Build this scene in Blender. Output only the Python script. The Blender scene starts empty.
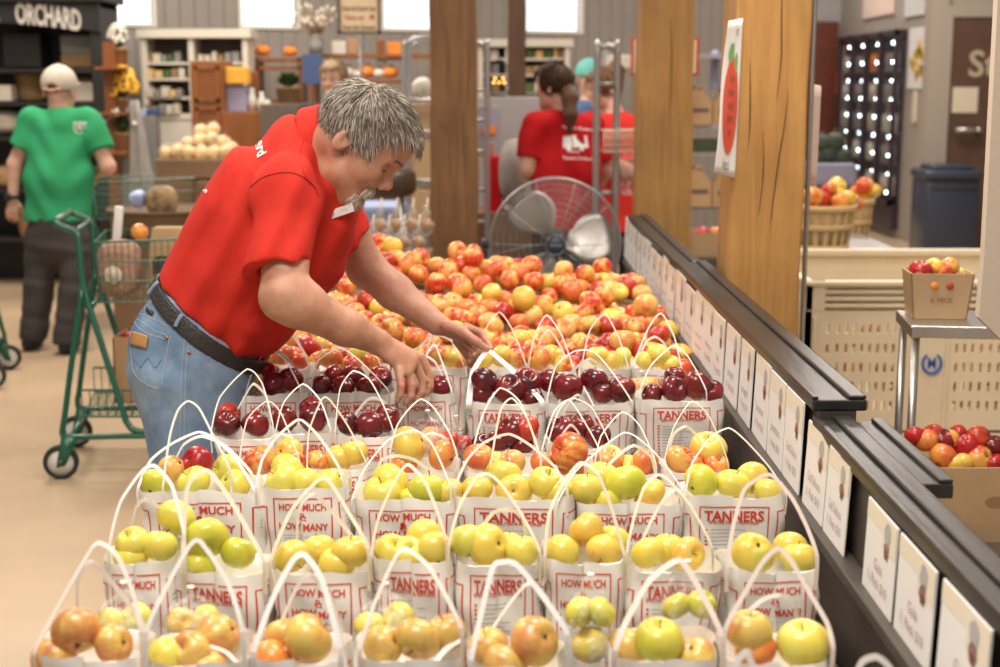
import bpy, bmesh, math, random
import numpy as np
from mathutils import Vector, Matrix, Euler, Quaternion
from mathutils.bvhtree import BVHTree
random.seed(7); NR = np.random.RandomState(5)
PI = math.pi
C = bpy.context.scene.collection
F = 1389.0; CAMH = 1.56; PITCH = math.radians(10.12)
CP, SP = math.cos(PITCH), math.sin(PITCH)
def W(px, py, d):
    """world point seen at image position (px, py) at distance d along the view axis"""
    xc = (px-500)/F*d; yc = -(py-333.5)/F*d
    return Vector((xc, d*CP + yc*SP, CAMH - d*SP + yc*CP))
def WZ(px, py, z):
    q = W(px, py, 1.0); t = (CAMH - z)/(CAMH - q.z)
    return Vector((q.x*t, q.y*t, z))
def WY(px, py, Y):
    q = W(px, py, 1.0); t = Y/q.y; return Vector((q.x*t, Y, CAMH+(q.z-CAMH)*t))
# ---------------------------------------------------------------- materials
M = {}
def new_mat(name):
    m = bpy.data.materials.new(name); m.use_nodes = True; M[name] = m
    nt = m.node_tree; b = nt.nodes['Principled BSDF']
    return m, nt, b
def mat(name, col, rough=.6, metal=0., var=.0, scale=8., bump=0., bscale=60., stretch=(1,1,1), col2=None, trans=0., emit=None, es=1., coat=0., spec=.5, sheen=0., alpha=1., sss=0.):
    m, nt, b = new_mat(name); N = nt.nodes.new; L = nt.links.new
    b.inputs['Base Color'].default_value = (*col, 1); b.inputs['Roughness'].default_value = rough
    b.inputs['Metallic'].default_value = metal; b.inputs['Specular IOR Level'].default_value = spec
    if coat: b.inputs['Coat Weight'].default_value = coat; b.inputs['Coat Roughness'].default_value = .15
    if trans: b.inputs['Transmission Weight'].default_value = trans
    if sheen: b.inputs['Sheen Weight'].default_value = sheen
    if sss:
        b.inputs['Subsurface Weight'].default_value = sss; b.inputs['Subsurface Scale'].default_value = .01
    if alpha < 1: b.inputs['Alpha'].default_value = alpha
    if emit: b.inputs['Emission Color'].default_value = (*emit, 1); b.inputs['Emission Strength'].default_value = es
    if var or col2 or bump:
        tc = N('ShaderNodeTexCoord'); mp = N('ShaderNodeMapping'); L(tc.outputs['Object'], mp.inputs[0]); mp.inputs['Scale'].default_value = stretch
    if var or col2:
        n = N('ShaderNodeTexNoise'); n.inputs['Scale'].default_value = scale; n.inputs['Detail'].default_value = 5; L(mp.outputs[0], n.inputs[0])
        r = N('ShaderNodeValToRGB'); L(n.outputs[0], r.inputs[0]); e = r.color_ramp.elements
        c2 = col2 or tuple(max(0, c*(1-var)) for c in col)
        e[0].position = .3; e[0].color = (*c2, 1); e[1].position = .68; e[1].color = (*col, 1)
        L(r.outputs[0], b.inputs['Base Color'])
    if bump:
        n = N('ShaderNodeTexNoise'); n.inputs['Scale'].default_value = bscale; n.inputs['Detail'].default_value = 4; L(mp.outputs[0], n.inputs[0])
        bp = N('ShaderNodeBump'); bp.inputs['Strength'].default_value = bump; bp.inputs['Distance'].default_value = .01
        L(n.outputs[0], bp.inputs['Height']); L(bp.outputs[0], b.inputs['Normal'])
    return m
# ---------------------------------------------------------------- object helpers
def obj(name, me, m=None, parent=None, smooth=True, loc=None):
    if isinstance(me, bmesh.types.BMesh):
        bm = me; me = bpy.data.meshes.new(name); bm.normal_update(); bm.to_mesh(me); bm.free()
        if smooth:
            me.polygons.foreach_set('use_smooth', [True]*len(me.polygons))
    if m is not None and len(me.materials) == 0:
        for q in (m if isinstance(m, (list, tuple)) else [m]): me.materials.append(M[q] if isinstance(q, str) else q)
    o = bpy.data.objects.new(name, me); C.objects.link(o)
    if parent is not None: o.parent = parent
    if loc is not None: o.location = loc
    return o
def tag(o, label, cat, group=None, kind=None):
    if label: o['label'] = label
    if cat: o['category'] = cat
    if group: o['group'] = group
    if kind: o['kind'] = kind
    return o
def thing(name, label, cat, loc=(0,0,0), rz=0., group=None):
    o = bpy.data.objects.new(name, None); C.objects.link(o); o.empty_display_size = .05
    o.location = loc; o.rotation_euler = (0,0,rz)
    return tag(o, label, cat, group)
def struct(name, bm, m, smooth=False):
    o = obj(name, bm, m, None, smooth); o['kind'] = 'structure'; return o
def copy_tree(o, parent=None):
    c = o.copy(); C.objects.link(c)
    if parent is not None: c.parent = parent
    for ch in list(o.children): copy_tree(ch, c)
    return c
def xf(bm, verts, M4):
    bmesh.ops.transform(bm, matrix=M4, verts=verts)
def box(bm, c, s, rot=None, bev=0., mi=0, taper=None):
    n0 = len(bm.faces)
    r = bmesh.ops.create_cube(bm, size=1.0); vs = r['verts']
    for v in vs:
        v.co = Vector((v.co.x*s[0], v.co.y*s[1], v.co.z*s[2]))
        if taper and v.co.z > 0: v.co.x *= taper; v.co.y *= taper
    if bev:
        es = list({e for v in vs for e in v.link_edges})
        rr = bmesh.ops.bevel(bm, geom=es, offset=bev, segments=2, affect='EDGES', profile=.5); 
        vs = list({v for f in rr['faces'] for v in f.verts} | {v for v in vs if v.is_valid})
    Mx = Matrix.Translation(Vector(c))
    if rot is not None: Mx = Mx @ (rot.to_matrix().to_4x4() if not isinstance(rot, Matrix) else rot.to_4x4())
    xf(bm, vs, Mx)
    if mi:
        bm.faces.ensure_lookup_table()
        for f in bm.faces[n0:]: f.material_index = mi
    return vs
def tube(bm, pts, r, n=8, closed=False, cap=True, flat=None, up=None):
    """tube along pts; r number or list; flat=(w,t) makes a ribbon section"""
    pts = [Vector(p) for p in pts]; rings = []; prev = None
    for i, p in enumerate(pts):
        if closed: t = (pts[(i+1) % len(pts)] - pts[i-1])
        else: t = pts[min(i+1, len(pts)-1)] - pts[max(i-1, 0)]
        t = t.normalized() if t.length > 1e-9 else Vector((0,0,1))
        if prev is None:
            a = Vector(up) if up is not None else (Vector((0,0,1)) if abs(t.z) < .9 else Vector((1,0,0)))
        else: a = prev
        a = (a - t*a.dot(t)); a = a.normalized() if a.length > 1e-6 else t.orthogonal().normalized()
        prev = a; b = t.cross(a); rr = r[i] if isinstance(r, (list, tuple, np.ndarray)) else r
        ring = []
        for k in range(n):
            th = 2*PI*(k+.5)/n
            if flat:
                u = flat[0]/2*(1 if math.cos(th) > 0 else -1)*min(1, abs(math.cos(th))*1.6); v = flat[1]/2*(1 if math.sin(th) > 0 else -1)
                ring.append(bm.verts.new(p + b*u + a*v))
            else: ring.append(bm.verts.new(p + (a*math.cos(th) + b*math.sin(th))*rr))
        rings.append(ring)
    m = len(rings)
    for i in range(m if closed else m-1):
        A, B = rings[i], rings[(i+1) % m]
        for k in range(n): bm.faces.new((A[k], A[(k+1) % n], B[(k+1) % n], B[k]))
    if cap and not closed:
        bm.faces.new(rings[0][::-1]); bm.faces.new(rings[-1])
    return bm
def lathe(bm, prof, n=24, c=(0,0,0), axis=None, closed=False):
    """revolve [(r,z)] round z at c"""
    c = Vector(c); rings = []
    Q = Vector((0,0,1)).rotation_difference(Vector(axis).normalized()) if axis is not None else None
    for r, z in prof:
        ring = []
        if r < 1e-6:
            v = Vector((0,0,z)); v = Q @ v if Q else v; ring = [bm.verts.new(c+v)]
        else:
            for k in range(n):
                a = 2*PI*k/n; v = Vector((r*math.cos(a), r*math.sin(a), z)); v = Q @ v if Q else v
                ring.append(bm.verts.new(c+v))
        rings.append(ring)
    pairs = list(zip(rings[:-1], rings[1:])) + ([(rings[-1], rings[0])] if closed else [])
    for A, B in pairs:
        for k in range(n):
            k2 = (k+1) % n
            if len(A) == 1 and len(B) == 1: continue
            if len(A) == 1: bm.faces.new((A[0], B[k2], B[k]))
            elif len(B) == 1: bm.faces.new((A[k], A[k2], B[0]))
            else: bm.faces.new((A[k], A[k2], B[k2], B[k]))
    return bm
def quad(bm, a, b, c, d, mi=0):
    f = bm.faces.new([bm.verts.new(Vector(p)) for p in (a,b,c,d)]); f.material_index = mi; return f
def prism(bm, pts, vec, mi=0):
    """extrude a polygon (3-D points) by vec"""
    A = [bm.verts.new(Vector(p)) for p in pts]; B = [bm.verts.new(Vector(p)+Vector(vec)) for p in pts]
    n = len(pts); fs = [bm.faces.new(A[::-1]), bm.faces.new(B)]
    for i in range(n): fs.append(bm.faces.new((A[i], A[(i+1) % n], B[(i+1) % n], B[i])))
    for f in fs: f.material_index = mi
def fin(bm):
    bmesh.ops.recalc_face_normals(bm, faces=bm.faces[:]); return bm
B_ = bmesh.new
def catmull(P, n=6, closed=False):
    P = [Vector(p) for p in P]; out = []; m = len(P)
    for i in range(m if closed else m-1):
        p0 = P[(i-1) % m] if closed or i > 0 else P[0]*2-P[1]; p1 = P[i]; p2 = P[(i+1) % m]
        p3 = P[(i+2) % m] if closed or i+2 < m else P[-1]*2-P[-2]
        for k in range(n):
            t = k/n; out.append(.5*((2*p1)+(p2-p0)*t+(2*p0-5*p1+4*p2-p3)*t*t+(3*p1-3*p2+p3-p0)*t**3))
    if not closed: out.append(P[-1])
    return out
# ---------------------------------------------------------------- lettering
_txt = {}
def text2d(s, bold=.0, spacing=1.0):
    """(verts Nx2, faces) of lettering, height about 0.7 per unit size, centred in x"""
    key = (s, bold, spacing)
    if key in _txt: return _txt[key]
    cu = bpy.data.curves.new('t', 'FONT'); cu.body = s; cu.align_x = 'CENTER'; cu.fill_mode = 'FRONT'; cu.resolution_u = 3
    cu.offset = bold; cu.space_character = spacing
    o = bpy.data.objects.new('t', cu); C.objects.link(o); bpy.context.view_layer.update()
    dg = bpy.context.evaluated_depsgraph_get(); me = bpy.data.meshes.new_from_object(o.evaluated_get(dg))
    V = [(v.co.x, v.co.y) for v in me.vertices]; Fc = [tuple(p.vertices) for p in me.polygons]
    bpy.data.objects.remove(o); bpy.data.meshes.remove(me); bpy.data.curves.remove(cu)
    _txt[key] = (V, Fc); return V, Fc
def put2d(bm, V, Fc, fn, mi=0):
    vs = [bm.verts.new(fn(x, y)) for x, y in V]
    for f in Fc:
        try: q = bm.faces.new([vs[i] for i in f]); q.material_index = mi
        except ValueError: pass
def text_on(bm, s, size, fn, x0=0, y0=0, bold=0., sx=1., mi=0, spacing=1., maxw=None):
    V, Fc = text2d(s, bold, spacing)
    if not V: return
    if maxw:
        w = (max(v[0] for v in V) - min(v[0] for v in V))*size*sx
        if w > maxw: sx *= maxw/w
    put2d(bm, [(x0+x*size*sx, y0+y*size) for x, y in V], Fc, fn, mi)
def bar2d(bm, x0, y0, x1, y1, fn, mi=0, seg=.012):
    nx = max(1, int(abs(x1-x0)/seg)); ny = max(1, int(abs(y1-y0)/seg)); V = []; Fc = []
    for j in range(ny+1):
        for i in range(nx+1): V.append((x0+(x1-x0)*i/nx, y0+(y1-y0)*j/ny))
    for j in range(ny):
        for i in range(nx): a = j*(nx+1)+i; Fc.append((a, a+1, a+nx+2, a+nx+1))
    put2d(bm, V, Fc, fn, mi)
def frame2d(bm, x0, y0, x1, y1, t, fn, mi=0):
    bar2d(bm, x0, y0, x1, y0+t, fn, mi); bar2d(bm, x0, y1-t, x1, y1, fn, mi)
    bar2d(bm, x0, y0+t, x0+t, y1-t, fn, mi); bar2d(bm, x1-t, y0+t, x1, y1-t, fn, mi)
def disc2d(bm, cx, cy, r, fn, mi=0, n=14, sy=1., wob=0.):
    V = [(cx, cy)] + [(cx+r*(1+wob*random.uniform(-1,1))*math.cos(2*PI*k/n), cy+r*sy*(1+wob*random.uniform(-1,1))*math.sin(2*PI*k/n)) for k in range(n)]
    put2d(bm, V, [(0, 1+k, 1+(k+1) % n) for k in range(n)], fn, mi)
# ---------------------------------------------------------------- implicit bodies
def V3(p): return np.array(tuple(p), dtype=float)
def rc(a, b, ra, rb):
    a = V3(a); b = V3(b); ba = b-a; L2 = ba.dot(ba)+1e-12
    def f(p):
        t = np.clip((p-a)@ba/L2, 0, 1); return np.linalg.norm(p-a-t[:,None]*ba, axis=1)-(ra+(rb-ra)*t)
    return f
def ell(c, r, ax=None):
    c = V3(c); r = V3(r); R = np.array([V3(x) for x in ax]) if ax is not None else np.eye(3)
    def f(p):
        q = (p-c)@R.T; k0 = np.linalg.norm(q/r, axis=1); k1 = np.linalg.norm(q/(r*r), axis=1)+1e-9; return k0*(k0-1)/k1
    return f
def ec(a, b, Wd, wa, da, wb, db):
    """cone with an elliptic section: half-width w along Wd, half-depth d across"""
    a = V3(a); b = V3(b); ba = b-a; L = np.linalg.norm(ba); t3 = ba/L; Wd = V3(Wd); Wd = Wd-t3*Wd.dot(t3); Wd /= np.linalg.norm(Wd); D = np.cross(t3, Wd)
    def f(p):
        q = p-a; h = q@t3; t = np.clip(h/L, 0, 1); e = h-t*L; w = wa+(wb-wa)*t; d = da+(db-da)*t; m = np.minimum(w, d)
        x = q@Wd/w; y = q@D/d; k = np.sqrt(x*x+y*y+(e/m)**2)
        g = np.sqrt((x/w)**2+(y/d)**2+(e/m/m)**2)+1e-9
        return k*(k-1)/g
    return f
def plane(c, n):
    c = V3(c); n = V3(n); n = n/np.linalg.norm(n)
    return lambda p: (p-c)@n
def inter(*fs): return lambda p: np.max([f(p) for f in fs], axis=0)
def sub_(f, g): return lambda p: np.maximum(f(p), -g(p))
def infl(f, r): return lambda p: f(p)-r
def uni(fs, k):
    def f(p):
        d = fs[0](p)
        for g in fs[1:]: d = smin(d, g(p), k)
        return d
    return f
def smin(a, b, k):
    h = np.maximum(k-np.abs(a-b), 0)/k; return np.minimum(a, b)-h*h*k*.25
def smax(a, b, k):
    h = np.maximum(k-np.abs(a-b), 0)/k; return np.maximum(a, b)+h*h*k*.25
def sdf_mesh(name, prims, res, lo, hi, post=None, smooth=1):
    """surface nets over sparse blocks; prims = [(f, k, op)] op '+' or '-'"""
    lo = V3(lo); hi = V3(hi); Bn = 12; bs = Bn*res
    nb = np.ceil((hi-lo)/bs).astype(int); diag = bs*math.sqrt(3)/2
    G = np.stack(np.meshgrid(*[np.arange(n) for n in nb], indexing='ij'), -1).reshape(-1, 3)
    cen = lo+(G+.5)*bs
    D = np.stack([f(cen) for f, k, op in prims], 0)
    tot = None
    for i, (f, k, op) in enumerate(prims):
        tot = D[i] if tot is None else (smin(tot, D[i], k) if op == '+' else smax(tot, -D[i], k))
    act = np.where(np.abs(tot) < diag*1.25+.012)[0]
    g = np.arange(Bn+1); off = np.stack(np.meshgrid(g, g, g, indexing='ij'), -1).reshape(-1, 3)
    corners = np.stack(np.meshgrid([0,1],[0,1],[0,1], indexing='ij'), -1).reshape(-1, 3)
    keysL, vertL, edges = [], [], []
    NX = nb*Bn+4
    def key(c): return ((c[...,0]+1)*NX[1]+(c[...,1]+1))*NX[2]+(c[...,2]+1)
    for bi in act:
        org = G[bi]*Bn; P = lo+(org+off)*res; d = None
        for i, (f, k, op) in enumerate(prims):
            if abs(D[i, bi]) > diag*2.3+k+.02 and D[i, bi] > 0 and not (op == '+' and d is None and D[i, bi] <= tot[bi]+diag):
                continue
            v = f(P); 
            if d is None:
                if op == '-': continue
                d = v
            else: d = smin(d, v, k) if op == '+' else smax(d, -v, k)
        if d is None: continue
        if post is not None: d = post(P, d)
        d = np.where(np.abs(d) < 1e-9, 1e-9, d)
        A = d.reshape(Bn+1, Bn+1, Bn+1); S = A < 0
        if S.all() or not S.any(): continue
        acc = np.zeros((Bn, Bn, Bn, 3)); cnt = np.zeros((Bn, Bn, Bn))
        for ax in range(3):
            sl0 = [slice(None)]*3; sl1 = [slice(None)]*3; sl0[ax] = slice(0, Bn); sl1[ax] = slice(1, Bn+1)
            a0 = A[tuple(sl0)]; a1 = A[tuple(sl1)]; cr = (a0 < 0) != (a1 < 0); t = np.where(cr, a0/(a0-a1+1e-20), 0)
            o1, o2 = [x for x in range(3) if x != ax]
            for u in (0, 1):
                for w in (0, 1):
                    s = [slice(0, Bn)]*3; s[o1] = slice(u, Bn+u); s[o2] = slice(w, Bn+w); s[ax] = slice(0, Bn)
                    c = cr[tuple(s)]; tt = t[tuple(s)]
                    acc[..., ax] += np.where(c, tt, 0); acc[..., o1] += np.where(c, u, 0); acc[..., o2] += np.where(c, w, 0); cnt += c
            s = [slice(0, Bn)]*3; c = cr[tuple(s)]; ii = np.argwhere(c)
            if len(ii): edges.append((ax, ii+org, a0[tuple(s)][c] < 0))
        ii = np.argwhere(cnt > 0)
        if len(ii):
            p = acc[ii[:,0], ii[:,1], ii[:,2]]/cnt[ii[:,0], ii[:,1], ii[:,2]][:,None]
            keysL.append(key(ii+org)); vertL.append(lo+(ii+org+p)*res)
    K = np.concatenate(keysL); Vt = np.concatenate(vertL); o = np.argsort(K); K = K[o]; Vt = Vt[o]
    Q = []
    for ax, ii, neg in edges:
        o1, o2 = [(1,2),(2,0),(0,1)][ax]; e1 = np.zeros(3, int); e2 = np.zeros(3, int); e1[o1] = 1; e2[o2] = 1
        cs = [ii, ii-e1, ii-e1-e2, ii-e2]; idx = []; ok = np.ones(len(ii), bool)
        for c in cs:
            kk = key(c); j = np.clip(np.searchsorted(K, kk), 0, len(K)-1); ok &= (K[j] == kk); idx.append(j)
        q = np.stack(idx, 1); q = np.where(neg[:,None], q, q[:, ::-1])[ok]; Q.append(q)
    Q = np.concatenate(Q)
    me = bpy.data.meshes.new(name); me.vertices.add(len(Vt)); me.vertices.foreach_set('co', Vt.astype(np.float32).ravel())
    me.loops.add(len(Q)*4); me.loops.foreach_set('vertex_index', Q.astype(np.int32).ravel())
    me.polygons.add(len(Q)); me.polygons.foreach_set('loop_start', np.arange(0, len(Q)*4, 4, dtype=np.int32))
    me.update(calc_edges=True); me.validate()
    me.polygons.foreach_set('use_smooth', np.ones(len(me.polygons), bool))
    if smooth:
        n = len(me.vertices); co = np.empty(n*3, np.float32); me.vertices.foreach_get('co', co); co = co.reshape(-1, 3)
        ed = np.empty(len(me.edges)*2, np.int32); me.edges.foreach_get('vertices', ed); ed = ed.reshape(-1, 2)
        deg = np.bincount(ed.ravel(), minlength=n)[:,None]
        for _ in range(smooth):
            sm = np.zeros_like(co); np.add.at(sm, ed[:,0], co[ed[:,1]]); np.add.at(sm, ed[:,1], co[ed[:,0]])
            co = co*.5+sm/np.maximum(deg, 1)*.5
        me.vertices.foreach_set('co', co.ravel())
    me.update(); return me
def bvh_of(o):
    me = o.data; return BVHTree.FromPolygons([v.co.copy() for v in me.vertices], [tuple(p.vertices) for p in me.polygons])
CAM = Vector((0, 0, CAMH))
def hit(px, py, bvh, off=.002, back=Vector((0,0,0))):
    d = (W(px, py, 1.0)-CAM).normalized(); r = bvh.ray_cast(CAM+back, d)
    if r[0] is None: return None
    n = r[1] if r[1].dot(d) < 0 else -r[1]
    return r[0]+n*off
def sq_box(bm, lo, hi, bev=0., mi=0):
    lo = Vector(lo); hi = Vector(hi); return box(bm, (lo+hi)/2, hi-lo, None, bev, mi)
ORD = ['first','second','third','fourth','fifth','sixth','seventh','eighth','ninth','tenth','eleventh','twelfth']
# ---------------------------------------------------------------- the setting
mat('floor_mat', (.60,.44,.29), .32, var=.18, scale=1.6, bump=.03, bscale=30)
def siding_mat(name, c1, c2, per=.1, axis='X', rough=.7):
    m, nt, b = new_mat(name); N = nt.nodes.new; L = nt.links.new
    tc = N('ShaderNodeTexCoord'); sp = N('ShaderNodeSeparateXYZ'); L(tc.outputs['Object'], sp.inputs[0])
    md = N('ShaderNodeMath'); md.operation = 'MULTIPLY'; md.inputs[1].default_value = 1/per; L(sp.outputs[axis], md.inputs[0])
    fr = N('ShaderNodeMath'); fr.operation = 'FRACT'; L(md.outputs[0], fr.inputs[0])
    r = N('ShaderNodeValToRGB'); e = r.color_ramp.elements; e[0].position = .0; e[0].color = (0,0,0,1); e[1].position = .12; e[1].color = (1,1,1,1)
    L(fr.outputs[0], r.inputs[0])
    n = N('ShaderNodeTexNoise'); n.inputs['Scale'].default_value = 2.5; L(tc.outputs['Object'], n.inputs[0])
    mx = N('ShaderNodeMixRGB'); mx.inputs[1].default_value = (*c1,1); mx.inputs[2].default_value = (*c2,1); L(n.outputs[0], mx.inputs[0])
    L(mx.outputs[0], b.inputs['Base Color']); bp = N('ShaderNodeBump'); bp.inputs['Distance'].default_value = .02; bp.inputs['Strength'].default_value = .9
    L(r.outputs[0], bp.inputs['Height']); L(bp.outputs[0], b.inputs['Normal']); b.inputs['Roughness'].default_value = rough
siding_mat('siding', (.34,.30,.265), (.28,.25,.22), .13)
siding_mat('siding_y', (.42,.37,.32), (.36,.32,.28), .085, 'Y')
siding_mat('corrugated', (.42,.41,.40), (.33,.32,.31), .05)
mat('trim_white', (.80,.75,.66), .5, var=.06); mat('beige_trim', (.42,.36,.30), .6)
mat('window_light', (.9,.95,1), .5, emit=(.86,.94,1.0), es=1.25)
mat('black_metal', (.02,.02,.022), .45); mat('brown_door', (.13,.07,.045), .45, var=.2); mat('red_door', (.16,.035,.015), .4, var=.25, scale=3)
bm = B_(); sq_box(bm, (-9,-3,-.1), (9,19,0)); struct('floor', bm, 'floor_mat')
# the back wall runs slightly obliquely
A0 = Vector((-4.6,11.7,0)); A1 = Vector((2.6,14.89,0)); wd = (A1-A0).normalized(); wn = Vector((wd.y,-wd.x,0)); wl = (A1-A0).length
ang = math.atan2(wd.y, wd.x)
def on_back(px, py):
    q = W(px, py, 1.0)-CAM; t = (A0-CAM).dot(wn)/q.dot(wn); p = CAM+q*t; return (p-A0).dot(wd), p.z
wins = []
for a, b, yb in ((112,153,25),(242,297,30),(384,440,33),(525,580,37)):
    u0, _ = on_back(a, yb); u1, _ = on_back(b, yb); wins.append((u0, u1))
zb, zt = 2.09, 3.1
bm = B_(); us = [0]
cur = -1.0
def wallbox(u0, u1, z0, z1): sq_box(bm, (u0, 0, z0), (u1, .16, z1))
wallbox(-1.0, wl, 0, zb); wallbox(-1.0, wl, zt, 4.2)
for u0, u1 in wins: wallbox(cur, u0, zb, zt); cur = u1
wallbox(cur, wl, zb, zt)
w = struct('wall_back', bm, 'siding'); w.location = A0; w.rotation_euler = (0,0,ang)
for i, (u0, u1) in enumerate(wins):
    bm = B_(); sq_box(bm, (u0,.09,zb), (u1,.10,zt)); 
    p = obj('window_%d' % (i+1), bm, 'window_light', None, False); p['kind'] = 'structure'; p.location = A0; p.rotation_euler = (0,0,ang)
    bm = B_(); t = .03
    for lo, hi in (((u0-t,-.02,zb-t),(u1+t,.09,zb)), ((u0-t,-.02,zb),(u0,.09,zt)), ((u1,-.02,zb),(u1+t,.09,zt)), ((u0-t,-.02,zt),(u1+t,.09,zt+t))): sq_box(bm, lo, hi)
    obj('window_frame', bm, 'trim_white', p, False)
# side wall with the cooler, then the wall with the brown door
XS = 4.12
bm = B_(); sq_box(bm, (XS, 13.5, 0), (XS+.15, 17.2, 4.2)); struct('wall_right', bm, 'siding_y')
yd = 13.6
bm = B_(); sq_box(bm, (XS+.1, yd-.12, 0), (9, yd, 4.2)); struct('wall_front_right', bm, 'beige_trim')
bm = B_(); sq_box(bm, (XS-.05, yd-.17, 0), (XS+.12, yd+.02, 4.2)); struct('trim_1', bm, 'beige_trim')
bm = B_(); sq_box(bm, (2.45, 14.95, 0), (2.6, 17.2, 4.2)); struct('wall_return', bm, 'siding_y')
bm = B_(); sq_box(bm, (2.5, 17.2, 0), (5, 17.35, 4.2)); struct('wall_far_right', bm, 'corrugated')
bm = B_(); sq_box(bm, (3.55, 17.12, 0), (4.08, 17.2, 2.32)); struct('door_1', bm, 'red_door')
bm = B_(); sq_box(bm, (-9.1,-3,0), (-9,19,4.2)); struct('wall_left', bm, 'siding_y')
bm = B_(); sq_box(bm, (9,-3,0), (9.1,13.5,4.2)); struct('wall_right_front', bm, 'siding_y')
bm = B_(); xa = WY(949,90,yd-.17).x; zt_ = WY(950,17,yd-.17).z
sq_box(bm, (xa, yd-.17, 0), (xa+1.0, yd-.1, zt_)); d2 = struct('door_2', bm, 'brown_door')
bm = B_()
for lo, hi in (((xa-.1,yd-.19,0),(xa,yd-.1,zt_+.1)), ((xa+1.0,yd-.19,0),(xa+1.1,yd-.1,zt_+.1)), ((xa,yd-.19,zt_),(xa+1.0,yd-.1,zt_+.1))): sq_box(bm, lo, hi)
obj('door_frame', bm, 'beige_trim', d2, False)
mat('steel', (.55,.54,.52), .28, metal=.9, var=.15, scale=20); mat('paper_cream', (.74,.66,.50), .7); mat('letter_cream', (.5,.42,.30), .6)
h = WY(965,130,yd-.22); bm = B_(); tube(bm, [h+Vector((-.1,-.03,0)), h+Vector((.14,-.03,0))], .028, 10); tube(bm, [h+Vector((.12,.03,0)), h+Vector((.12,-.06,0))], .03, 10)
obj('door_handle', fin(bm), 'steel', d2)
q = WY(965,100,yd-.18); bm = B_(); sq_box(bm, (q.x-.12, yd-.185, q.z-.12), (q.x+.12, yd-.172, q.z+.12)); obj('notice', bm, 'paper_cream', d2, False)
q = WY(971,76,yd-.18); bm = B_(); text_on(bm, 'Staff', .34, lambda x, y: Vector((q.x+x, yd-.18, q.z+y)), x0=.26, bold=.02); obj('lettering', bm, 'letter_cream', d2, False)
# ---------------------------------------------------------------- table, partition rail and price cards
mat('rail_black', (.034,.030,.027), .33, spec=.45, col2=(.012,.011,.010), scale=14, stretch=(1,.15,1), bump=.12, bscale=40)
mat('panel_dark', (.075,.062,.052), .5, var=.35, scale=10, stretch=(1,.2,1), bump=.06)
mat('table_wood', (.10,.075,.055), .6, var=.3, scale=6)
TZ = .60
t = thing('display_table', 'long dark wooden display table carrying the bagged apples beside the black rail', 'table', (0,4,0))
bm = B_(); sq_box(bm, (-.66,-2.7,TZ-.05), (.57,2.9,TZ), .005); obj('table_top', bm, 'table_wood', t, False)
for x in (-.6,.5):
    for y in (-2.6, 0, 2.8): bm = B_(); sq_box(bm, (x-.04,y-.04,0), (x+.04,y+.04,TZ-.05)); obj('leg', bm, 'table_wood', t, False)
for x in (-.6,.5): bm = B_(); sq_box(bm, (x-.015,-2.6,TZ-.16), (x+.015,2.8,TZ-.05)); obj('apron', bm, 'table_wood', t, False)
R = thing('partition_rail', 'black painted wooden partition with a flat topped rail, stepping down toward the viewer', 'partition', (.64,3.5,0))
def rel(v, o): return Vector(v)-Vector(o.location)
def rail_sec(y0, y1, zt, xr, dx=0):
    bm = B_(); sq_box(bm, rel((.60+dx,y0,zt-.022),R), rel((xr,y1,zt),R), .004)
    sq_box(bm, rel((xr-.035,y0+.004,zt),R), rel((xr,y1-.004,zt+.008),R), .004)
    sq_box(bm, rel((.60+dx,y0+.003,zt-.001),R), rel((.612+dx,y1-.003,zt+.006),R), .002)
    obj('rail_cap', bm, 'rail_black', R, False)
    bm = B_(); sq_box(bm, rel((.615+dx,y0+.002,0),R), rel((xr-.02,y1-.002,zt-.022),R)); obj('panel', bm, 'panel_dark', R, False)
rail_sec(4.70, 6.50, .962, .69); rail_sec(2.60, 4.72, .966, .705); rail_sec(1.2, 2.60, .930, .672)
bm = B_(); sq_box(bm, rel((.672,2.17,.90),R), rel((.735,2.60,.925),R), .003); sq_box(bm, rel((.712,2.172,.925),R), rel((.735,2.598,.932),R), .003); obj('rail_cap', bm, 'rail_black', R, False)
bm = B_(); sq_box(bm, rel((.575,1.2,.735),R), rel((.614,6.5,.757),R), .003); obj('card_ledge', bm, 'panel_dark', R, False)
bm = B_(); sq_box(bm, rel((.595,1.2,.45),R), rel((.614,6.5,.735),R)); obj('side_board', bm, 'panel_dark', R, False)
# price cards
mat('card_white', (.88,.86,.84), .6); mat('card_cream', (.84,.76,.62), .6); mat('ink_red', (.42,.13,.12), .7); mat('ink_brown', (.36,.17,.13), .7); mat('ink_soft', (.50,.38,.38), .7); mat('ink_grey', (.46,.44,.44), .7); mat('ink_dark', (.12,.10,.09), .7)
spans = [(1.68,1.86),(1.89,2.06),(2.075,2.243),(2.37,2.515),(2.53,2.69),(2.73,2.885),(2.895,3.055),(3.065,3.246),(3.27,3.44),(3.46,3.66),(3.69,3.85),(3.86,4.04),(4.05,4.235),(4.245,4.45),(4.46,4.715),(4.75,4.91),(4.93,5.09)]
d = 5.12
while d < 6.5: spans.append((d, d+.165)); d += .19
words = ['Gala','Gala','Gala','Gold Delicious','Gold Delicious','Gold Delicious','Jonathan','Jonathan','Jonagold','Jonagold','Gala','Honeycrisp','Gala','Gala','Fuji','Fuji','Gala']
def d2y(d, z): return (d-(CAMH-z)*SP)/CP
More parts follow.
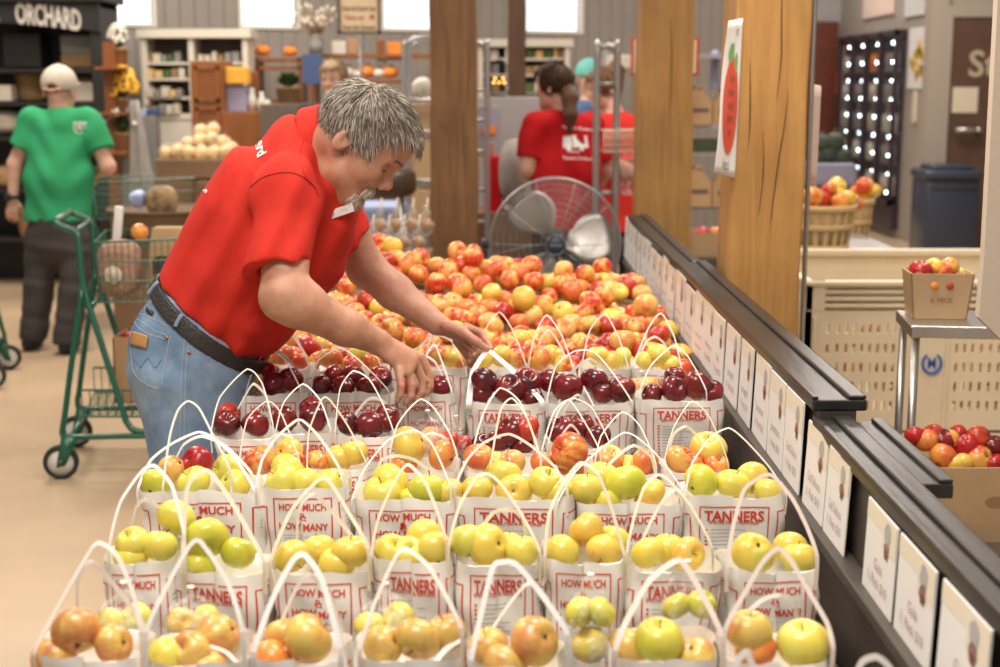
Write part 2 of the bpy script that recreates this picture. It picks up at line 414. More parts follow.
for i, (da, db) in enumerate(spans):
    ya, yb_ = d2y(da, .95), d2y(db, .95); yc = (ya+yb_)/2; w = yb_-ya
    ztop = (.91 if da < 1.9 else .905 if da < 2.3 else .925 if da < 2.7 else .95)-random.uniform(0,.006) ; hgt = .185
    lean = random.uniform(.05,.1); rz = random.uniform(-.02,.02)
    if i > 10: ztop -= random.choice((0,.0,.012))
    nm = ORD[i] if i < 12 else ['thirteenth','fourteenth','fifteenth','sixteenth','seventeenth','eighteenth','nineteenth','twentieth','twenty-first','twenty-second','twenty-third','twenty-fourth','twenty-fifth'][i-12]
    t = thing('price_card', 'white and cream price card on the black rail, %s from the near end' % nm, 'card', (.594,yc,.757), rz, 'price cards along the black rail')
    t.rotation_euler = (0, lean*.5, rz)
    h2 = ztop-.757
    bm = B_(); sq_box(bm, (-.0015,-w/2,0), (.0015,w/2,h2), .0006); 
    for f in bm.faces: f.material_index = 0
    obj('card', bm, 'card_white', t, False)
    fn = lambda x, y: Vector((-.0022, -x, y)); fn2 = lambda x, y: Vector((-.0030, -x, y))
    bm = B_(); bar2d(bm, -w/2+.001, h2*.80, w/2-.001, h2-.002, fn); bar2d(bm, w*.06, h2*.64, w/2-.001, h2*.80, fn); obj('cream_band', bm, 'card_cream', t, False)
    bm = B_()
    disc2d(bm, w*.22, h2*.82, w*.10, fn2, 1, 16, 1.1, .12)
    disc2d(bm, w*.22, h2*.66, w*.09, fn2, 0, 9, .9, .25); bar2d(bm, w*.17, h2*.56, w*.27, h2*.66, fn2, 0)
    if i < 12:
        text_on(bm, words[i], .026, fn2, 0, h2*.34, mi=2, maxw=w*.6); text_on(bm, '½ Peck $10', .024, fn2, 0, h2*.16, mi=2, maxw=w*.66)
    else: bar2d(bm, -w*.3, h2*.33, w*.3, h2*.35, fn2, 2); bar2d(bm, -w*.3, h2*.16, w*.3, h2*.18, fn2, 2)
    obj('print', bm, ['ink_brown','ink_grey','ink_soft'], t, False)
# timber posts
def wood_mat(name, c1, c2, sc=3.2):
    m, nt, b = new_mat(name); N = nt.nodes.new; L = nt.links.new
    tc = N('ShaderNodeTexCoord'); mp = N('ShaderNodeMapping'); mp.inputs['Scale'].default_value = (10,10,.55); L(tc.outputs['Object'], mp.inputs[0])
    n = N('ShaderNodeTexNoise'); n.inputs['Scale'].default_value = sc; n.inputs['Detail'].default_value = 8; n.inputs['Roughness'].default_value = .65; n.inputs['Distortion'].default_value = .6; L(mp.outputs[0], n.inputs[0])
    r = N('ShaderNodeValToRGB'); e = r.color_ramp.elements; e[0].position = .32; e[0].color = (*c2,1); e[1].position = .66; e[1].color = (*c1,1); L(n.outputs[0], r.inputs[0])
    n2 = N('ShaderNodeTexNoise'); n2.inputs['Scale'].default_value = 2.2; n2.inputs['Detail'].default_value = 4; L(tc.outputs['Object'], n2.inputs[0])
    r2 = N('ShaderNodeValToRGB'); e = r2.color_ramp.elements; e[0].position = .35; e[0].color = (.62,.62,.62,1); e[1].position = .6; e[1].color = (1,1,1,1); L(n2.outputs[0], r2.inputs[0])
    mx = N('ShaderNodeMixRGB'); mx.blend_type = 'MULTIPLY'; mx.inputs[0].default_value = .7; L(r.outputs[0], mx.inputs[1]); L(r2.outputs[0], mx.inputs[2]); L(mx.outputs[0], b.inputs['Base Color'])
    bp = N('ShaderNodeBump'); bp.inputs['Strength'].default_value = .25; bp.inputs['Distance'].default_value = .01; L(n.outputs[0], bp.inputs['Height']); L(bp.outputs[0], b.inputs['Normal'])
    b.inputs['Roughness'].default_value = .6
wood_mat('post_honey', (.56,.31,.095), (.43,.21,.06)); wood_mat('post_honey_far', (.48,.27,.085), (.36,.18,.05)); wood_mat('post_brown', (.30,.155,.06), (.17,.08,.03)); wood_mat('post_dark', (.12,.055,.025), (.07,.03,.014))
mat('crack', (.03,.018,.01), .9)
def post(px0, px1, d, m, label, cracks=(), rz=0., py=150, knots=()):
    a = W(px0, py, d); b = W(px1, py, d); w = b.x-a.x; c = Vector(((a.x+b.x)/2, a.y+w/2, 0))
    t = thing('timber_post', label, 'post', c, rz)
    bm = B_(); box(bm, (0,0,2), (w,w,4.0), None, .008)
    bmesh.ops.subdivide_edges(bm, edges=[e for e in bm.edges if abs(e.verts[0].co.z-e.verts[1].co.z) > 1], cuts=40)
    for v in bm.verts:
        k = .0035; v.co.x += k*math.sin(v.co.z*3.1+(v.co.y > 0)*2+px0)+k*.7*math.sin(v.co.z*11+px0*3); v.co.y += k*math.sin(v.co.z*4.3+(v.co.x > 0)*1.3)
    o = obj('beam', bm, m, t, False)
    for pts in cracks:
        P = [rel(W(x, y, d-.001), t) for x, y in pts]
        P = [Vector((p.x, -w/2-.001, p.z)) for p in P]; P = catmull(P, 5)
        P = [p+Vector((random.uniform(-.0006,.0006),0,0)) for p in P]
        bm = B_(); n = len(P); tube(bm, P, [.0004+.0013*math.sin(PI*i/(n-1)) for i in range(n)], 6); obj('crack', bm, 'crack', t)
    return t, w
p1, w1 = post(731, 806, 4.4, 'post_honey', 'nearest honey-brown squared timber post, with the apple poster, behind the black rail', [[(776,-40),(777,20),(778,60),(775,100)], [(786,90),(784,120),(779,160),(775,200),(772,240),(773,268)], [(762,130),(764,160),(763,190),(760,225),(759,262)], [(747,60),(749,110),(748,150)]])
post(639, 692, 6.95, 'post_honey_far', 'honey-brown timber post rising behind the far end of the black rail', [[(668,20),(670,60),(669,120)], [(655,130),(657,190),(656,225)]])
post(430, 477, 7.6, 'post_brown', 'weathered brown timber post standing between the older man and the fan', [[(446,20),(449,60),(447,90)], [(462,110),(465,170),(462,220)], [(438,120),(442,126),(448,130)], [(470,40),(468,110)]])
post(508, 526, 11.5, 'post_dark', 'slim dark brown timber post far behind the fan', py=60)
# apple poster on the near post
mat('poster_white', (.86,.85,.84), .5); mat('poster_red', (.68,.10,.05), .5); mat('poster_green', (.22,.42,.16), .5)
T = thing('apple_poster', 'white paper poster with a large red apple drawing, tacked to the near timber post', 'poster', W(729,100,4.4)+Vector((0,0,0)))
pa = rel(W(733.5,18,4.40), T); 
# poster wraps the left edge of the post and hangs out toward the aisle
YP = W(731,150,4.4).y-.006
TL, TR, BR, BL = WY(728,21,YP-.035), WY(743,18,YP-.012), WY(735,178,YP-.012), WY(714,172,YP-.04)
def pf(off):
    def fn(x, y):
        u = x; v = y; top = TL.lerp(TR, u); bot = BL.lerp(BR, u); p = bot.lerp(top, v)
        n = (TR-TL).cross(BL-TL).normalized(); n = n if n.y < 0 else -n
        return p + n*(off + .006*math.sin(v*7)*(1-u)) - Vector(T.location)
    return fn
bm = B_(); 
bar2d(bm, 0,0,1,1, pf(0), 0, .05); 
o = obj('paper', bm, 'poster_white', T); md = o.modifiers.new('s','SOLIDIFY'); md.thickness = .0006
bm = B_(); disc2d(bm, .5,.45,.40, pf(.004), 0, 30, .78); obj('apple_drawing', bm, 'poster_red', T, False)
bm = B_(); disc2d(bm, .38,.79,.16, pf(.0046), 0, 12, .4); disc2d(bm, .68,.72,.10, pf(.0046), 0, 12, .7); bar2d(bm, .50,.74,.54,.86, pf(.0044), 0); obj('leaf', bm, 'poster_green', T, False)
bm = B_()
for k, s in enumerate(('Buy an','Apple for','each peck','basket of','yours')): text_on(bm, s, .085, pf(.006), .52, .60-k*.085, sx=1.0, maxw=.55)
text_on(bm, 'Every', .09, pf(.006), .62, .90, maxw=.5); text_on(bm, 'Keep it', .11, pf(.006), .45, .035, maxw=.7)
obj('handwriting', bm, 'ink_dark', T, False)
# folded notice on the right side of the near post and the conduit
nt_ = thing('paper_notice', 'pale pink paper notice curling off the right side of the near timber post', 'notice', W(812,130,4.5))
bm = B_()
a, b, c, dd = W(811,84,4.45), W(821,86,4.62), W(816,188,4.66), W(808,183,4.45)
vs = []
for j in range(9):
    for i in range(5):
        p = a.lerp(dd, j/8).lerp(b.lerp(c, j/8), i/4); p = p+Vector((.006*math.sin(i/4*PI),0,0)); vs.append(bm.verts.new(rel(p, nt_)))
for j in range(8):
    for i in range(4): k = j*5+i; bm.faces.new((vs[k],vs[k+1],vs[k+6],vs[k+5]))
mat('paper_pink', (.80,.62,.54), .6); o = obj('sheet', bm, 'paper_pink', nt_); md = o.modifiers.new('s','SOLIDIFY'); md.thickness = .001
mat('conduit_grey', (.45,.45,.46), .35, metal=.7)
cx = W(807.5,150,4.4)
bm = B_(); tube(bm, [Vector((cx.x+.012, cx.y+.03, 0)), Vector((cx.x+.012, cx.y+.03, 4.0))], .008, 10); tag(obj('electrical_conduit', bm, 'conduit_grey'), 'thin grey electrical conduit running up the right side of the near post', 'pipe')
# ---------------------------------------------------------------- apples
def apple_mat(name, base, blush, amount=.5, speck=None, streak=.5, var=.12, rough=.28):
    """skin colour with a sun-blush on one cheek (belongs to the fruit), vertical streaks and lenticels"""
    m, nt, b = new_mat(name); N = nt.nodes.new; L = nt.links.new
    tc = N('ShaderNodeTexCoord'); oi = N('ShaderNodeObjectInfo')
    mp = N('ShaderNodeMapping'); mp.inputs['Scale'].default_value = (1,1,.22); L(tc.outputs['Object'], mp.inputs[0])
    cb = N('ShaderNodeCombineXYZ'); m1 = N('ShaderNodeMath'); m1.operation = 'MULTIPLY'; m1.inputs[1].default_value = 37.; L(oi.outputs['Random'], m1.inputs[0])
    L(m1.outputs[0], cb.inputs[0]); L(m1.outputs[0], cb.inputs[2]); va = N('ShaderNodeVectorMath'); va.operation = 'ADD'; L(mp.outputs[0], va.inputs[0]); L(cb.outputs[0], va.inputs[1])
    n = N('ShaderNodeTexNoise'); n.inputs['Scale'].default_value = 110; n.inputs['Detail'].default_value = 3; L(va.outputs[0], n.inputs[0])
    va2 = N('ShaderNodeVectorMath'); va2.operation = 'ADD'; L(tc.outputs['Object'], va2.inputs[0]); L(cb.outputs[0], va2.inputs[1])
    n2 = N('ShaderNodeTexNoise'); n2.inputs['Scale'].default_value = 17; n2.inputs['Detail'].default_value = 2; L(va2.outputs[0], n2.inputs[0])
    # factor = (low noise-.5)*3 + streak*(noise-.5)*2 + amount + random
    def mth(op, a, bb):
        q = N('ShaderNodeMath'); q.operation = op
        for i, x in enumerate((a, bb)):
            if isinstance(x, (int, float)): q.inputs[i].default_value = x
            else: L(x, q.inputs[i])
        return q.outputs[0]
    f = mth('MULTIPLY', mth('SUBTRACT', n2.outputs[0], .5), 3.6)
    f = mth('ADD', f, mth('MULTIPLY', mth('SUBTRACT', n.outputs[0], .5), 2.2*streak))
    f = mth('ADD', f, mth('ADD', amount, mth('MULTIPLY', mth('SUBTRACT', oi.outputs['Random'], .5), .5)))
    r = N('ShaderNodeValToRGB'); e = r.color_ramp.elements; e[0].position = .05; e[0].color = (*base,1); e[1].position = .95; e[1].color = (*blush,1); L(f, r.inputs[0])
    hs = N('ShaderNodeHueSaturation'); L(r.outputs[0], hs.inputs['Color'])
    L(mth('ADD', 1-var/2, mth('MULTIPLY', oi.outputs['Random'], var)), hs.inputs['Value']); L(mth('ADD', .492, mth('MULTIPLY', oi.outputs['Random'], .016)), hs.inputs['Hue'])
    out = hs.outputs[0]
    if speck:
        vo = N('ShaderNodeTexVoronoi'); vo.inputs['Scale'].default_value = 190; L(tc.outputs['Object'], vo.inputs[0])
        rr = N('ShaderNodeValToRGB'); e = rr.color_ramp.elements; e[0].position = .06; e[0].color = (.55,.55,.55,1); e[1].position = .16; e[1].color = (0,0,0,1); L(vo.outputs[0], rr.inputs[0])
        mx = N('ShaderNodeMixRGB'); L(rr.outputs[0], mx.inputs[0]); L(out, mx.inputs[1]); mx.inputs[2].default_value = (*speck,1); out = mx.outputs[0]
    L(out, b.inputs['Base Color']); b.inputs['Roughness'].default_value = rough; b.inputs['Specular IOR Level'].default_value = .5
    b.inputs['Coat Weight'].default_value = .12; b.inputs['Coat Roughness'].default_value = .2
    return m
apple_mat('skin_golden', (.79,.60,.09), (.64,.60,.11), .35, (.45,.38,.10), .25)
apple_mat('skin_green', (.56,.56,.05), (.70,.62,.08), .3, (.55,.55,.2), .2)
apple_mat('skin_yellow', (.80,.58,.10), (.80,.40,.07), .15, None, .4)
apple_mat('skin_dark', (.20,.012,.014), (.060,.006,.012), .35, (.42,.16,.10), .5, .5, .2)
apple_mat('skin_red', (.52,.035,.02), (.34,.012,.012), .35, (.60,.25,.1), .6, .3)
apple_mat('skin_gala', (.80,.46,.10), (.62,.055,.025), .52, None, .9, .15)
apple_mat('skin_honey', (.82,.56,.13), (.58,.03,.02), .58, None, .8, .2)
apple_mat('skin_peach', (.82,.52,.14), (.70,.20,.06), .45, None, .6, .15)
apple_mat('skin_fuji', (.68,.48,.11), (.60,.22,.08), .42, (.7,.5,.2), .7, .15)
apple_mat('skin_orange', (.80,.34,.07), (.66,.13,.04), .5, None, .5, .15)
mat('stem_brown', (.13,.075,.03), .8); mat('calyx', (.09,.06,.03), .9)
KINDS = {'g':('skin_golden','yellow'), 'n':('skin_green','green-yellow'), 'y':('skin_yellow','golden'), 'd':('skin_dark','dark maroon'), 'r':('skin_red','red'), 'l':('skin_gala','red-streaked'), 'h':('skin_honey','red and yellow'), 'p':('skin_peach','peach'), 'f':('skin_fuji','russet red-green'), 'o':('skin_orange','orange-red')}
def apple_mesh(shape, seg=28, rings=18):
    bm = B_(); prof = []
    tall, lobe, taper, flat = [(.90,.015,.05,0), (.86,.03,.08,0), (.98,.05,.14,0), (.82,.02,.03,0)][shape]
    vs = []
    for i in range(rings+1):
        t = PI*i/rings; row = []
        for k in range(seg):
            ph = 2*PI*k/seg; x = math.sin(t)*(1+taper*math.cos(t)); z = tall*math.cos(t)
            if math.cos(t) > 0: z -= .36*math.exp(-(x/.27)**2)
            else: z += .22*math.exp(-(x/.24)**2)
            l = 1+lobe*math.cos(5*ph+shape)*(.4+.6*(t/PI))+.02*math.cos(2*ph+1+shape)
            if math.cos(t) < -.3: z -= lobe*.6*math.cos(5*ph+shape)*math.exp(-((x-.45)/.25)**2)
            row.append((x*l*math.cos(ph), x*l*math.sin(ph), z))
            if i in (0, rings): break
        vs.append([bm.verts.new(p) for p in row])
    for i in range(rings):
        A, B2 = vs[i], vs[i+1]
        for k in range(seg):
            k2 = (k+1) % seg
            if len(A) == 1: bm.faces.new((A[0], B2[k], B2[k2]))
            elif len(B2) == 1: bm.faces.new((A[k], B2[0], A[k2]))
            else: bm.faces.new((A[k], B2[k], B2[k2], A[k2]))
    me = bpy.data.meshes.new('apple'); fin(bm).to_mesh(me); bm.free(); me.polygons.foreach_set('use_smooth', [True]*len(me.polygons)); return me
_am = {}
SK = .040
def apple_data(kind):
    sh = {'d':(1,2,2), 'r':(1,2), 'g':(0,1,0), 'n':(0,3), 'y':(0,1), 'f':(0,3), 'l':(0,1), 'h':(3,0), 'p':(0,1), 'o':(3,0)}[kind]; s = random.choice(sh)
    if (kind, s) not in _am:
        me = apple_mesh(s); me.materials.append(M[KINDS[kind][0]])
        me.transform(Matrix.Scale(SK, 4)); _am[(kind, s)] = me
    return _am[(kind, s)]
bm = B_(); tube(bm, [(0,0,.0205),(.0006,0,.027),(.002,.001,.033),(.004,.002,.038)], [.0012,.001,.001,.0015], 6); stem_me = bpy.data.meshes.new('stem'); fin(bm).to_mesh(stem_me); bm.free(); stem_me.materials.append(M['stem_brown'])
bm = B_()
for k in range(5): a = 2*PI*k/5; tube(bm, [(.001*math.cos(a),.001*math.sin(a),-.027),(.004*math.cos(a),.004*math.sin(a),-.0315),(.0035*math.cos(a+.4),.0035*math.sin(a+.4),-.035)], [.0012,.0014,.0004], 4)
calyx_me = bpy.data.meshes.new('calyx'); fin(bm).to_mesh(calyx_me); bm.free(); calyx_me.transform(Matrix.Translation((0,0,-.0275)) @ Matrix.Scale(.75,4) @ Matrix.Translation((0,0,.029))); calyx_me.materials.append(M['calyx'])
NAP = 0
def apple(p, R, kind, label, group=None, parts=True, tilt=None):
    global NAP; NAP += 1
    o = obj('apple', apple_data(kind), None, None, loc=p)
    s = R/SK; o.scale = (s, s, s*random.uniform(.94,1.04))
    th = random.choice((random.uniform(0,.5), random.uniform(.5,1.3), random.uniform(1.9,2.6))) if tilt is None else tilt
    o.rotation_euler = Euler((th, 0, 0)).to_matrix().to_4x4().to_euler(); o.rotation_euler = (Matrix.Rotation(random.uniform(0,6.28),3,'Z') @ Matrix.Rotation(th,3,'X') @ Matrix.Rotation(random.uniform(0,6.28),3,'Z')).to_euler()
    tag(o, label, 'apple', group)
    if parts:
        c = obj('stem', stem_me, None, o)
        obj('calyx', calyx_me, None, o)
    return o
# ---------------------------------------------------------------- paper bags
def paper_mat(name, col):
    m = mat(name, col, .75, var=.07, scale=14, bump=.22, bscale=22); return m
paper_mat('bag_paper', (.92,.895,.84)); mat('print_red', (.70,.07,.035), .6); mat('print_grey', (.30,.34,.33), .7); mat('strap_white', (.90,.88,.84), .6); mat('strap_cream', (.86,.77,.58), .6); mat('strap_pink', (.88,.77,.69), .6)
def make_bag(w, dp, h, txt, seed):
    rnd = random.Random(seed); n = 5.0; a, b = w/2, dp/2
    ns = 144; ths = [2*PI*k/ns for k in range(ns)]
    base = []
    K = 720; tab = [(0, 0)]; P0 = None; acc = 0; pts = []
    for k in range(K+1):
        th = -PI/2+2*PI*k/K; c, s = math.cos(th), math.sin(th); r = (abs(c/a)**n+abs(s/b)**n)**(-1/n); p = (r*c, r*s)
        if k: acc += math.hypot(p[0]-pts[-1][0], p[1]-pts[-1][1])
        pts.append(p); base.append(acc)
    Ltot = acc; base = np.array(base); px_ = np.array([p[0] for p in pts]); py_ = np.array([p[1] for p in pts])
    ph = [rnd.uniform(0,6.28) for _ in range(8)]
    def P(s, z, off=0.):
        s = s % Ltot; x = np.interp(s, base, px_); y = np.interp(s, base, py_); x2 = np.interp((s+.003) % Ltot, base, px_); y2 = np.interp((s+.003) % Ltot, base, py_)
        nx, ny = y2-y, -(x2-x); l = math.hypot(nx, ny)+1e-9; nx /= l; ny /= l; v = z/h; f = .90+.10*min(1, v*1.6)
        wob = .0022*math.sin(s*38+ph[0]+z*9)+.0018*math.sin(z*55+ph[1]+s*12)+.0030*math.sin(s*17+ph[2])*v+.0014*math.sin(s*90+ph[4]+z*70)+.004*(1-v)*v*4*math.sin(s*9+ph[3])
        # side gusset folds inward
        g = 0
        for sc in (Ltot*.25, Ltot*.75): g += .010*math.exp(-((s-sc)/.010)**2)*(1-.6*v)
        e = off+wob-g
        return Vector((x*f+nx*e, y*f+ny*e, z))
    rim = lambda s: .0035*math.sin(s*31+ph[5])+.003*math.sin(s*13+ph[6])+.001*math.sin(s*160+ph[7])
    t = bpy.data.objects.new('paper_bag', None); C.objects.link(t); t.empty_display_size = .03
    bm = B_(); nz = 16; rows = []; ss = [Ltot*k/ns for k in range(ns)]
    for j in range(nz+1):
        rows.append([bm.verts.new(P(s, (h+rim(s))*j/nz)) for s in ss])
    outer = rows; rows = []
    for zz, off in ((h, -.0000), (h-.004, -.0010), (h-.03, -.0016), (h-.06, -.003)):
        rows.append([bm.verts.new(P(s, zz+rim(s)*(zz == h), off)) for s in ss])
    for rr_ in (outer, rows):
        for A, B2 in zip(rr_[:-1], rr_[1:]):
            for k in range(ns): bm.faces.new((A[k], A[(k+1) % ns], B2[(k+1) % ns], B2[k]))
    bm.faces.new(outer[0][::-1]); bm.faces.new(rows[-1])
    obj('bag_body', bm, 'bag_paper', t)
    # front panel, centred on s=0
    fn = lambda x, y: P(x % Ltot, y, .0013)
    pw = w*.66; pt = h*.905; pb = h*.10; tk = .0022; bm = B_()
    frame2d(bm, -pw/2, pb, pw/2, pt, tk, fn, 0)
    if txt == 'T':
        text_on(bm, 'TANNERS', .029, fn, 0, pt-.029, bold=.03, maxw=pw*.86, mi=0)
        text_on(bm, 'SPECIALTIES & FEATURES', .0085, fn, 0, pt-.035, bold=.02, maxw=pw*.86, mi=0)
        z = pt-.048; k = 0
        while z > pb+.006:
            bar2d(bm, -pw*.42, z-.0012, -pw*.38, z+.0022, fn, 0); bar2d(bm, -pw*.33, z, -pw*.33+pw*rnd.uniform(.25,.68), z+.0011, fn, 1); z -= .0075
        # reverse-side frames seen past the corners
    else:
        f = 1.15 if w > .17 else .95
        text_on(bm, 'HOW MUCH', .0185*f, fn, 0, pt-.022, bold=.028, maxw=pw*.8, mi=0); text_on(bm, '&', .018*f, fn, 0, pt-.039, bold=.04, mi=0)
        text_on(bm, 'HOW MANY' + ('?' if seed % 2 else ''), .0185*f, fn, 0, pt-.058, bold=.028, maxw=pw*.84, mi=0)
        z = pt-.070; k = 0
        while z > pb+.006:
            if k % 4 == 0: bar2d(bm, -pw*.43, z-.001, -pw*.40, z+.0022, fn, 0)
            if k % 4 != 3: bar2d(bm, -pw*.34, z, -pw*.34+pw*rnd.uniform(.4,.72), z+.0011, fn, 1)
            z -= .0055; k += 1
    for sg in (-1, 1):
        x0 = pw/2+w*.075; x1 = x0+pw*.8
        zt2 = h*.86 if sg > 0 else h*.82
        xa, xb = (x0, x1) if sg > 0 else (-x1, -x0)
        frame2d(bm, xa, pb, xb, zt2, tk*1.15, fn, 0)
        for k in range(3): bar2d(bm, xa+.012, zt2-.028-k*.007, xa+.012+rnd.uniform(.02,.035), zt2-.0265-k*.007, fn, 1)
    obj('print', bm, ['print_red','print_grey'], t, False)
    return t
protos = {}
for size, (w, dp) in (('L', (.200,.125)), ('S', (.145,.112))):
    for tx in 'TH':
        for v in (0, 1): protos[(size, tx, v)] = (make_bag(w, dp, .2, tx, hash_ := (11*(size == 'L')+5*(tx == 'T')+v*3+1)), w, dp)
used_p = set()
def strap(parent, pts, wd, m, th):
    bm = B_(); tube(bm, catmull(pts, 6), 0, 4, flat=None) if False else None
    P = catmull(pts, 6); lin = [Vector(pts[i]).lerp(Vector(pts[i+1]), k/6) for i in range(len(pts)-1) for k in range(6)]+[Vector(pts[-1])]; P = [p.lerp(q, .35) for p, q in zip(P, lin)]; a = Vector((math.sin(th)*.8, math.cos(th), math.sin(th)*.3)); prev = a; rings = []
    for i, p in enumerate(P):
        t = (P[min(i+1, len(P)-1)]-P[max(i-1, 0)]).normalized(); prev = (prev-t*prev.dot(t)).normalized(); b = t.cross(prev)
        rings.append([bm.verts.new(p+b*(wd/2*x)+prev*(.0004*y)) for x, y in ((1,1),(-1,1),(-1,-1),(1,-1))])
    for A, B2 in zip(rings[:-1], rings[1:]):
        for k in range(4): bm.faces.new((A[k], A[(k+1)%4], B2[(k+1)%4], B2[k]))
    bm.faces.new(rings[0][::-1]); bm.faces.new(rings[-1])
    return obj('handle', fin(bm), m, parent, False)
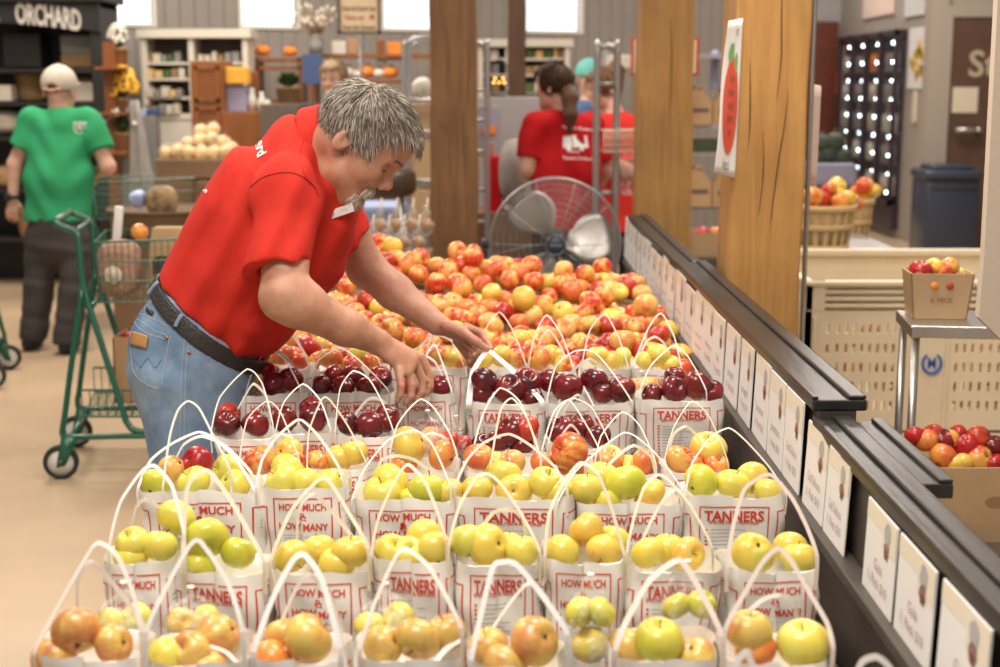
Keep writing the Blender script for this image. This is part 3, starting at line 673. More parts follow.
# rows: (row word, depth, bags); bag = (x0, x1, yrim, text, [apples (x,y,r,kind[,depth offset])], [handle arches], fruit words)
ROWS = [
('front row', 1.88, [
 (33,141,659,'T',[(76.5,631,26,'f'),(54,660,24,'f'),(114,644,20,'f')],[[(34,654),(55,612),(92,548),(103,544),(118,557),(134,596),(141,632)]]),
 (144,246,664,'H',[(218,637,24,'f',.05),(190,651,20,'f'),(168,656,14,'g'),(205,668,18,'f')],[[(146,632),(170,580),(190,545),(201,542),(228,583),(243,632)],[(170,670),(200,646),(226,652),(245,672)]]),
 (248,347,662,'T',[(308,639,27,'f'),(284,635,18,'f',.06),(272,660,16,'o')],[[(254,652),(272,600),(293,560),(305,555),(322,580),(340,648)]]),
 (352,464,660,'H',[(383,646,20,'f'),(417,639,24,'f'),(446,633,19,'f',.03)],[[(360,650),(376,600),(398,553),(410,551),(431,570),(461,628)],[(430,668),(445,650),(462,640)]]),
 (470,568,668,'T',[(488,645,19,'f',.03),(535,641,26,'f'),(505,664,24,'f')],[[(471,660),(482,610),(493,567),(503,562),(516,564),(538,590),(568,635)]]),
 (612,722,660,'H',[(659,640,26,'n'),(695,656,18,'f'),(630,647,15,'f',.04)],[[(615,650),(628,618),(650,580),(679,560),(697,585),(722,636)]]),
 (726,833,664,'T',[(749,631,24,'f'),(756,650,18,'o'),(803,644,27,'g')],[[(725,630),(744,594),(762,563),(778,548),(791,561),(809,592),(827,623),(833,648)]]),
]),
('second row', 2.22, [
 (98,173,563,'H',[(132.6,543,17,'g'),(160,546,17,'g'),(131,557,13,'g')],[[(109,548),(120,503),(142,471),(155,466),(172,486),(184,534)]]),
 (172,268,574,'T',[(177,517,21,'g',.05),(206,538,23,'n'),(238,553,18,'n'),(199,566,14,'n')],[[(183,560),(187,490),(199,472),(210,472),(228,496),(250,534),(264,562)]]),
 (268,370,573,'H',[(291,556,19,'g'),(319,550,18,'g',.04),(351,552,20,'g'),(337,564,19,'g')],[[(271,560),(291,511),(318,480),(329,481),(346,508),(368,548)]]),
 (374,455,561,'T',[(392,551,15,'g'),(424,536,19,'g',.03),(434,549,19,'g'),(409,553,14,'g')],[[(371,556),(378,520),(392,487),(404,467),(411,466),(427,486),(446,540)]]),
 (457,541,563,'T',[(467,541,18,'g'),(488,545,22,'g'),(522,551,14,'g'),(508,548,14,'g',.04)],[[(449,545),(460,505),(477,477),(488,474),(501,484),(522,515),(540,552)]]),
 (543,627,562,'H',[(562.6,551,16,'g'),(586.5,530,19,'y',.03),(603.5,550,18,'y'),(613,541,15,'g',.05)],[[(545,556),(549,515),(562,486),(580,463),(598,474),(612,510),(624,555)]]),
 (629,721,570,'T',[(648,553,18,'g'),(688,554,18,'y'),(668,549,15,'g',.05)],[[(627,552),(634,518),(644,488),(657,475),(668,480),(690,505),(712,548)]]),
 (726,822,571,'H',[(753,553,22,'g'),(790,548,16,'g',.04),(799,559,19,'g')],[[(727,568),(733,527),(744,490),(762,476),(773,476),(792,498),(807,527),(817,556)]]),
]),
('third row', 2.615, [
 (134,262,493,'H',[(155,483,16,'n'),(194,483,18,'g'),(227,470,16,'g',.04),(235,485,17,'g'),(198,463,17,'r',.08),(172,469,9,'p',.06)],[[(163,486),(170,435),(178,410),(188,401),(199,408),(213,435),(230,470)],[(138,488),(151,460),(173,443),(199,432),(216,440),(235,458),(256,492)]]),
 (257,347,488,'H',[(288,470,18,'g',.03),(283,481,18,'g'),(331,483,13,'g'),(306,483,15,'g')],[[(256,488),(262,460),(276,438),(297,420),(307,424),(324,443),(343,476)]]),
 (351,455,501,'H',[(391,481,20,'g',.03),(382,493,20,'g'),(428,490,21,'n'),(449,492,11,'g'),(412,502,13,'n')],[[(352,500),(364,470),(387,441),(414,430),(432,444),(450,486)]]),
 (456,576,499,'T',[(477,489,16,'g'),(505,475,17,'g',.03),(514,492,19,'g'),(545,483,18,'g'),(556,491,17,'g')],[[(455,488),(467,460),(485,442),(509,434),(530,445),(554,466),(567,490)]]),
 (576,682,505,'H',[(586,489,18,'g'),(603,476,17,'g',.04),(626,483,21,'n'),(607,500,12,'g'),(651,492,14,'y'),(649,502,13,'y')],[[(558,502),(575,472),(602,448),(623,433),(635,436),(656,454),(682,490)]]),
 (684,789,497,'T',[(701,481,18,'n'),(733,485,18,'g'),(752,478,17,'g',.03),(768,492,12,'g')],[[(685,496),(692,464),(710,438),(729,428),(747,442),(770,468),(786,494)]]),
]),
('fourth row', 2.86, [
 (238,305,473,'T',[(260,461,17,'l'),(288,453,16,'y',.03),(294,464,12,'l')],[[(239,462),(247,420),(267,401),(281,413),(300,462)]]),
 (306,367,469,'T',[(319,462,13,'l'),(340,458,15,'y'),(354,453,15,'y')],[[(307,468),(309,431),(322,399),(330,400),(348,426),(366,462)]]),
 (388,459,472,'H',[(409,445,20,'y'),(442,455,16,'o'),(404,466,13,'o')],[[(390,452),(397,426),(408,410),(421,399),(434,408),(450,434),(458,460)]]),
 (463,541,474,'H',[(479,457,16,'o'),(510,463,16,'p'),(494,464,12,'g')],[[(490,470),(500,412),(512,398),(527,418),(540,458)]]),
 (541,592,474,'H',[(543,464,14,'o'),(570,451,20,'l',-.02),(571,468,14,'o')],[[(542,450),(554,412),(569,400),(584,421),(600,452)]]),
 (593,660,474,'T',[(609,460,17,'p'),(644,464,17,'o'),(627,468,13,'y')],[[(594,468),(601,436),(622,412),(640,426),(656,464)]]),
 (663,730,472,'H',[(680,460,16,'l'),(708,449,19,'y',.03),(716,465,13,'o'),(694,466,12,'l')],[[(664,462),(674,427),(692,401),(710,418),(728,462)]]),
]),
('fifth row', 3.04, [
 (210,274,438,'H',[(227,424,14,'d',-.0),(256,424,14,'d'),(229,415,13,'r',.05)],[[(211,432),(220,397),(247,369),(262,383),(273,425)]]),
 (275,333,432,'T',[(285,420,13,'d'),(314,419,15,'d'),(311,409,13,'d',.05)],[[(276,430),(284,402),(303,384),(320,400),(330,428)]]),
 (334,394,436,'T',[(348,424,13,'d'),(370,425,16,'d'),(387,418,14,'d',.03)],[[(335,432),(340,389),(353,371),(369,379),(382,402),(393,430)]]),
 (471,542,452,'T',[(512,432,16,'d'),(527,428,13,'r',-.01),(499,441,12,'d'),(484,445,11,'d'),(522,446,12,'d')],[[(474,446),(484,412),(500,388),(520,402),(538,448)]]),
 (546,614,448,'H',[(562,431,15,'d'),(581,427,14,'d',.03),(598,437,11,'d')],[[(548,444),(558,412),(572,398),(592,408),(610,444)]]),
]),
('sixth row', 3.42, [
 (232,308,395,'H',[(275,384,14,'d'),(291,379,13,'d'),(269,374,10,'r',.05),(254,382,11,'p',.03)],[[(246,392),(254,368),(268,350),(285,360),(300,388)]]),
 (310,393,394,'H',[(321,386,12,'d'),(333,376,11,'d',.05),(342,388,13,'d'),(353,377,12,'d',.05),(369,388,13,'d'),(380,378,12,'d',.04)],[[(311,392),(316,363),(340,348),(360,361),(388,390)]]),
 (396,454,394,'H',[(440.5,387,10,'d'),(431,383,10,'r',.04),(408,390,11,'r')],[[(420,392),(424,362),(434,344),(442,362),(452,392)]]),
 (467,545,403,'T',[(485,381,15,'d'),(510,390,17,'d'),(527,383,15,'d',.02),(482,395,11,'d'),(533,398,11,'d')],[[(469,402),(473,372),(487,351),(497,357),(515,373),(541,400)],[(488,402),(500,385),(512,377),(530,402)]]),
 (546,635,404,'T',[(548,380,12,'d',.04),(567,388,16,'d'),(594,381,15,'d',.03),(603,393,13,'d'),(621,390,15,'d')],[[(547,400),(556,366),(575,351),(594,352),(612,372),(632,402)],[(560,398),(575,375),(596,410)]]),
 (638,724,400,'T',[(674,390,14,'d'),(697,386,16,'d'),(675,378,11,'d',.05),(652,395,11,'d'),(712,391,12,'d')],[[(639,394),(650,367),(668,349),(677,346),(689,358),(706,390)]]),
]),
('seventh row', 3.80, [
 (256,312,369,'T',[(283,355,12,'o'),(299,361,10,'l'),(268,360,10,'o')],[[(258,366),(270,334),(284,322),(296,336),(308,364)]]),
 (314,386,372,'T',[(330,358,13,'o'),(351,365,11,'l'),(357,354,11,'g',.04),(373,361,10,'l')],[[(316,368),(328,334),(345,322),(364,334),(382,368)]]),
 (392,467,368,'T',[(437,356,12,'l'),(451,358,12,'y'),(460,359,9,'o'),(418,358,11,'l')],[[(424,366),(432,332),(441,318),(452,340),(464,366)]]),
 (469,526,369,'H',[(502,356,12,'y'),(484,359,11,'y'),(517,358,10,'l')],[[(472,366),(484,332),(499,312),(512,329),(525,362)]]),
 (528,578,371,'T',[(538,358,13,'o'),(552,355,11,'y',.03),(563,365,10,'l')],[[(529,362),(536,332),(547,315),(562,336),(573,368)]]),
 (580,631,368,'T',[(598,356,12,'y'),(612,361,11,'y'),(622,357,10,'g')],[[(582,364),(590,330),(605,314),(618,336),(628,366)]]),
 (633,684,369,'T',[(658,356,13,'g'),(670,364,9,'y'),(645,361,10,'y')],[[(634,364),(648,329),(661,313),(674,336),(681,366)]]),
])]
slotw = {1:['only'], 2:['left','right'], 3:['left','middle','right'], 4:['leftmost','second-left','second-right','rightmost'], 5:['leftmost','second-left','middle','second-right','rightmost'], 6:['leftmost','second-left','third-left','third-right','second-right','rightmost']}
straps = ['strap_white','strap_white','strap_white','strap_cream','strap_pink']
BAGS = []
for ri, (rw, depth, bags) in enumerate(ROWS):
    for bi, (x0, x1, yr, tx, aps, arcs) in enumerate(bags):
        L_ = W(x0, yr, depth); R_ = W(x1, yr, depth); wpx = (R_-L_).length; size = 'L' if wpx > .172 else 'S'
        v = (ri+bi) % 2; pr, pw_, pd = protos[(size, tx, v)]
        key = (size, tx, v)
        if key not in used_p: b = pr; used_p.add(key)
        else:
            b = pr.copy(); C.objects.link(b)
            for ch in pr.children:
                if ch.name.split('.')[0] != 'handle': c = ch.copy(); C.objects.link(c); c.parent = b
        zr = (L_.z+R_.z)/2; sx = wpx/pw_; sz = (zr-TZ)/.2
        cx_ = (L_.x+R_.x)/2; yf = (L_.y+R_.y)/2; sy = 1.0
        yaw = random.uniform(-.07,.07) if (ri, bi) not in ((1,1),) else -.12
        b.location = (cx_, yf+pd/2*sy, TZ+.0005); b.scale = (sx, sy, sz); b.rotation_euler = (0, 0, yaw)
        kinds = [a[3] for a in aps]; mk = max(set(kinds), key=kinds.count); fr = KINDS[mk][1]
        oi_ = ORD[bi]; last = bi == len(bags)-1
        place = ('leftmost' if bi == 0 else 'rightmost' if last else oi_+' from the left')
        tag(b, ('%s white paper bag of %s apples, %s in the %s' % ('wide' if size == 'L' else 'narrow', fr, place.replace('from the left','from left'), rw)), 'paper bag', 'paper bags of apples on the table')
        bpy.context.view_layer.update(); inv = (Matrix.Translation(b.location) @ Euler((0,0,yaw)).to_matrix().to_4x4() @ Matrix.Diagonal((sx,sy,sz,1))).inverted()
        for k, arc in enumerate(arcs):
            ys = [a[1] for a in arc]; mn = min(ys); mxy = max(ys); P = []
            for (x, y) in arc:
                tt = (mxy-y)/max(1, mxy-mn); dd = depth+(-.004 if k == 0 else .02)+(.17 if (ri, bi, k) == (5,3,0) else .035)*tt; P.append(inv @ W(x, y, dd))
            # tuck the ends inside the rim
            for e in (0, -1):
                if P[e].z > .17:
                    q = P[e].copy(); q.z = .165; q.y = max(q.y, -pd/2*.97); P.insert(0, q) if e == 0 else P.append(q)
            strap(b, P, (.015 if (ri, bi, k) == (5, 3, 0) else random.uniform(.0050,.0075)*(1.15 if ri < 1 else 1.0 if ri < 2 else .72 if ri < 3 else .6)), random.choice(straps) if ri != 5 else 'strap_white', random.uniform(0,1.0) if (ri, bi) != (5,3) else .1)
        # back handle lying behind the fruit
        if (ri*2+bi) % 2 == 0:
            hh = .2+random.uniform(.06,.11)/sz; lx = random.uniform(-.02,.02); yb = pd/2*.9; wq = pw_*.33
            strap(b, [(-wq,yb,.17),(-wq*.98,yb,.205),(-wq*.5+lx,yb-.008,(hh+.2)/2+.02),(lx,yb-.02,hh),(wq*.55+lx,yb-.008,(hh+.2)/2+.018),(wq,yb,.205),(wq,yb,.17)], .0065, 'strap_white', random.uniform(.5,1.2))
        order = sorted(range(len(aps)), key=lambda i: aps[i][0]); names = slotw[len(aps)]
        for rank, i in enumerate(order):
            a = aps[i]; off = a[4] if len(a) > 4 else 0.
            dd = depth+.045+off; R0 = a[2]*dd/1411; R0 = max(.029, min(.043, R0))
            p = W(a[0], a[1], dd); lo = yf+R0*.92+.004
            if p.y < lo and off >= 0:
                tdd = dd+(lo-p.y); p = W(a[0], a[1], tdd)
            side = 'only' if len(aps) == 1 else names[rank]
            pl2 = 'leftmost' if bi == 0 else 'rightmost' if last else oi_
            apple(p, R0, a[3], '%s %s apple in the %s bag of the %s' % (side, KINDS[a[3]][1], pl2, rw.replace('row','bag row')), 'apples in the %s' % rw)
        BAGS.append(b)
for k, (pr, _, _) in protos.items():
    if k not in used_p:
        for ch in list(pr.children): bpy.data.objects.remove(ch)
        bpy.data.objects.remove(pr)
# clear film bags of fruit between the rows
m, nt, b = new_mat('clear_film'); N = nt.nodes.new; L = nt.links.new
for n_ in list(nt.nodes): nt.nodes.remove(n_)
out = N('ShaderNodeOutputMaterial'); mixn = N('ShaderNodeMixShader'); tr = N('ShaderNodeBsdfTransparent'); gl = N('ShaderNodeBsdfPrincipled'); gl.inputs['Base Color'].default_value = (.9,.9,.9,1); gl.inputs['Roughness'].default_value = .15
lw = N('ShaderNodeTexNoise'); lw.inputs['Scale'].default_value = 38; tc = N('ShaderNodeTexCoord'); L(tc.outputs['Object'], lw.inputs[0]); rp = N('ShaderNodeValToRGB'); rp.color_ramp.elements[0].position = .48; rp.color_ramp.elements[0].color = (.05,.05,.05,1); rp.color_ramp.elements[1].position = .62; rp.color_ramp.elements[1].color = (.28,.28,.28,1)
bp = N('ShaderNodeBump'); bp.inputs['Strength'].default_value = 1; bp.inputs['Distance'].default_value = .02; L(lw.outputs[0], bp.inputs['Height']); L(bp.outputs[0], gl.inputs['Normal'])
L(lw.outputs[0], rp.inputs[0]); L(rp.outputs[0], mixn.inputs[0]); L(tr.outputs[0], mixn.inputs[1]); L(gl.outputs[0], mixn.inputs[2]); L(mixn.outputs[0], out.inputs[0])
def film_bag(px, py, d, rx, rz_, aps, label, group='clear bags of apples between the rows'):
    c = W(px, py, d); t = thing('plastic_bag', label, 'plastic bag', (c.x, c.y, TZ), 0, group)
    h = c.z+rz_-TZ; bm = B_(); ns = 36; rows = []
    prof = [(0,0),(.75,.0),(.95,.12),(1.0,.4),(1.02,.7),(.9,.9),(.6,1.0),(.2,1.03),(.06,1.08),(.05,1.16),(.12,1.26)]
    for r, z in prof:
        rows.append([bm.verts.new((rx*r*math.cos(2*PI*k/ns)*(1+.05*math.sin(k*1.7+z*9)), .05*r*math.sin(2*PI*k/ns)*(1+.05*math.sin(k*2.3)), z*h*(1+.01*math.sin(k*1.1)))) for k in range(ns)])
    for A, B2 in zip(rows[:-1], rows[1:]):
        for k in range(ns): bm.faces.new((A[k], A[(k+1) % ns], B2[(k+1) % ns], B2[k]))
    bmesh.ops.remove_doubles(bm, verts=bm.verts, dist=1e-5); obj('film', fin(bm), 'clear_film', t)
    bm = B_(); tube(bm, [(.004*math.cos(a),.004*math.sin(a),1.12*h) for a in [2*PI*k/10 for k in range(10)]], .0018, 6, closed=True); obj('twist_tie', bm, 'strap_white', t)
    for i, (ax, ay, ar, kd) in enumerate(aps):
        R0 = min(.04, ar*d/1411); q = W(ax, ay, d); wd_ = ['left','right','middle','lower'][i]
        apple((q.x, q.y, max(q.z, TZ+R0)), R0, kd, '%s %s apple inside the %s' % (wd_, KINDS[kd][1], label.split(',')[0]), None, parts=False)
film_bag(125,618,2.06,.042,.03,[(112,622,16,'g'),(136,618,16,'g')],'clear bag of yellow apples behind the leftmost front bag, loosely tied')
film_bag(192,619,2.06,.045,.025,[(180,622,15,'y'),(205,620,16,'g')],'clear bag of yellow apples behind the second front bag, loosely tied')
film_bag(386,622,2.06,.045,.035,[(370,626,16,'g'),(399,618,17,'g')],'clear bag of yellow apples behind the fourth front bag, loosely tied')
film_bag(590,628,1.98,.034,.05,[(580,612,17,'n'),(601,612,16,'n'),(590,645,20,'g')],'clear bag of green-yellow apples between two front bags, loosely tied')
film_bag(687,602,2.06,.042,.035,[(676,606,16,'n'),(702,604,16,'n')],'clear bag of green apples behind the sixth front bag, loosely tied')
film_bag(428,436,3.06,.055,.03,[(412,442,13,'r'),(430,440,14,'p'),(447,442,13,'r')],'clear bag of reddish apples below the man\'s near hand, loosely tied')
film_bag(456,438,3.22,.03,.03,[(452,446,12,'y'),(462,444,11,'r')],'small clear bag beside the dark maroon apples, loosely tied')
film_bag(641,388,3.62,.034,.02,[(633,390,12,'p'),(648,387,12,'p')],'small clear bag close to the black rail, loosely tied')
# bags nearer than the frame edge: only their handles reach into view
for (x0, x1, arc, nm) in ((836,930,[(850,690),(862,662),(877,657),(890,668),(905,700)],'nearest white paper bag beside the black rail, only its handle in view'),(720,820,[(722,700),(738,660),(748,652),(752,664),(790,720)],'near white paper bag under the rightmost front bag, only its handle in view')):
    dq = 1.72; L_ = W(x0,716,dq); R_ = W(x1,716,dq); pr, pw_, pd = protos[('S','T',0)] if ('S','T',0) in used_p else protos[list(used_p)[0]]
    b = bpy.data.objects.new('paper_bag', None); C.objects.link(b)
    for ch in pr.children:
        if ch.name.split('.')[0] in ('bag_body','print'): c = ch.copy(); C.objects.link(c); c.parent = b
    sx = (R_-L_).length/pw_; zr = L_.z; sz = (zr-TZ)/.2
    b.location = (min((L_.x+R_.x)/2,.50), L_.y+pd/2-.03, TZ+.0005); b.scale = (sx,.85,sz); tag(b, nm, 'paper bag', 'paper bags of apples on the table')
    inv = (Matrix.Translation(b.location) @ Matrix.Diagonal((sx,.85,sz,1))).inverted()
    strap(b, [inv @ W(x, y, dq) for x, y in arc], .009, 'strap_white', .3)
# ---------------------------------------------------------------- cardboard trays heaped with apples
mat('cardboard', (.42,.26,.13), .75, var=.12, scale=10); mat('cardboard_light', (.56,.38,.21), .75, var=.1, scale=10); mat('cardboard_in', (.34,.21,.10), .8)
def tray(name, label, c, w, dp, h, m='cardboard', group=None, hole=False, flare=1.0, tk=.005, rz=0., cat='cardboard tray', fill=.6):
    """open box with thick board walls, folded corners and a raised inner bed"""
    t = thing(name, label, cat, c, rz, group); bm = B_()
    def wall(a, b, a2, b2):
        va = Vector(a); vb = Vector(b); n = Vector((vb.y-va.y, -(vb.x-va.x), 0)).normalized()*tk
        prism(bm, [va, vb, Vector(b2), Vector(a2)], -n)
    x, y = w/2, dp/2; X, Y = x*flare, y*flare
    wall((-x,-y,0),(x,-y,0),(-X,-Y,h),(X,-Y,h)); wall((x,-y,0),(x,y,0),(X,-Y,h),(X,Y,h)); wall((x,y,0),(-x,y,0),(X,Y,h),(-X,Y,h)); wall((-x,y,0),(-x,-y,0),(-X,Y,h),(-X,-Y,h))
    obj('side_wall', fin(bm), m, t, False)
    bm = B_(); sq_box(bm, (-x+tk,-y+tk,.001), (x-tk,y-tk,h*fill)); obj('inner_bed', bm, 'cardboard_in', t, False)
    bm = B_()
    for sx in (-1,1):
        for sy in (-1,1): box(bm, (sx*(x-.018), sy*(y-.018), h*.5+.004), (.03,.004,h*.96), Euler((0,0,sx*sy*PI/4)))
    obj('corner_post', bm, m, t, False)
    if hole:
        bm = B_(); V = []
        for k in range(20): a = 2*PI*k/20; V.append((.045*(abs(math.cos(a))**.6)*(1 if math.cos(a)>0 else -1), .016*math.sin(a)))
        f = bm.faces.new([bm.verts.new((px_, -y*(1+(flare-1)*.6)-.0015, h*.6+pz)) for px_, pz in V]); obj('hand_hole', bm, 'cardboard_in', t, False)
    return t
trays = []
rowsT = [('nearest tray row', 4.06, .745), ('middle tray row', 4.54, .765), ('rear tray row', 5.02, .785)]
REAR = []
cols = [('left', -.44, .375), ('centre', -.03, .385), ('right', .375, .365)]
for ri, (rn, dep, zr) in enumerate(rowsT):
    for ci, (cn, xc, w) in enumerate(cols):
        y0 = d2y(dep, zr); dp = .44; zz = zr+(.045 if (ci < 2 and ri == 2) else 0)-(.02 if ci == 2 and ri < 2 else 0)
        if ri == 2: xc -= .03
        t = tray('cardboard_tray', 'brown cardboard tray of loose apples, %s one in the %s' % (cn, rn), (xc, y0+dp/2, TZ), w, dp, zz-TZ-.035, group='cardboard apple trays on the table', fill=.9)
        ny, nx = 5, 5; k = 0
        hump = {(2,0):.085,(2,1):.05,(1,0):.05,(1,1):.04,(1,2):.03,(0,0):.03,(0,1):.03,(0,2):.02,(2,2):.03}.get((ri,ci), .0)
        for j in range(ny):
            xs = nx-(j % 2)
            for i in range(xs):
                px_ = xc+(i-(xs-1)/2)*.088*w/.385; py_ = y0+.030+j*.086
                R0 = random.uniform(.037,.044); z = zz+.010+random.uniform(-.012,.014)+hump*math.sin(PI*(j+.7)/(ny+.3))
                # project: leave out fruit that the photograph hides behind the man
                dd = py_*CP+(CAMH-z)*SP; ix = 500+F*px_/dd
                if ix < 335 and not (ri == 0 and ix > 255): continue
                kd = random.choices('hlpyrod', (34,26,12,14,10,8,0))[0] if ci < 2 else random.choices('hlpyro', (30,16,8,18,24,4))[0]
                if ri == 0 and ci == 2: kd = random.choices('hrly', (30,45,15,10))[0]
                if ri == 2: REAR.append(((px_+random.uniform(-.008,.008), py_+random.uniform(-.008,.008), z), R0, kd)); continue
                apple((px_+random.uniform(-.008,.008), py_+random.uniform(-.008,.008), z), R0, kd,
                      '%s apple, %s along line %s of the %s tray, %s' % (KINDS[kd][1], ORD[i], ['one','two','three','four','five'][j], cn, rn), 'loose apples in the %s' % rn, parts=(ri < 2 and random.random() < .5))
                k += 1
        # a few on top
        for q in range(3 if ri else 2):
            px_ = xc+random.uniform(-.12,.12); py_ = y0+.12+.1*q; z = zz+.062+hump*.9
            dd = py_*CP+(CAMH-z)*SP; ix = 500+F*px_/dd
            if ix < 335: continue
            kd = random.choices('hlpyr', (30,24,14,20,12))[0]
            if ri == 2: REAR.append(((px_, py_, z), .039, kd)); continue
            apple((px_, py_, z), random.uniform(.036,.043), kd, '%s apple lying %s atop the heap, %s tray of the %s' % (KINDS[kd][1], ['first','second','third'][q], cn, rn), 'loose apples in the %s' % rn, parts=False)
def apple_pile(name, items, label, cat='apples', parent=None):
    kinds = sorted({k for _, _, k in items}); bm = B_()
    for p, R0, kd in items:
        me = apple_data(kd).copy(); s_ = R0/SK
        Mx = Matrix.Translation(Vector(p)) @ Euler((random.uniform(0,2.2), 0, random.uniform(0,6.28))).to_matrix().to_4x4() @ Matrix.Scale(s_, 4)
        me.transform(Mx); n0 = len(bm.faces); bm.from_mesh(me); bm.faces.ensure_lookup_table()
        for f in bm.faces[n0:]: f.material_index = kinds.index(kd)
        bpy.data.meshes.remove(me)
    o = obj(name, bm, [KINDS[k][0] for k in kinds], parent); o['kind'] = 'stuff'
    if label: tag(o, label, cat)
    return o
apple_pile('loose_apples', REAR, 'loose red and yellow apples heaped in the rearmost trays by the fan')
# ---------------------------------------------------------------- the drum fan
mat('fan_grey', (.40,.40,.40), .35, metal=.7); mat('fan_blade', (.72,.70,.67), .38, metal=.8); mat('fan_hub', (.035,.06,.09), .4); mat('fan_dark', (.05,.05,.052), .5)
fc = W(555,243,6.75); FR = .315
fan = thing('floor_fan', 'large round wire-guarded metal fan standing behind the heap of apples', 'fan', (fc.x, fc.y, 0))
fz = fc.z
def ring(bm, R, y, r, n=64, m=6): tube(bm, [Vector((R*math.cos(2*PI*k/n), y, fz+R*math.sin(2*PI*k/n))) for k in range(n)], r, m, closed=True)
bm = B_()
for i in range(19):
    R_ = .06+(FR-.06)*i/18; ring(bm, R_, -.085+.05*(i/18)**3, .0016 if i < 18 else .007, 56, 5)
for k in range(10):
    a = 2*PI*k/10; P = [Vector((rr*math.cos(a), -.088+.05*((rr-.06)/(FR-.06))**3 if rr > .06 else -.088, fz+rr*math.sin(a))) for rr in (.05,.12,.2,.26,FR)]; tube(bm, P, .0022, 5)
obj('front_guard', bm, 'fan_grey', fan)
bm = B_()
for i in range(9):
    R_ = .06+(FR-.06)*i/8; ring(bm, R_, .075-.03*(i/8)**3, .0014, 56, 5)
for k in range(8): a = 2*PI*k/8+.2; tube(bm, [Vector((rr*math.cos(a), .078-.033*(rr/FR)**3, fz+rr*math.sin(a))) for rr in (.05,.15,.25,FR)], .0022, 5)
obj('rear_guard', bm, 'fan_grey', fan)
bm = B_(); lathe(bm, [(FR+.004,-.04),(FR+.004,.05),(FR-.004,.05),(FR-.004,-.04)], 64, (0,0,fz), (0,1,0), closed=True); obj('rim_band', fin(bm), 'fan_grey', fan)
for k in range(3):
    a0 = 2*PI*k/3+PI/2+.55; bm = B_(); G_ = []
    for i in range(9):
        rr = .05+(.275-.05)*i/8; G_.append([])
        half = .30+.34*math.sin(PI*min(1,i/8*.9))
        for j in range(9):
            s_ = (j/8-.5)*2; a = a0+s_*half*(1.0 if s_ < 0 else 1.0)*(1.05-.25*i/8)*1.1+.15*i/8; y = .035*s_*(1-.3*i/8)+.008*(1-s_*s_)
            G_[-1].append(bm.verts.new((rr*math.cos(a), y, fz+rr*math.sin(a))))
    for i in range(8):
        for j in range(8): bm.faces.new((G_[i][j], G_[i+1][j], G_[i+1][j+1], G_[i][j+1]))
    o = obj('blade', fin(bm), 'fan_blade', fan); md = o.modifiers.new('s','SOLIDIFY'); md.thickness = .0025
bm = B_(); lathe(bm, [(0,-.105),(.035,-.103),(.043,-.095),(.045,-.08),(0,-.078)], 28, (0,0,fz), (0,1,0)); hub = obj('hub_badge', fin(bm), 'fan_hub', fan)
bm = B_(); lathe(bm, [(.046,-.100),(.050,-.098),(.050,-.080),(.046,-.080)], 28, (0,0,fz), (0,1,0), closed=True); bar2d(bm, -.030,-.004,.030,.004, lambda x,y: Vector((x,-.1065,fz+y)), 0); obj('badge_rim', fin(bm), 'fan_grey', hub)
bm = B_(); lathe(bm, [(0,.02),(.06,.02),(.065,.05),(.065,.15),(.05,.18),(0,.18)], 24, (0,0,fz), (0,1,0)); obj('motor', fin(bm), 'fan_dark', fan)
bm = B_()
for sx in (-1,1): tube(bm, catmull([(sx*(FR+.02),.0,fz),(sx*(FR+.03),.0,fz-.2),(sx*(FR+.01),.0,fz-.42),(sx*.30,0,.02)],5), .011, 8); tube(bm, [(sx*.30,-.2,.016),(sx*.30,.2,.016)], .013, 8)
tube(bm, [(-.3,0,.02),(.3,0,.02)], .011, 8); obj('stand', bm, 'fan_dark', fan)
bm = B_()
for sx in (-1,1): lathe(bm, [(0,-.02),(.022,-.02),(.026,0),(.022,.02),(0,.02)], 12, (sx*(FR+.02),0,fz), (1,0,0))
obj('knob', fin(bm), 'fan_dark', fan)
# ---------------------------------------------------------------- people
def skin_mat(name, c, c2):
    m = mat(name, c, .5, col2=c2, scale=22, bump=.12, bscale=160, sss=.12); return m
skin_mat('skin_man', (.58,.32,.215), (.45,.20,.13)); skin_mat('skin_light', (.66,.40,.30), (.58,.32,.24)); skin_mat('lips', (.50,.22,.18), (.44,.18,.14))
mat('polo_red', (.62,.032,.020), .85, var=.10, scale=30, bump=.55, bscale=9, spec=.25, stretch=(1.4,1,.7)); mat('polo_dark', (.30,.015,.012), .8); mat('tee_green', (.035,.33,.14), .85, var=.08, bump=.4, bscale=7, spec=.2); mat('tee_red', (.50,.010,.014), .85, var=.1, bump=.4, bscale=7, spec=.2)
mat('black_cloth', (.018,.02,.026), .8); mat('trouser_dark', (.05,.042,.04), .8, var=.2); mat('leather_black', (.03,.026,.024), .45, bump=.3, bscale=120); mat('leather_tan', (.50,.26,.09), .5, var=.2, scale=60); mat('copper', (.45,.18,.08), .35, metal=.9); mat('stitch', (.55,.42,.28), .8); mat('stitch_white', (.42,.50,.58), .8); mat('jean_line', (.12,.17,.27), .9)
mat('white_print', (.86,.86,.84), .6); mat('badge_white', (.82,.82,.80), .35, coat=.3); mat('eye_white', (.75,.72,.68), .2); mat('dark_line', (.10,.045,.03), .7)
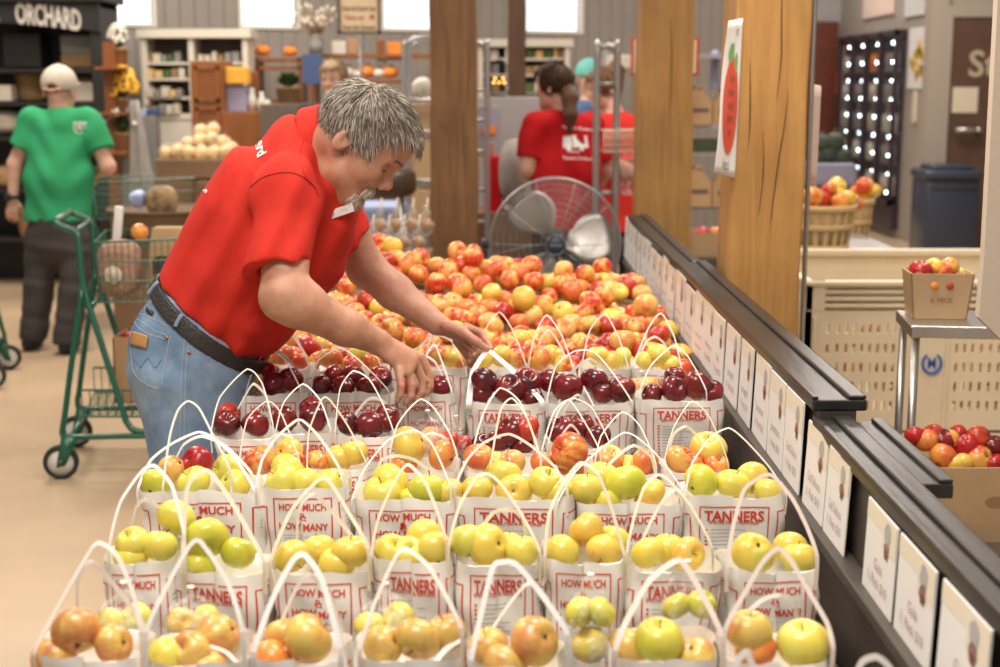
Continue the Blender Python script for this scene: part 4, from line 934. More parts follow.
def denim():
    m, nt, b = new_mat('denim'); N = nt.nodes.new; L = nt.links.new; tc = N('ShaderNodeTexCoord')
    n = N('ShaderNodeTexNoise'); n.inputs['Scale'].default_value = 7; n.inputs['Detail'].default_value = 6; n.inputs['Roughness'].default_value = .65; L(tc.outputs['Object'], n.inputs[0])
    r = N('ShaderNodeValToRGB'); e = r.color_ramp.elements; e[0].position = .3; e[0].color = (.10,.19,.34,1); e[1].position = .7; e[1].color = (.36,.49,.63,1); L(n.outputs[0], r.inputs[0])
    w_ = N('ShaderNodeTexWave'); w_.inputs['Scale'].default_value = 260; w_.inputs['Distortion'].default_value = 2; L(tc.outputs['Object'], w_.inputs[0])
    mx = N('ShaderNodeMixRGB'); mx.blend_type = 'MULTIPLY'; mx.inputs[0].default_value = .25; L(r.outputs[0], mx.inputs[1]); L(w_.outputs[0], mx.inputs[2]); L(mx.outputs[0], b.inputs['Base Color'])
    bp = N('ShaderNodeBump'); bp.inputs['Strength'].default_value = .2; bp.inputs['Distance'].default_value = .003; L(w_.outputs[0], bp.inputs['Height']); L(bp.outputs[0], b.inputs['Normal']); b.inputs['Roughness'].default_value = .85
denim()
def hairs(name, cols, ids):
    for i, c in enumerate(cols): mat('%s_%d' % (name, i), c, .55, spec=.3)
    return ['%s_%d' % (name, i) for i in range(len(cols))]
HG = hairs('hair_grey', [(.24,.20,.165),(.40,.355,.30),(.66,.61,.55),(.13,.10,.08)], 0); HW = hairs('beard_white', [(.62,.56,.48),(.72,.67,.60),(.45,.33,.22)], 0)
HB = hairs('hair_brown', [(.06,.03,.018),(.10,.05,.028),(.04,.02,.012)], 0); HL = hairs('hair_blond', [(.36,.25,.15),(.46,.34,.21),(.26,.17,.10)], 0); HR = hairs('hair_auburn', [(.17,.08,.04),(.24,.12,.06),(.12,.055,.03)], 0)
def strands(bm, starts, flow, n=6, L=.045, wd=.0012, nm=3, seedf=1., proj=None, jit=.25):
    """taper-cut locks that follow flow(p) over a surface; proj(p, h) holds them at height h over it"""
    for p in starts:
        P = [p]; q = p; dv = Vector([random.gauss(0, jit) for _ in range(3)]); ln = L*random.uniform(.6,1.2); mi = random.choice(range(nm)); lift = random.uniform(.4,1.0)
        for i in range(n):
            f = (flow(q)+dv*.5); f.normalize(); q = q+f*(ln/n)
            if proj: q = proj(q, (i+1)/n*lift)
            P.append(q)
        a = (P[1]-P[0]).cross(Vector((.3,.8,.5))).normalized(); rings = []
        for i, c in enumerate(P):
            t = i/n; w_ = wd*(1-t*t*.9)*(1+.5*math.sin(t*3)); tn = (P[min(i+1, n)]-P[max(i-1, 0)]).normalized(); b1 = (a-tn*a.dot(tn)).normalized(); b2 = tn.cross(b1)
            rings.append([bm.verts.new(c+b1*w_), bm.verts.new(c-b1*w_*.6+b2*w_*.7), bm.verts.new(c-b1*w_*.6-b2*w_*.7)])
        for A, B2 in zip(rings[:-1], rings[1:]):
            for k in range(3): f = bm.faces.new((A[k], A[(k+1)%3], B2[(k+1)%3], B2[k])); f.material_index = mi
def head_prims(c, Fv, U, S, s, nose=1., jaw=1.):
    c = Vector(c); Fv = Vector(Fv).normalized(); U = Vector(U).normalized(); S = Vector(S).normalized(); ax = (Fv, U, S)
    def p(f, u, l=0.): return c+(Fv*f+U*u+S*l)*s
    def E(f, u, l, rf, ru, rl): return ell(p(f,u,l), (rf*s, ru*s, rl*s), ax)
    P = [(E(.016,.045,0,.104,.085,.079), .01, '+'), (E(.045,-.015,0,.058,.085,.064), .03*s, '+'), (rc(p(.03,-.065,.03), p(.078,-.088,.0), .030*s*jaw, .022*s), .03*s, '+'), (rc(p(.03,-.065,-.03), p(.078,-.088,.0), .030*s*jaw, .022*s), .03*s, '+'),
         (rc(p(.082,-.092,.008), p(.082,-.092,-.008), .015*s, .015*s), .02*s, '+')]
    for l in (1,-1):
        P += [(rc(p(.098,.030,.010*l), p(.088,.030,.042*l), .011*s, .011*s), .016*s, '+'), (E(.072,-.018,.042*l,.028,.026,.022), .02*s, '+')]
    for l in (1,-1): P += [(E(.104,.010,.033*l,.016,.012,.016), .014*s, '-')]
    for l in (1,-1): P += [(E(.086,.009,.032*l,.0135,.0125,.0145), .004*s, '+')]
    P += [(rc(p(.098,.016), p(.122*nose,-.020), .0085*s, .0125*s), .012*s, '+'), (E(.112,-.030,.012,.012,.009,.009), .006*s, '+'), (E(.112,-.030,-.012,.012,.009,.009), .006*s, '+'),
          (rc(p(.092,-.052,.014), p(.092,-.052,-.014), .013*s, .013*s), .012*s, '+'), (rc(p(.102,-.0535,.010), p(.102,-.0535,-.010), .0062*s, .0062*s), .004*s, '+'), (rc(p(.098,-.066,.009), p(.098,-.066,-.009), .0068*s, .0068*s), .005*s, '+'),
          (rc(p(.107,-.0595,.018), p(.107,-.0595,-.018), .0022*s, .0022*s), .004*s, '-')]
    for l in (1,-1):
        P += [(ell(p(-.006,.000,.079*l), (.0185*s,.034*s,.010*s), (Fv*.97-U*.2, U*.97+Fv*.2, S+Fv*.0)), .006*s, '+'), (ell(p(-.002,.003,.089*l), (.010*s,.021*s,.008*s), ax), .004*s, '-')]
    return P, p
def fingers(spec, k=.005):
    """spec: list of joint chains [(point, radius)...]"""
    out = []
    for ch in spec:
        segs = [rc(a[0], b[0], a[1], b[1]) for a, b in zip(ch[:-1], ch[1:])]
        out.append((uni(segs, .004), k, '+'))
    return out
# ---- the man in the red polo shirt
hc = W(352,140,3.32); pit = math.radians(43)
Fh = Vector((math.cos(pit), -.04, -math.sin(pit))).normalized(); Uh = Vector((math.sin(pit), 0, math.cos(pit))); Sh = Fh.cross(Uh).normalized(); Uh = Sh.cross(Fh).normalized()
Sh = Vector((0,-1,0)) if Sh.y > 0 else Sh
HP, hp = head_prims(hc, Fh, Uh, Sh, 1.10, 1.0)
Yv = Vector((0,1,0))
tc_ = [(W(207,322,3.5),.150,.165),(W(226,300,3.5),.160,.175),(W(249,271,3.48),.180,.185),(W(272,232,3.46),.182,.20),(W(297,190,3.45),.160,.20),(W(313,166,3.44),.105,.15)]
def torso(dr):
    return [(ec(a[0], b[0], Yv, a[2]+dr, a[1]+dr, b[2]+dr, b[1]+dr), .05, '+') for a, b in zip(tc_[:-1], tc_[1:])]
SN, EN, WN = W(288,196,3.25), W(284,297,3.15), W(378,342,3.30)
SF, EF, WF = W(333,200,3.66), W(366,268,3.71), W(437,324,3.66)
neck = rc(hp(-.02,-.02), W(306,166,3.45), .062, .072)
prims = HP + [(neck, .03, '+')] + torso(-.022)[:4]
prims += [(rc(SN, EN, .062, .052), .03, '+'), (rc(EN, W(300,303,3.17), .054, .056), .02, '+'), (rc(W(297,303,3.17), W(345,327,3.24), .054, .042), .02, '+'), (rc(W(345,327,3.24), WN, .042, .030), .02, '+'),
          (rc(SF, EF, .056, .049), .03, '+'), (rc(EF, W(395,292,3.70), .051, .047), .02, '+'), (rc(W(395,292,3.70), WF, .047, .030), .02, '+')]
# near (right) hand reaching down among the dark apples
iM, mM, rM, pM = W(421,357,3.355), W(414,361,3.335), W(406,366,3.312), W(399,370,3.29)
prims += [(ec(WN, (mM+rM)/2, iM-pM, .030, .024, .044, .019), .012, '+')]
prims += fingers([
 [(iM,.0125),(W(430,375,3.36),.0105),(W(430,387,3.355),.0093),(W(426,395,3.35),.008)],
 [(mM,.0125),(W(423,380,3.34),.0108),(W(422,393,3.333),.0095),(W(416,401,3.328),.0082)],
 [(rM,.0120),(W(412,385,3.305),.0102),(W(411,397,3.30),.009),(W(406,403,3.30),.0078)],
 [(pM,.0110),(W(401,386,3.275),.0092),(W(400,395,3.272),.0082),(W(397,401,3.272),.007)],
 [(W(390,350,3.36),.015),(W(404,366,3.395),.0125),(W(414,382,3.40),.0105),(W(421,393,3.385),.009)]])
# far (left) hand pinching a handle
prims += [(ec(WF, W(461,334,3.67), Vector((0,.75,-.66)), .028, .022, .038, .016), .012, '+')]
prims += fingers([
 [(W(447,326,3.625),.0155),(W(463,332,3.60),.0135),(W(476,342,3.585),.0112),(W(487,349,3.585),.009)],
 [(W(466,327,3.66),.0125),(W(481,333,3.645),.0105),(W(487,341,3.62),.0092),(W(491,349,3.60),.0078)],
 [(W(464,335,3.68),.0125),(W(478,345,3.675),.0105),(W(480,352,3.655),.0095),(W(474,356,3.64),.0082)],
 [(W(461,339,3.70),.0115),(W(474,352,3.695),.010),(W(475,359,3.675),.009),(W(469,362,3.66),.0078)],
 [(W(456,341,3.71),.0105),(W(467,356,3.71),.009),(W(471,364,3.69),.0082),(W(475,368,3.675),.007)]])
legsN = [W(189,385,3.42), W(203,545,3.42), W(196,680,3.46)]; legsF = [W(193,385,3.62), W(212,548,3.66), W(204,676,3.70)]
for A in (legsN, legsF): prims += [(rc(A[0], A[1], .10, .065), .04, '+'), (rc(A[1], A[2], .065, .045), .03, '+')]
man = obj('person', sdf_mesh('person', prims, .0036, W(120,60,3.3)-Vector((.1,.5,2.2)), Vector((.12,4.1,1.95)), smooth=1), 'skin_man')
tag(man, 'grey-haired man in red polo shirt and jeans bending over the bagged apples', 'person')
# shirt
def folds(P, d):
    x, y, z = P[:,0], P[:,1], P[:,2]
    t = (x*.80-z*.6); u = (x*.6+z*.8)
    f = .0045*np.sin(34*t+4*np.sin(7*u+2*y)+3*y)*np.clip(.6+.6*np.sin(5*u+3), 0, 1)+.003*np.sin(55*u+6*np.sin(9*t)+5*y)*np.clip(1.25-z, 0, 1)*1.4+.002*np.sin(80*t+9*u+11*y)
    return d+f*2.6
nb_ = Vector((.634,0,.773)).normalized(); bc = W(203,307,3.5)
sleeveN = inter(rc(SN, W(278,282,3.17), .082, .080), plane(W(279,273,3.17), (W(279,273,3.17)-SN)))
sleeveF = inter(rc(SF, W(355,262,3.70), .078, .066), plane(W(353,245,3.70), (W(353,245,3.70)-SF)))
sp = torso(.0)+[(ell(W(268,318,3.47), (.062,.15,.05)), .05, '+'), (rc(W(300,185,3.45), W(300,185,3.45), .12, .12), .05, '+'), (ell(W(245,331,3.48), (.05,.14,.045)), .04, '+'),
     (rc(W(332,149,3.39), W(302,168,3.44), .090, .112), .03, '+'), (sleeveN, .018, '+'), (sleeveF, .018, '+'), (rc(SN, SF, .085, .08), .04, '+')]
sp += [(infl(rc(SN, EN, .058, .056), .013), .004, '-') if False else (inter(rc(SN, EN, .064, .064), lambda p, f=plane(W(279,263,3.17), (SN-W(279,273,3.17))): f(p)), .003, '-'),
       (inter(rc(SF, EF, .064, .058), plane(W(352,236,3.70), (SF-W(353,245,3.70)))), .003, '-')]
cutN = plane(bc+nb_*.006, -nb_)
nA_, nB_2 = W(356,142,3.40), W(296,160,3.425); CN = (nB_2-nA_).normalized(); CC = W(331,150,3.42); CR_ = rc(nA_-CN*.05, nB_2, .128, .128)
def shirt_post(P, d):
    d = folds(P, d); droop = np.maximum(0, P[:,0]+.60)*.0
    d = np.maximum(d, cutN(P)-.055*np.clip((P[:,0]-bc.x-.03)/.1, 0, 1))
    q = P-V3(CC); pl = -(q@V3(CN)); carve = np.maximum(.004-pl, CR_(P)); return np.maximum(np.maximum(d, -carve), -neck(P)-.004)
shirt = obj('polo_shirt', sdf_mesh('polo_shirt', sp, .0045, W(140,80,3.3)-Vector((.05,.5,.9)), Vector((-.2,4.0,1.75)), post=shirt_post, smooth=2), 'polo_red', man)
sb = bvh_of(shirt)
# collar: a turned-down band round the neck
nA, nB = W(356,142,3.40), W(296,160,3.425); nd = (nB-nA).normalized()
col_o = rc(W(370,138,3.37), W(290,163,3.44), .104, .126); col_i = rc(W(370,138,3.37), W(290,163,3.44), .098, .120)
base_c = W(329,150,3.41)
cs = sdf_mesh('collar', [(col_o, .01, '+')], .0035, base_c-Vector((.2,.25,.2)), base_c+Vector((.2,.2,.2)), post=lambda P, d: np.max([d, -col_i(P), (P-V3(base_c))@V3(nd)-.034+.006*np.sin(P[:,1]*20), -((P-V3(base_c))@V3(nd))-.016], axis=0), smooth=1)
obj('collar', cs, 'polo_red', shirt)
def px_line(name, pts, bvh, r, m, parent, off=.001, step=6, dash=None):
    P = []; pts = catmull([Vector((x, y, 0)) for x, y in pts], step)
    for q in pts:
        h = hit(q.x, q.y, bvh, off)
        if h is not None and (not P or (h-P[-1]).length < .08): P.append(h)
    if len(P) < 2: return None
    bm = B_()
    if dash:
        i = 0
        while i+1 < len(P): tube(bm, P[i:i+2], r, 4); i += 2
    else: tube(bm, P, r, 5)
    return obj(name, bm, m, parent)
px_line('shoulder_seam', [(251,187),(262,178),(278,173),(293,173),(306,179),(315,188),(318,196)], sb, .0016, 'polo_dark', shirt, .0005)

px_line('back_seam', [(306,136),(300,150),(301,165),(306,178)], sb, .0009, 'polo_dark', shirt, .0003)
def px_text(name, s, bvh, o, xd, yd, size, m, parent, off=.0015, bold=.02, align=0):
    V, Fc = text2d(s, bold); bm = B_(); vs = []; x_ = min(v[0] for v in V) if align else 0
    for x, y in V:
        X = (x-x_)*size; Y = y*size; h = hit(o[0]+xd[0]*X+yd[0]*Y, o[1]+xd[1]*X+yd[1]*Y, bvh, off); vs.append(bm.verts.new(h) if h is not None else None)
    for f in Fc:
        if all(vs[i] is not None for i in f):
            q = [vs[i] for i in f]
            if max((a.co-b.co).length for a in q for b in q) < .06:
                try: bm.faces.new(q)
                except ValueError: pass
    return obj(name, bm, m, parent, False)
# lettering across the back, seen edge-on: the word's end reads 'ard'
px_text('lettering', 'ard', sb, (257,151), (.10,.72), (.86,-.50), 15, 'white_print', shirt, align=0, bold=.03)
px_text('lettering', 's', sb, (207,192), (.6,-.8), (-.8,-.6), 11, 'white_print', shirt)
def px_patch(name, poly, bvh, m, parent, off=.003, n=7):
    a, b, c, d = [Vector((x, y, 0)) for x, y in poly]; bm = B_(); G_ = []
    for j in range(n):
        G_.append([])
        for i in range(n):
            q = a.lerp(b, i/(n-1)).lerp(d.lerp(c, i/(n-1)), j/(n-1)); h = hit(q.x, q.y, bvh, off); G_[-1].append(bm.verts.new(h) if h else None)
    for j in range(n-1):
        for i in range(n-1):
            q = (G_[j][i], G_[j][i+1], G_[j+1][i+1], G_[j+1][i])
            if all(q): bm.faces.new(q)
    o = obj(name, bm, m, parent); md = o.modifiers.new('s','SOLIDIFY'); md.thickness = .0015; return o
# name badge
bd = [W(326,209,3.30),W(352,200,3.28),W(354,208,3.28),W(328,217,3.30)]; bdn = Vector((.35,-.93,.1)).normalized()
hb = hit(336,212,sb,.004) or bd[0]
cB = (bd[0]+bd[2])/2; 
bx = (bd[1]-bd[0]).normalized(); by = (bd[0]-bd[3]); by = (by-bx*by.dot(bx)).normalized(); bz = bx.cross(by)
Mb = Matrix((bx, by, bz)).transposed()
cB = hit(340,211,sb,.010) or cB
bm = B_(); box(bm, cB, (.068,.021,.004), Mb, .0015); nbg = obj('name_badge', bm, 'badge_white', shirt, False)
bm = B_(); fnb = lambda x, y: cB+bx*x+by*y+(bz if bz.y < 0 else -bz)*.0026
disc2d(bm, -.022,.0,.0065,fnb,0,12); text_on(bm, 'Tom', .009, fnb, .010,-.002); obj('lettering', bm, 'ink_grey', nbg, False)
# jeans
pel = [(ec(tc_[0][0]+nb_*.03, W(196,360,3.5), Yv, .170, .146, .178, .150), .05, '+'), (ec(W(198,345,3.5), W(192,385,3.5), Yv, .178, .148, .170, .138), .05, '+'), (ell(W(165,352,3.45), (.075,.085,.085)), .06, '+'), (ell(W(165,352,3.58), (.075,.085,.085)), .06, '+')]
for A in (legsN, legsF): pel += [(rc(A[0], A[1], .126, .088), .03, '+'), (rc(A[1], A[2]-Vector((0,0,.03)), .088, .078), .03, '+')]
def jean_post(P, d):
    x, y, z = P[:,0], P[:,1], P[:,2]
    d = d+.004*np.sin(46*z+5*np.sin(9*x)+8*y)*np.exp(-((z-.88)/.06)**2)+.003*np.sin(30*z+12*x)*np.clip(1-z*1.2, 0, 1)+.0015*np.sin(60*x+20*z)
    d = np.maximum(d, -cutN(P)-.0); return np.maximum(d, .05-z)
jeans = obj('jeans', sdf_mesh('jeans', pel+[], .0048, Vector((-1.15,2.95,0)), Vector((-.4,4.1,1.25)), post=jean_post, smooth=2), 'denim', man)
jb = bvh_of(jeans)
# belt following the waist
belt_m = sdf_mesh('belt', pel[:4]+[(tf, .05, '+') for tf, _, _ in torso(.0)[:1]], .0036, Vector((-1.15,2.95,.75)), Vector((-.4,4.1,1.35)), post=lambda P, d: np.max([d-.006, -d-.004, np.abs((P-V3(bc-nb_*.016))@V3(nb_))-.019], axis=0), smooth=1)
belt = obj('belt', belt_m, 'leather_black', man); bb = bvh_of(belt)
px_line('loop', [(188,305),(184,312),(178,322),(176,327)], bb, .0055, 'denim', jeans, .002)
px_line('loop', [(158,283),(152,290),(148,297),(146,303)], bb, .0055, 'denim', jeans, .002)
hb_ = hit(246,350,bb,.006)
if hb_: bm = B_(); box(bm, hb_, (.012,.03,.035), None, .002); obj('buckle', bm, 'steel', belt)
lines = [[(131,318),(140,321),(155,331),(168,336)],[(131,322),(131,345),(134,372),(147,385)],[(147,385),(160,388),(164,372),(170,336)],[(135,318),(137,326),(148,334),(167,340)],[(185,328),(184,345),(182,370),(181,400),(180,440),(180,475)],[(189,330),(188,350),(186,372),(185,400),(184,440),(184,475)],[(190,347),(205,356),(220,358),(232,357),(238,353)],[(137,312),(150,318),(168,326),(184,332)],[(135,360),(141,367),(148,358),(155,368),(161,360)]]
for l in lines: px_line('stitching', l, jb, .0008, 'stitch_white' if l is not lines[-1] else 'jean_line', jeans, .0008, 5)
px_patch('leather_patch', [(133,331),(149,336),(147,349),(131,344)], jb, 'leather_tan', jeans)
px_patch('brand_tag', [(148,308),(155,312),(153,316),(147,313)], jb, 'leather_black', jeans, .004, 4)
for x, y in ((167,338),(189,353)):
    h = hit(x, y, jb, .001)
    if h: bm = B_(); lathe(bm, [(0,.003),(.004,.0025),(.005,0)], 10, h, (0,-1,0)); obj('rivet', fin(bm), 'copper', jeans)
for A in (legsN, legsF):
    bm = B_(); q = A[2]; bmesh.ops.create_uvsphere(bm, u_segments=20, v_segments=12, radius=1)
    for v in bm.verts: v.co = Vector((q.x+.06+v.co.x*.15, q.y+v.co.y*.052, max(.004, .045+v.co.z*(.055 if v.co.x < .2 else .04))))
    obj('shoe', bm, 'leather_tan', man)
# hair of the man
crC = hp(.016,.045); rF, rU, rS = .104*1.10, .085*1.10, .079*1.10
def loc_(p): d = p-crC; return d.dot(Fh)/rF, d.dot(Uh)/rU, d.dot(Sh)/rS
def from_(a, b, c): return crC+Fh*(a*rF)+Uh*(b*rU)+Sh*(c*rS)
def proj_h(p, h, amt=.020, base=.006):
    a, b, c = loc_(p); l = math.sqrt(a*a+b*b+c*c)+1e-6; r = 1+base*10+h*amt*9; return from_(a/l*r, b/l*r, c/l*r) if l < 1.9 else p
def hair_region(a, b, c):
    if a > .72 and b < .42: return False
    if a > .25 and b < .42-.3*(abs(c) > .5)*0-0.25*(1-a): return False
    if a > -.05 and b < -.30 and abs(c) > .3: return False
    if a > -.25 and b < -.35: return False
    if a > .45 and b < .62-.45*(1-a)+.25*abs(c): return False
    return b > -.98
def whorl(p):
    a, b, c = loc_(p); q = from_(-.62,.80,.1); t = (p-q); n = (p-crC).normalized(); t = t+Fh*.05-Uh*.02*(abs(c) > .7)*2
    if abs(c) > .55 and a > -.3: t = t+Fh*.02-Uh*.05
    k_ = min(1, max(0, (-a-.25)/.5)); t = t.normalized()*(1-k_)+(-Uh+Fh*.1+Sh*.5*c)*k_
    t = t-n*t.dot(n); return t.normalized() if t.length > 1e-5 else Fh
starts = []
while len(starts) < 6500:
    v = Vector([random.gauss(0,1) for _ in range(3)]).normalized()
    if hair_region(*v): starts.append(from_(v.x*1.03, v.y*1.03, v.z*1.03))
bm = B_(); strands(bm, starts, whorl, 6, .046, .0011, 4, proj=proj_h, jit=.22); hair = obj('hair', bm, HG, man)
def cap_post(P, d):
    q = P-V3(crC); a = q@V3(Fh)/rF; b = q@V3(Uh)/rU; c = q@V3(Sh)/rS
    r1 = np.minimum(.42-b, a-.25+.0*c); face = np.minimum(a-.22, .50-b-.25*np.clip(1-a, 0, 1))  # >0 in the face area
    ear = np.minimum(a+.10, -.28-b)
    return np.max([d, face*.08, ear*.08, (-.55-b)*.06], axis=0)
capm = sdf_mesh('hair_base', [(ell(crC, (rF+.010, rU+.010, rS+.010), (Fh, Uh, Sh)), .01, '+')], .005, crC-Vector((.2,.2,.2)), crC+Vector((.2,.2,.2)), post=cap_post, smooth=2)
obj('hair_base', capm, HG[0], hair)
mb = bvh_of(man)
def skin_at(f, u, l, off=.0006):
    tgt = hp(f,u,l); src = hp(.03,u*.8,l*.3); d_ = (tgt-src).normalized(); r = mb.ray_cast(src+d_*.25, -d_)
    return r[0]+d_*off if r[0] is not None else tgt
# moustache and goatee
bm = B_(); st = []
for _ in range(1500):
    l = random.uniform(-.034,.034); st.append(skin_at(.11, -.045+random.uniform(-.006,.006)-abs(l)*.45, l))
strands(bm, st, lambda p: (-Uh*.8+Fh*.25+Sh*(.6 if (p-hc).dot(Sh) > 0 else -.6)), 5, .020, .0011, 3, jit=.3)
st = []
for _ in range(2200):
    l = random.uniform(-.036,.036); u = random.uniform(-.098,-.074); st.append(skin_at(.095-abs(l)*.3, u, l))
strands(bm, st, lambda p: (-Uh*1.0+Fh*.05), 4, .011, .0011, 3, jit=.4)
obj('beard', bm, HW, man)
bm = B_(); st = []
for sgn in (1,-1):
    for _ in range(60): t = random.uniform(0,1); st.append(skin_at(.108-.014*t, .032+.005*math.sin(t*3)+random.uniform(-.003,.003), sgn*(.014+.034*t)))
strands(bm, st, lambda p: (Fh*.25+Sh*(.8 if (p-hc).dot(Sh) > 0 else -.8)), 3, .011, .0007, 4, jit=.25); obj('eyebrow', bm, HG, man)
for sgn in (1,-1):
    bm = B_(); tube(bm, catmull([skin_at(.099,.004,sgn*.020), skin_at(.1025,.000,sgn*.031), skin_at(.092,.003,sgn*.045)], 4), .0012, 5); obj('eyelashes', bm, 'dark_line', man)
    bm = B_(); tube(bm, catmull([skin_at(.096,.015,sgn*.020), skin_at(.099,.019,sgn*.032), skin_at(.091,.014,sgn*.046)], 4), .0007, 5); obj('eyelid_crease', bm, 'dark_line', man)
bm = B_(); 
tube(bm, catmull([hp(.106,-.062,-.014), hp(.110,-.0605,0), hp(.106,-.062,.014)], 4), [.002]*9, 6); obj('lips', bm, 'lips', man)
# ---------------------------------------------------------------- the other people, each farther off
def head_on(c, Fv, s=1.): 
    Fv = Vector(Fv).normalized(); S = Fv.cross(Vector((0,0,1))).normalized(); U = S.cross(Fv).normalized(); P, p = head_prims(c, Fv, U, S, s); return P, p, Fv, U, S
def box_of(pts, m=.25):
    return Vector([min(p[i] for p in pts)-m for i in range(3)]), Vector([max(p[i] for p in pts)+m for i in range(3)])
def simple_hand(w_, d_, s=1.):
    """a relaxed hand at wrist w_ pointing along d_"""
    d_ = Vector(d_).normalized(); sd = d_.cross(Vector((0,1,.1))).normalized(); nn = sd.cross(d_); m_ = w_+d_*.085*s; out = [(ec(w_, m_, sd, .024*s, .018*s, .040*s, .015*s), .012, '+')]; spec = []
    for i, L_ in enumerate((.072,.080,.076,.060)):
        b = m_+sd*(.030-.020*i)*s; spec.append([(b,.0095*s),(b+d_*L_*.5*s+nn*.008,.0085*s),(b+d_*L_*.8*s+nn*.030*s,.0078*s)])
    spec.append([(w_+d_*.02*s+sd*.022*s,.013*s),(w_+d_*.055*s+sd*.050*s+nn*.01,.011*s),(w_+d_*.085*s+sd*.052*s+nn*.02,.009*s)])
    return out+fingers(spec)
def arm(Sp, Ep, Wp, k=1., hand=True):
    out = [(rc(Sp, Ep, .050*k, .042*k), .03, '+'), (rc(Ep, Wp, .042*k, .027*k), .02, '+')]
    if hand: out += simple_hand(Wp, (Wp-Ep))
    return out
def sleeve(Sp, Ep, f, r0=.072, r1=.068):
    e = Sp.lerp(Ep, f); return (inter(rc(Sp, Sp.lerp(Ep, f+.2), r0, r1), plane(e, Ep-Sp)), .02, '+')
def hair_cap(parent, c, Fv, U, S, s, m, back=-.7, front=.2, extra=(), n=1600, ids=HB, L=.05, thick=.014):
    cc = c+U*.045*s+Fv*.016*s; r = (.104*s+thick, .085*s+thick, .079*s+thick)
    def post(P, d):
        q = P-V3(cc); a = q@V3(Fv); b = q@V3(U); face = np.minimum(a-front*.1*s-.02, .040*s-b); return np.max([d, face, back*.1*s*-1*0+(-.085*s*abs(back)*1.3-b)], axis=0)
    me = sdf_mesh('hair', [(ell(cc, r, (Fv, U, S)), .01, '+')]+list(extra), .008, *box_of([cc], .32), post=post, smooth=2)
    h = obj('hair', me, m, parent); bb_ = bvh_of(h)
    st = []
    for _ in range(n):
        v = Vector([random.gauss(0,1) for _ in range(3)]).normalized(); r_ = bb_.ray_cast(cc+v*.3, -v)
        if r_[0] is not None: st.append(r_[0])
    def fl(p):
        n_ = (p-cc).normalized(); t = -U*.8-Fv*.5; t = t-n_*t.dot(n_)*.95; return t if t.length > .01 else -Fv
    bm = B_(); strands(bm, st, fl, 4, L, .0022, len(ids), jit=.25); obj('locks', bm, ids, h); return h
# --- person in the green T-shirt, seen from behind
d0 = 8.3; J = lambda x, y, dd=0.: W(x, y, d0+dd)
hd = J(59,92); P, hp2, Fv, U, S = head_on(hd, (.10,1,.02), 1.12)
sl, sr, el, er, wl_, wr_ = J(33,122), J(88,122), J(15,165), J(108,167), J(13,197), J(92,176,.25)
tor = [(ec(J(58,222), J(59,180), (1,0,0), .195,.145,.195,.15), .06, '+'), (ec(J(59,180), J(60,135), (1,0,0), .195,.15,.19,.115), .06, '+'), (rc(J(35,121), J(86,121), .075,.075), .06, '+')]
hl, hr = J(42,240), J(76,240); kl, kr = J(38,292), J(74,294,-.05); al, ar = J(34,334), J(66,343,-.1)
skin = P+[(rc(hp2(-.02,-.03), J(60,118), .058,.065), .03, '+'), (ec(J(58,215), J(60,130), (1,0,0), .16,.11,.16,.09), .05, '+')]+arm(sl, el, wl_, 1.1)+arm(sr, er, wr_, 1.1)+[(rc(hl, kl, .08,.055), .03, '+'), (rc(kl, al, .055,.04), .03, '+'), (rc(hr, kr, .08,.055), .03, '+'), (rc(kr, ar, .055,.04), .03, '+')]
lo, hi = box_of([J(5,60), J(115,345), J(60,200,.5), J(60,200,-.4)], .15); lo.z = 0
g = obj('person', sdf_mesh('person', skin, .009, lo, hi, smooth=1), 'skin_light'); tag(g, 'person in a green T-shirt and tan cap, seen from behind by the shelves', 'person')
def tee_post(zb, nk, am=.005):
    def f(P_, d):
        d = d+am*np.sin(30*P_[:,2]+8*P_[:,0]+3*np.sin(14*P_[:,0]))+am*.6*np.sin(26*P_[:,0]-20*P_[:,2]); return np.maximum(np.maximum(d, zb-P_[:,2]), -nk(P_)-.006)
    return f
nk = rc(hp2(-.02,-.03), J(60,120), .062,.068)
ts = obj('t_shirt', sdf_mesh('t_shirt', tor+[sleeve(sl, el, .62, .085,.082), sleeve(sr, er, .66, .088,.088), (rc(J(60,118), J(60,126), .075,.09), .05, '+')], .009, lo, hi, post=tee_post(J(58,220).z, nk), smooth=1), 'tee_green', g)
tb = bvh_of(ts)
px_text('back_print', 'ORCHARD', tb, (80,124), (1,.02), (.02,-1), 3.0, 'white_print', ts, .006)
bm = B_(); q = hit(80,128,tb,.006); 
if q:
    lathe(bm, [(.036,0),(.036,.003),(.030,.003),(.030,0)], 20, q, (0,-1,0), closed=True)
    for a, b in (((-.018,-.008),(.018,-.008)), ((-.018,.006),(.018,.004)), ((-.010,.016),(.012,.016))): tube(bm, [q+Vector((a[0],0,a[1])), q+Vector((b[0],0,b[1]))], .004, 6)
    obj('back_print', fin(bm), 'white_print', ts)
pn = [(ec(J(59,216), J(59,248), (1,0,0), .18,.14,.18,.13), .06, '+'), (rc(hl, kl, .098,.085), .04, '+'), (rc(kl, al, .085,.082), .03, '+'), (rc(hr, kr, .098,.085), .04, '+'), (rc(kr, ar, .085,.082), .03, '+')]
obj('trousers', sdf_mesh('trousers', pn, .010, lo, hi, post=lambda P_, d: np.maximum(d+.004*np.sin(19*P_[:,2]+10*P_[:,0]+2*np.sin(31*P_[:,2])), .06-P_[:,2]), smooth=1), 'trouser_dark', g)
for a_, dx in ((al,-.03),(ar,.0)):
    bm = B_(); bmesh.ops.create_uvsphere(bm, u_segments=18, v_segments=10, radius=1)
    for v in bm.verts: v.co = Vector((a_.x+dx+v.co.x*.055, a_.y+.07+v.co.y*.15, max(.003, .045+v.co.z*(.055 if v.co.y < .3 else .04))))
    obj('shoe', bm, 'black_cloth', g)
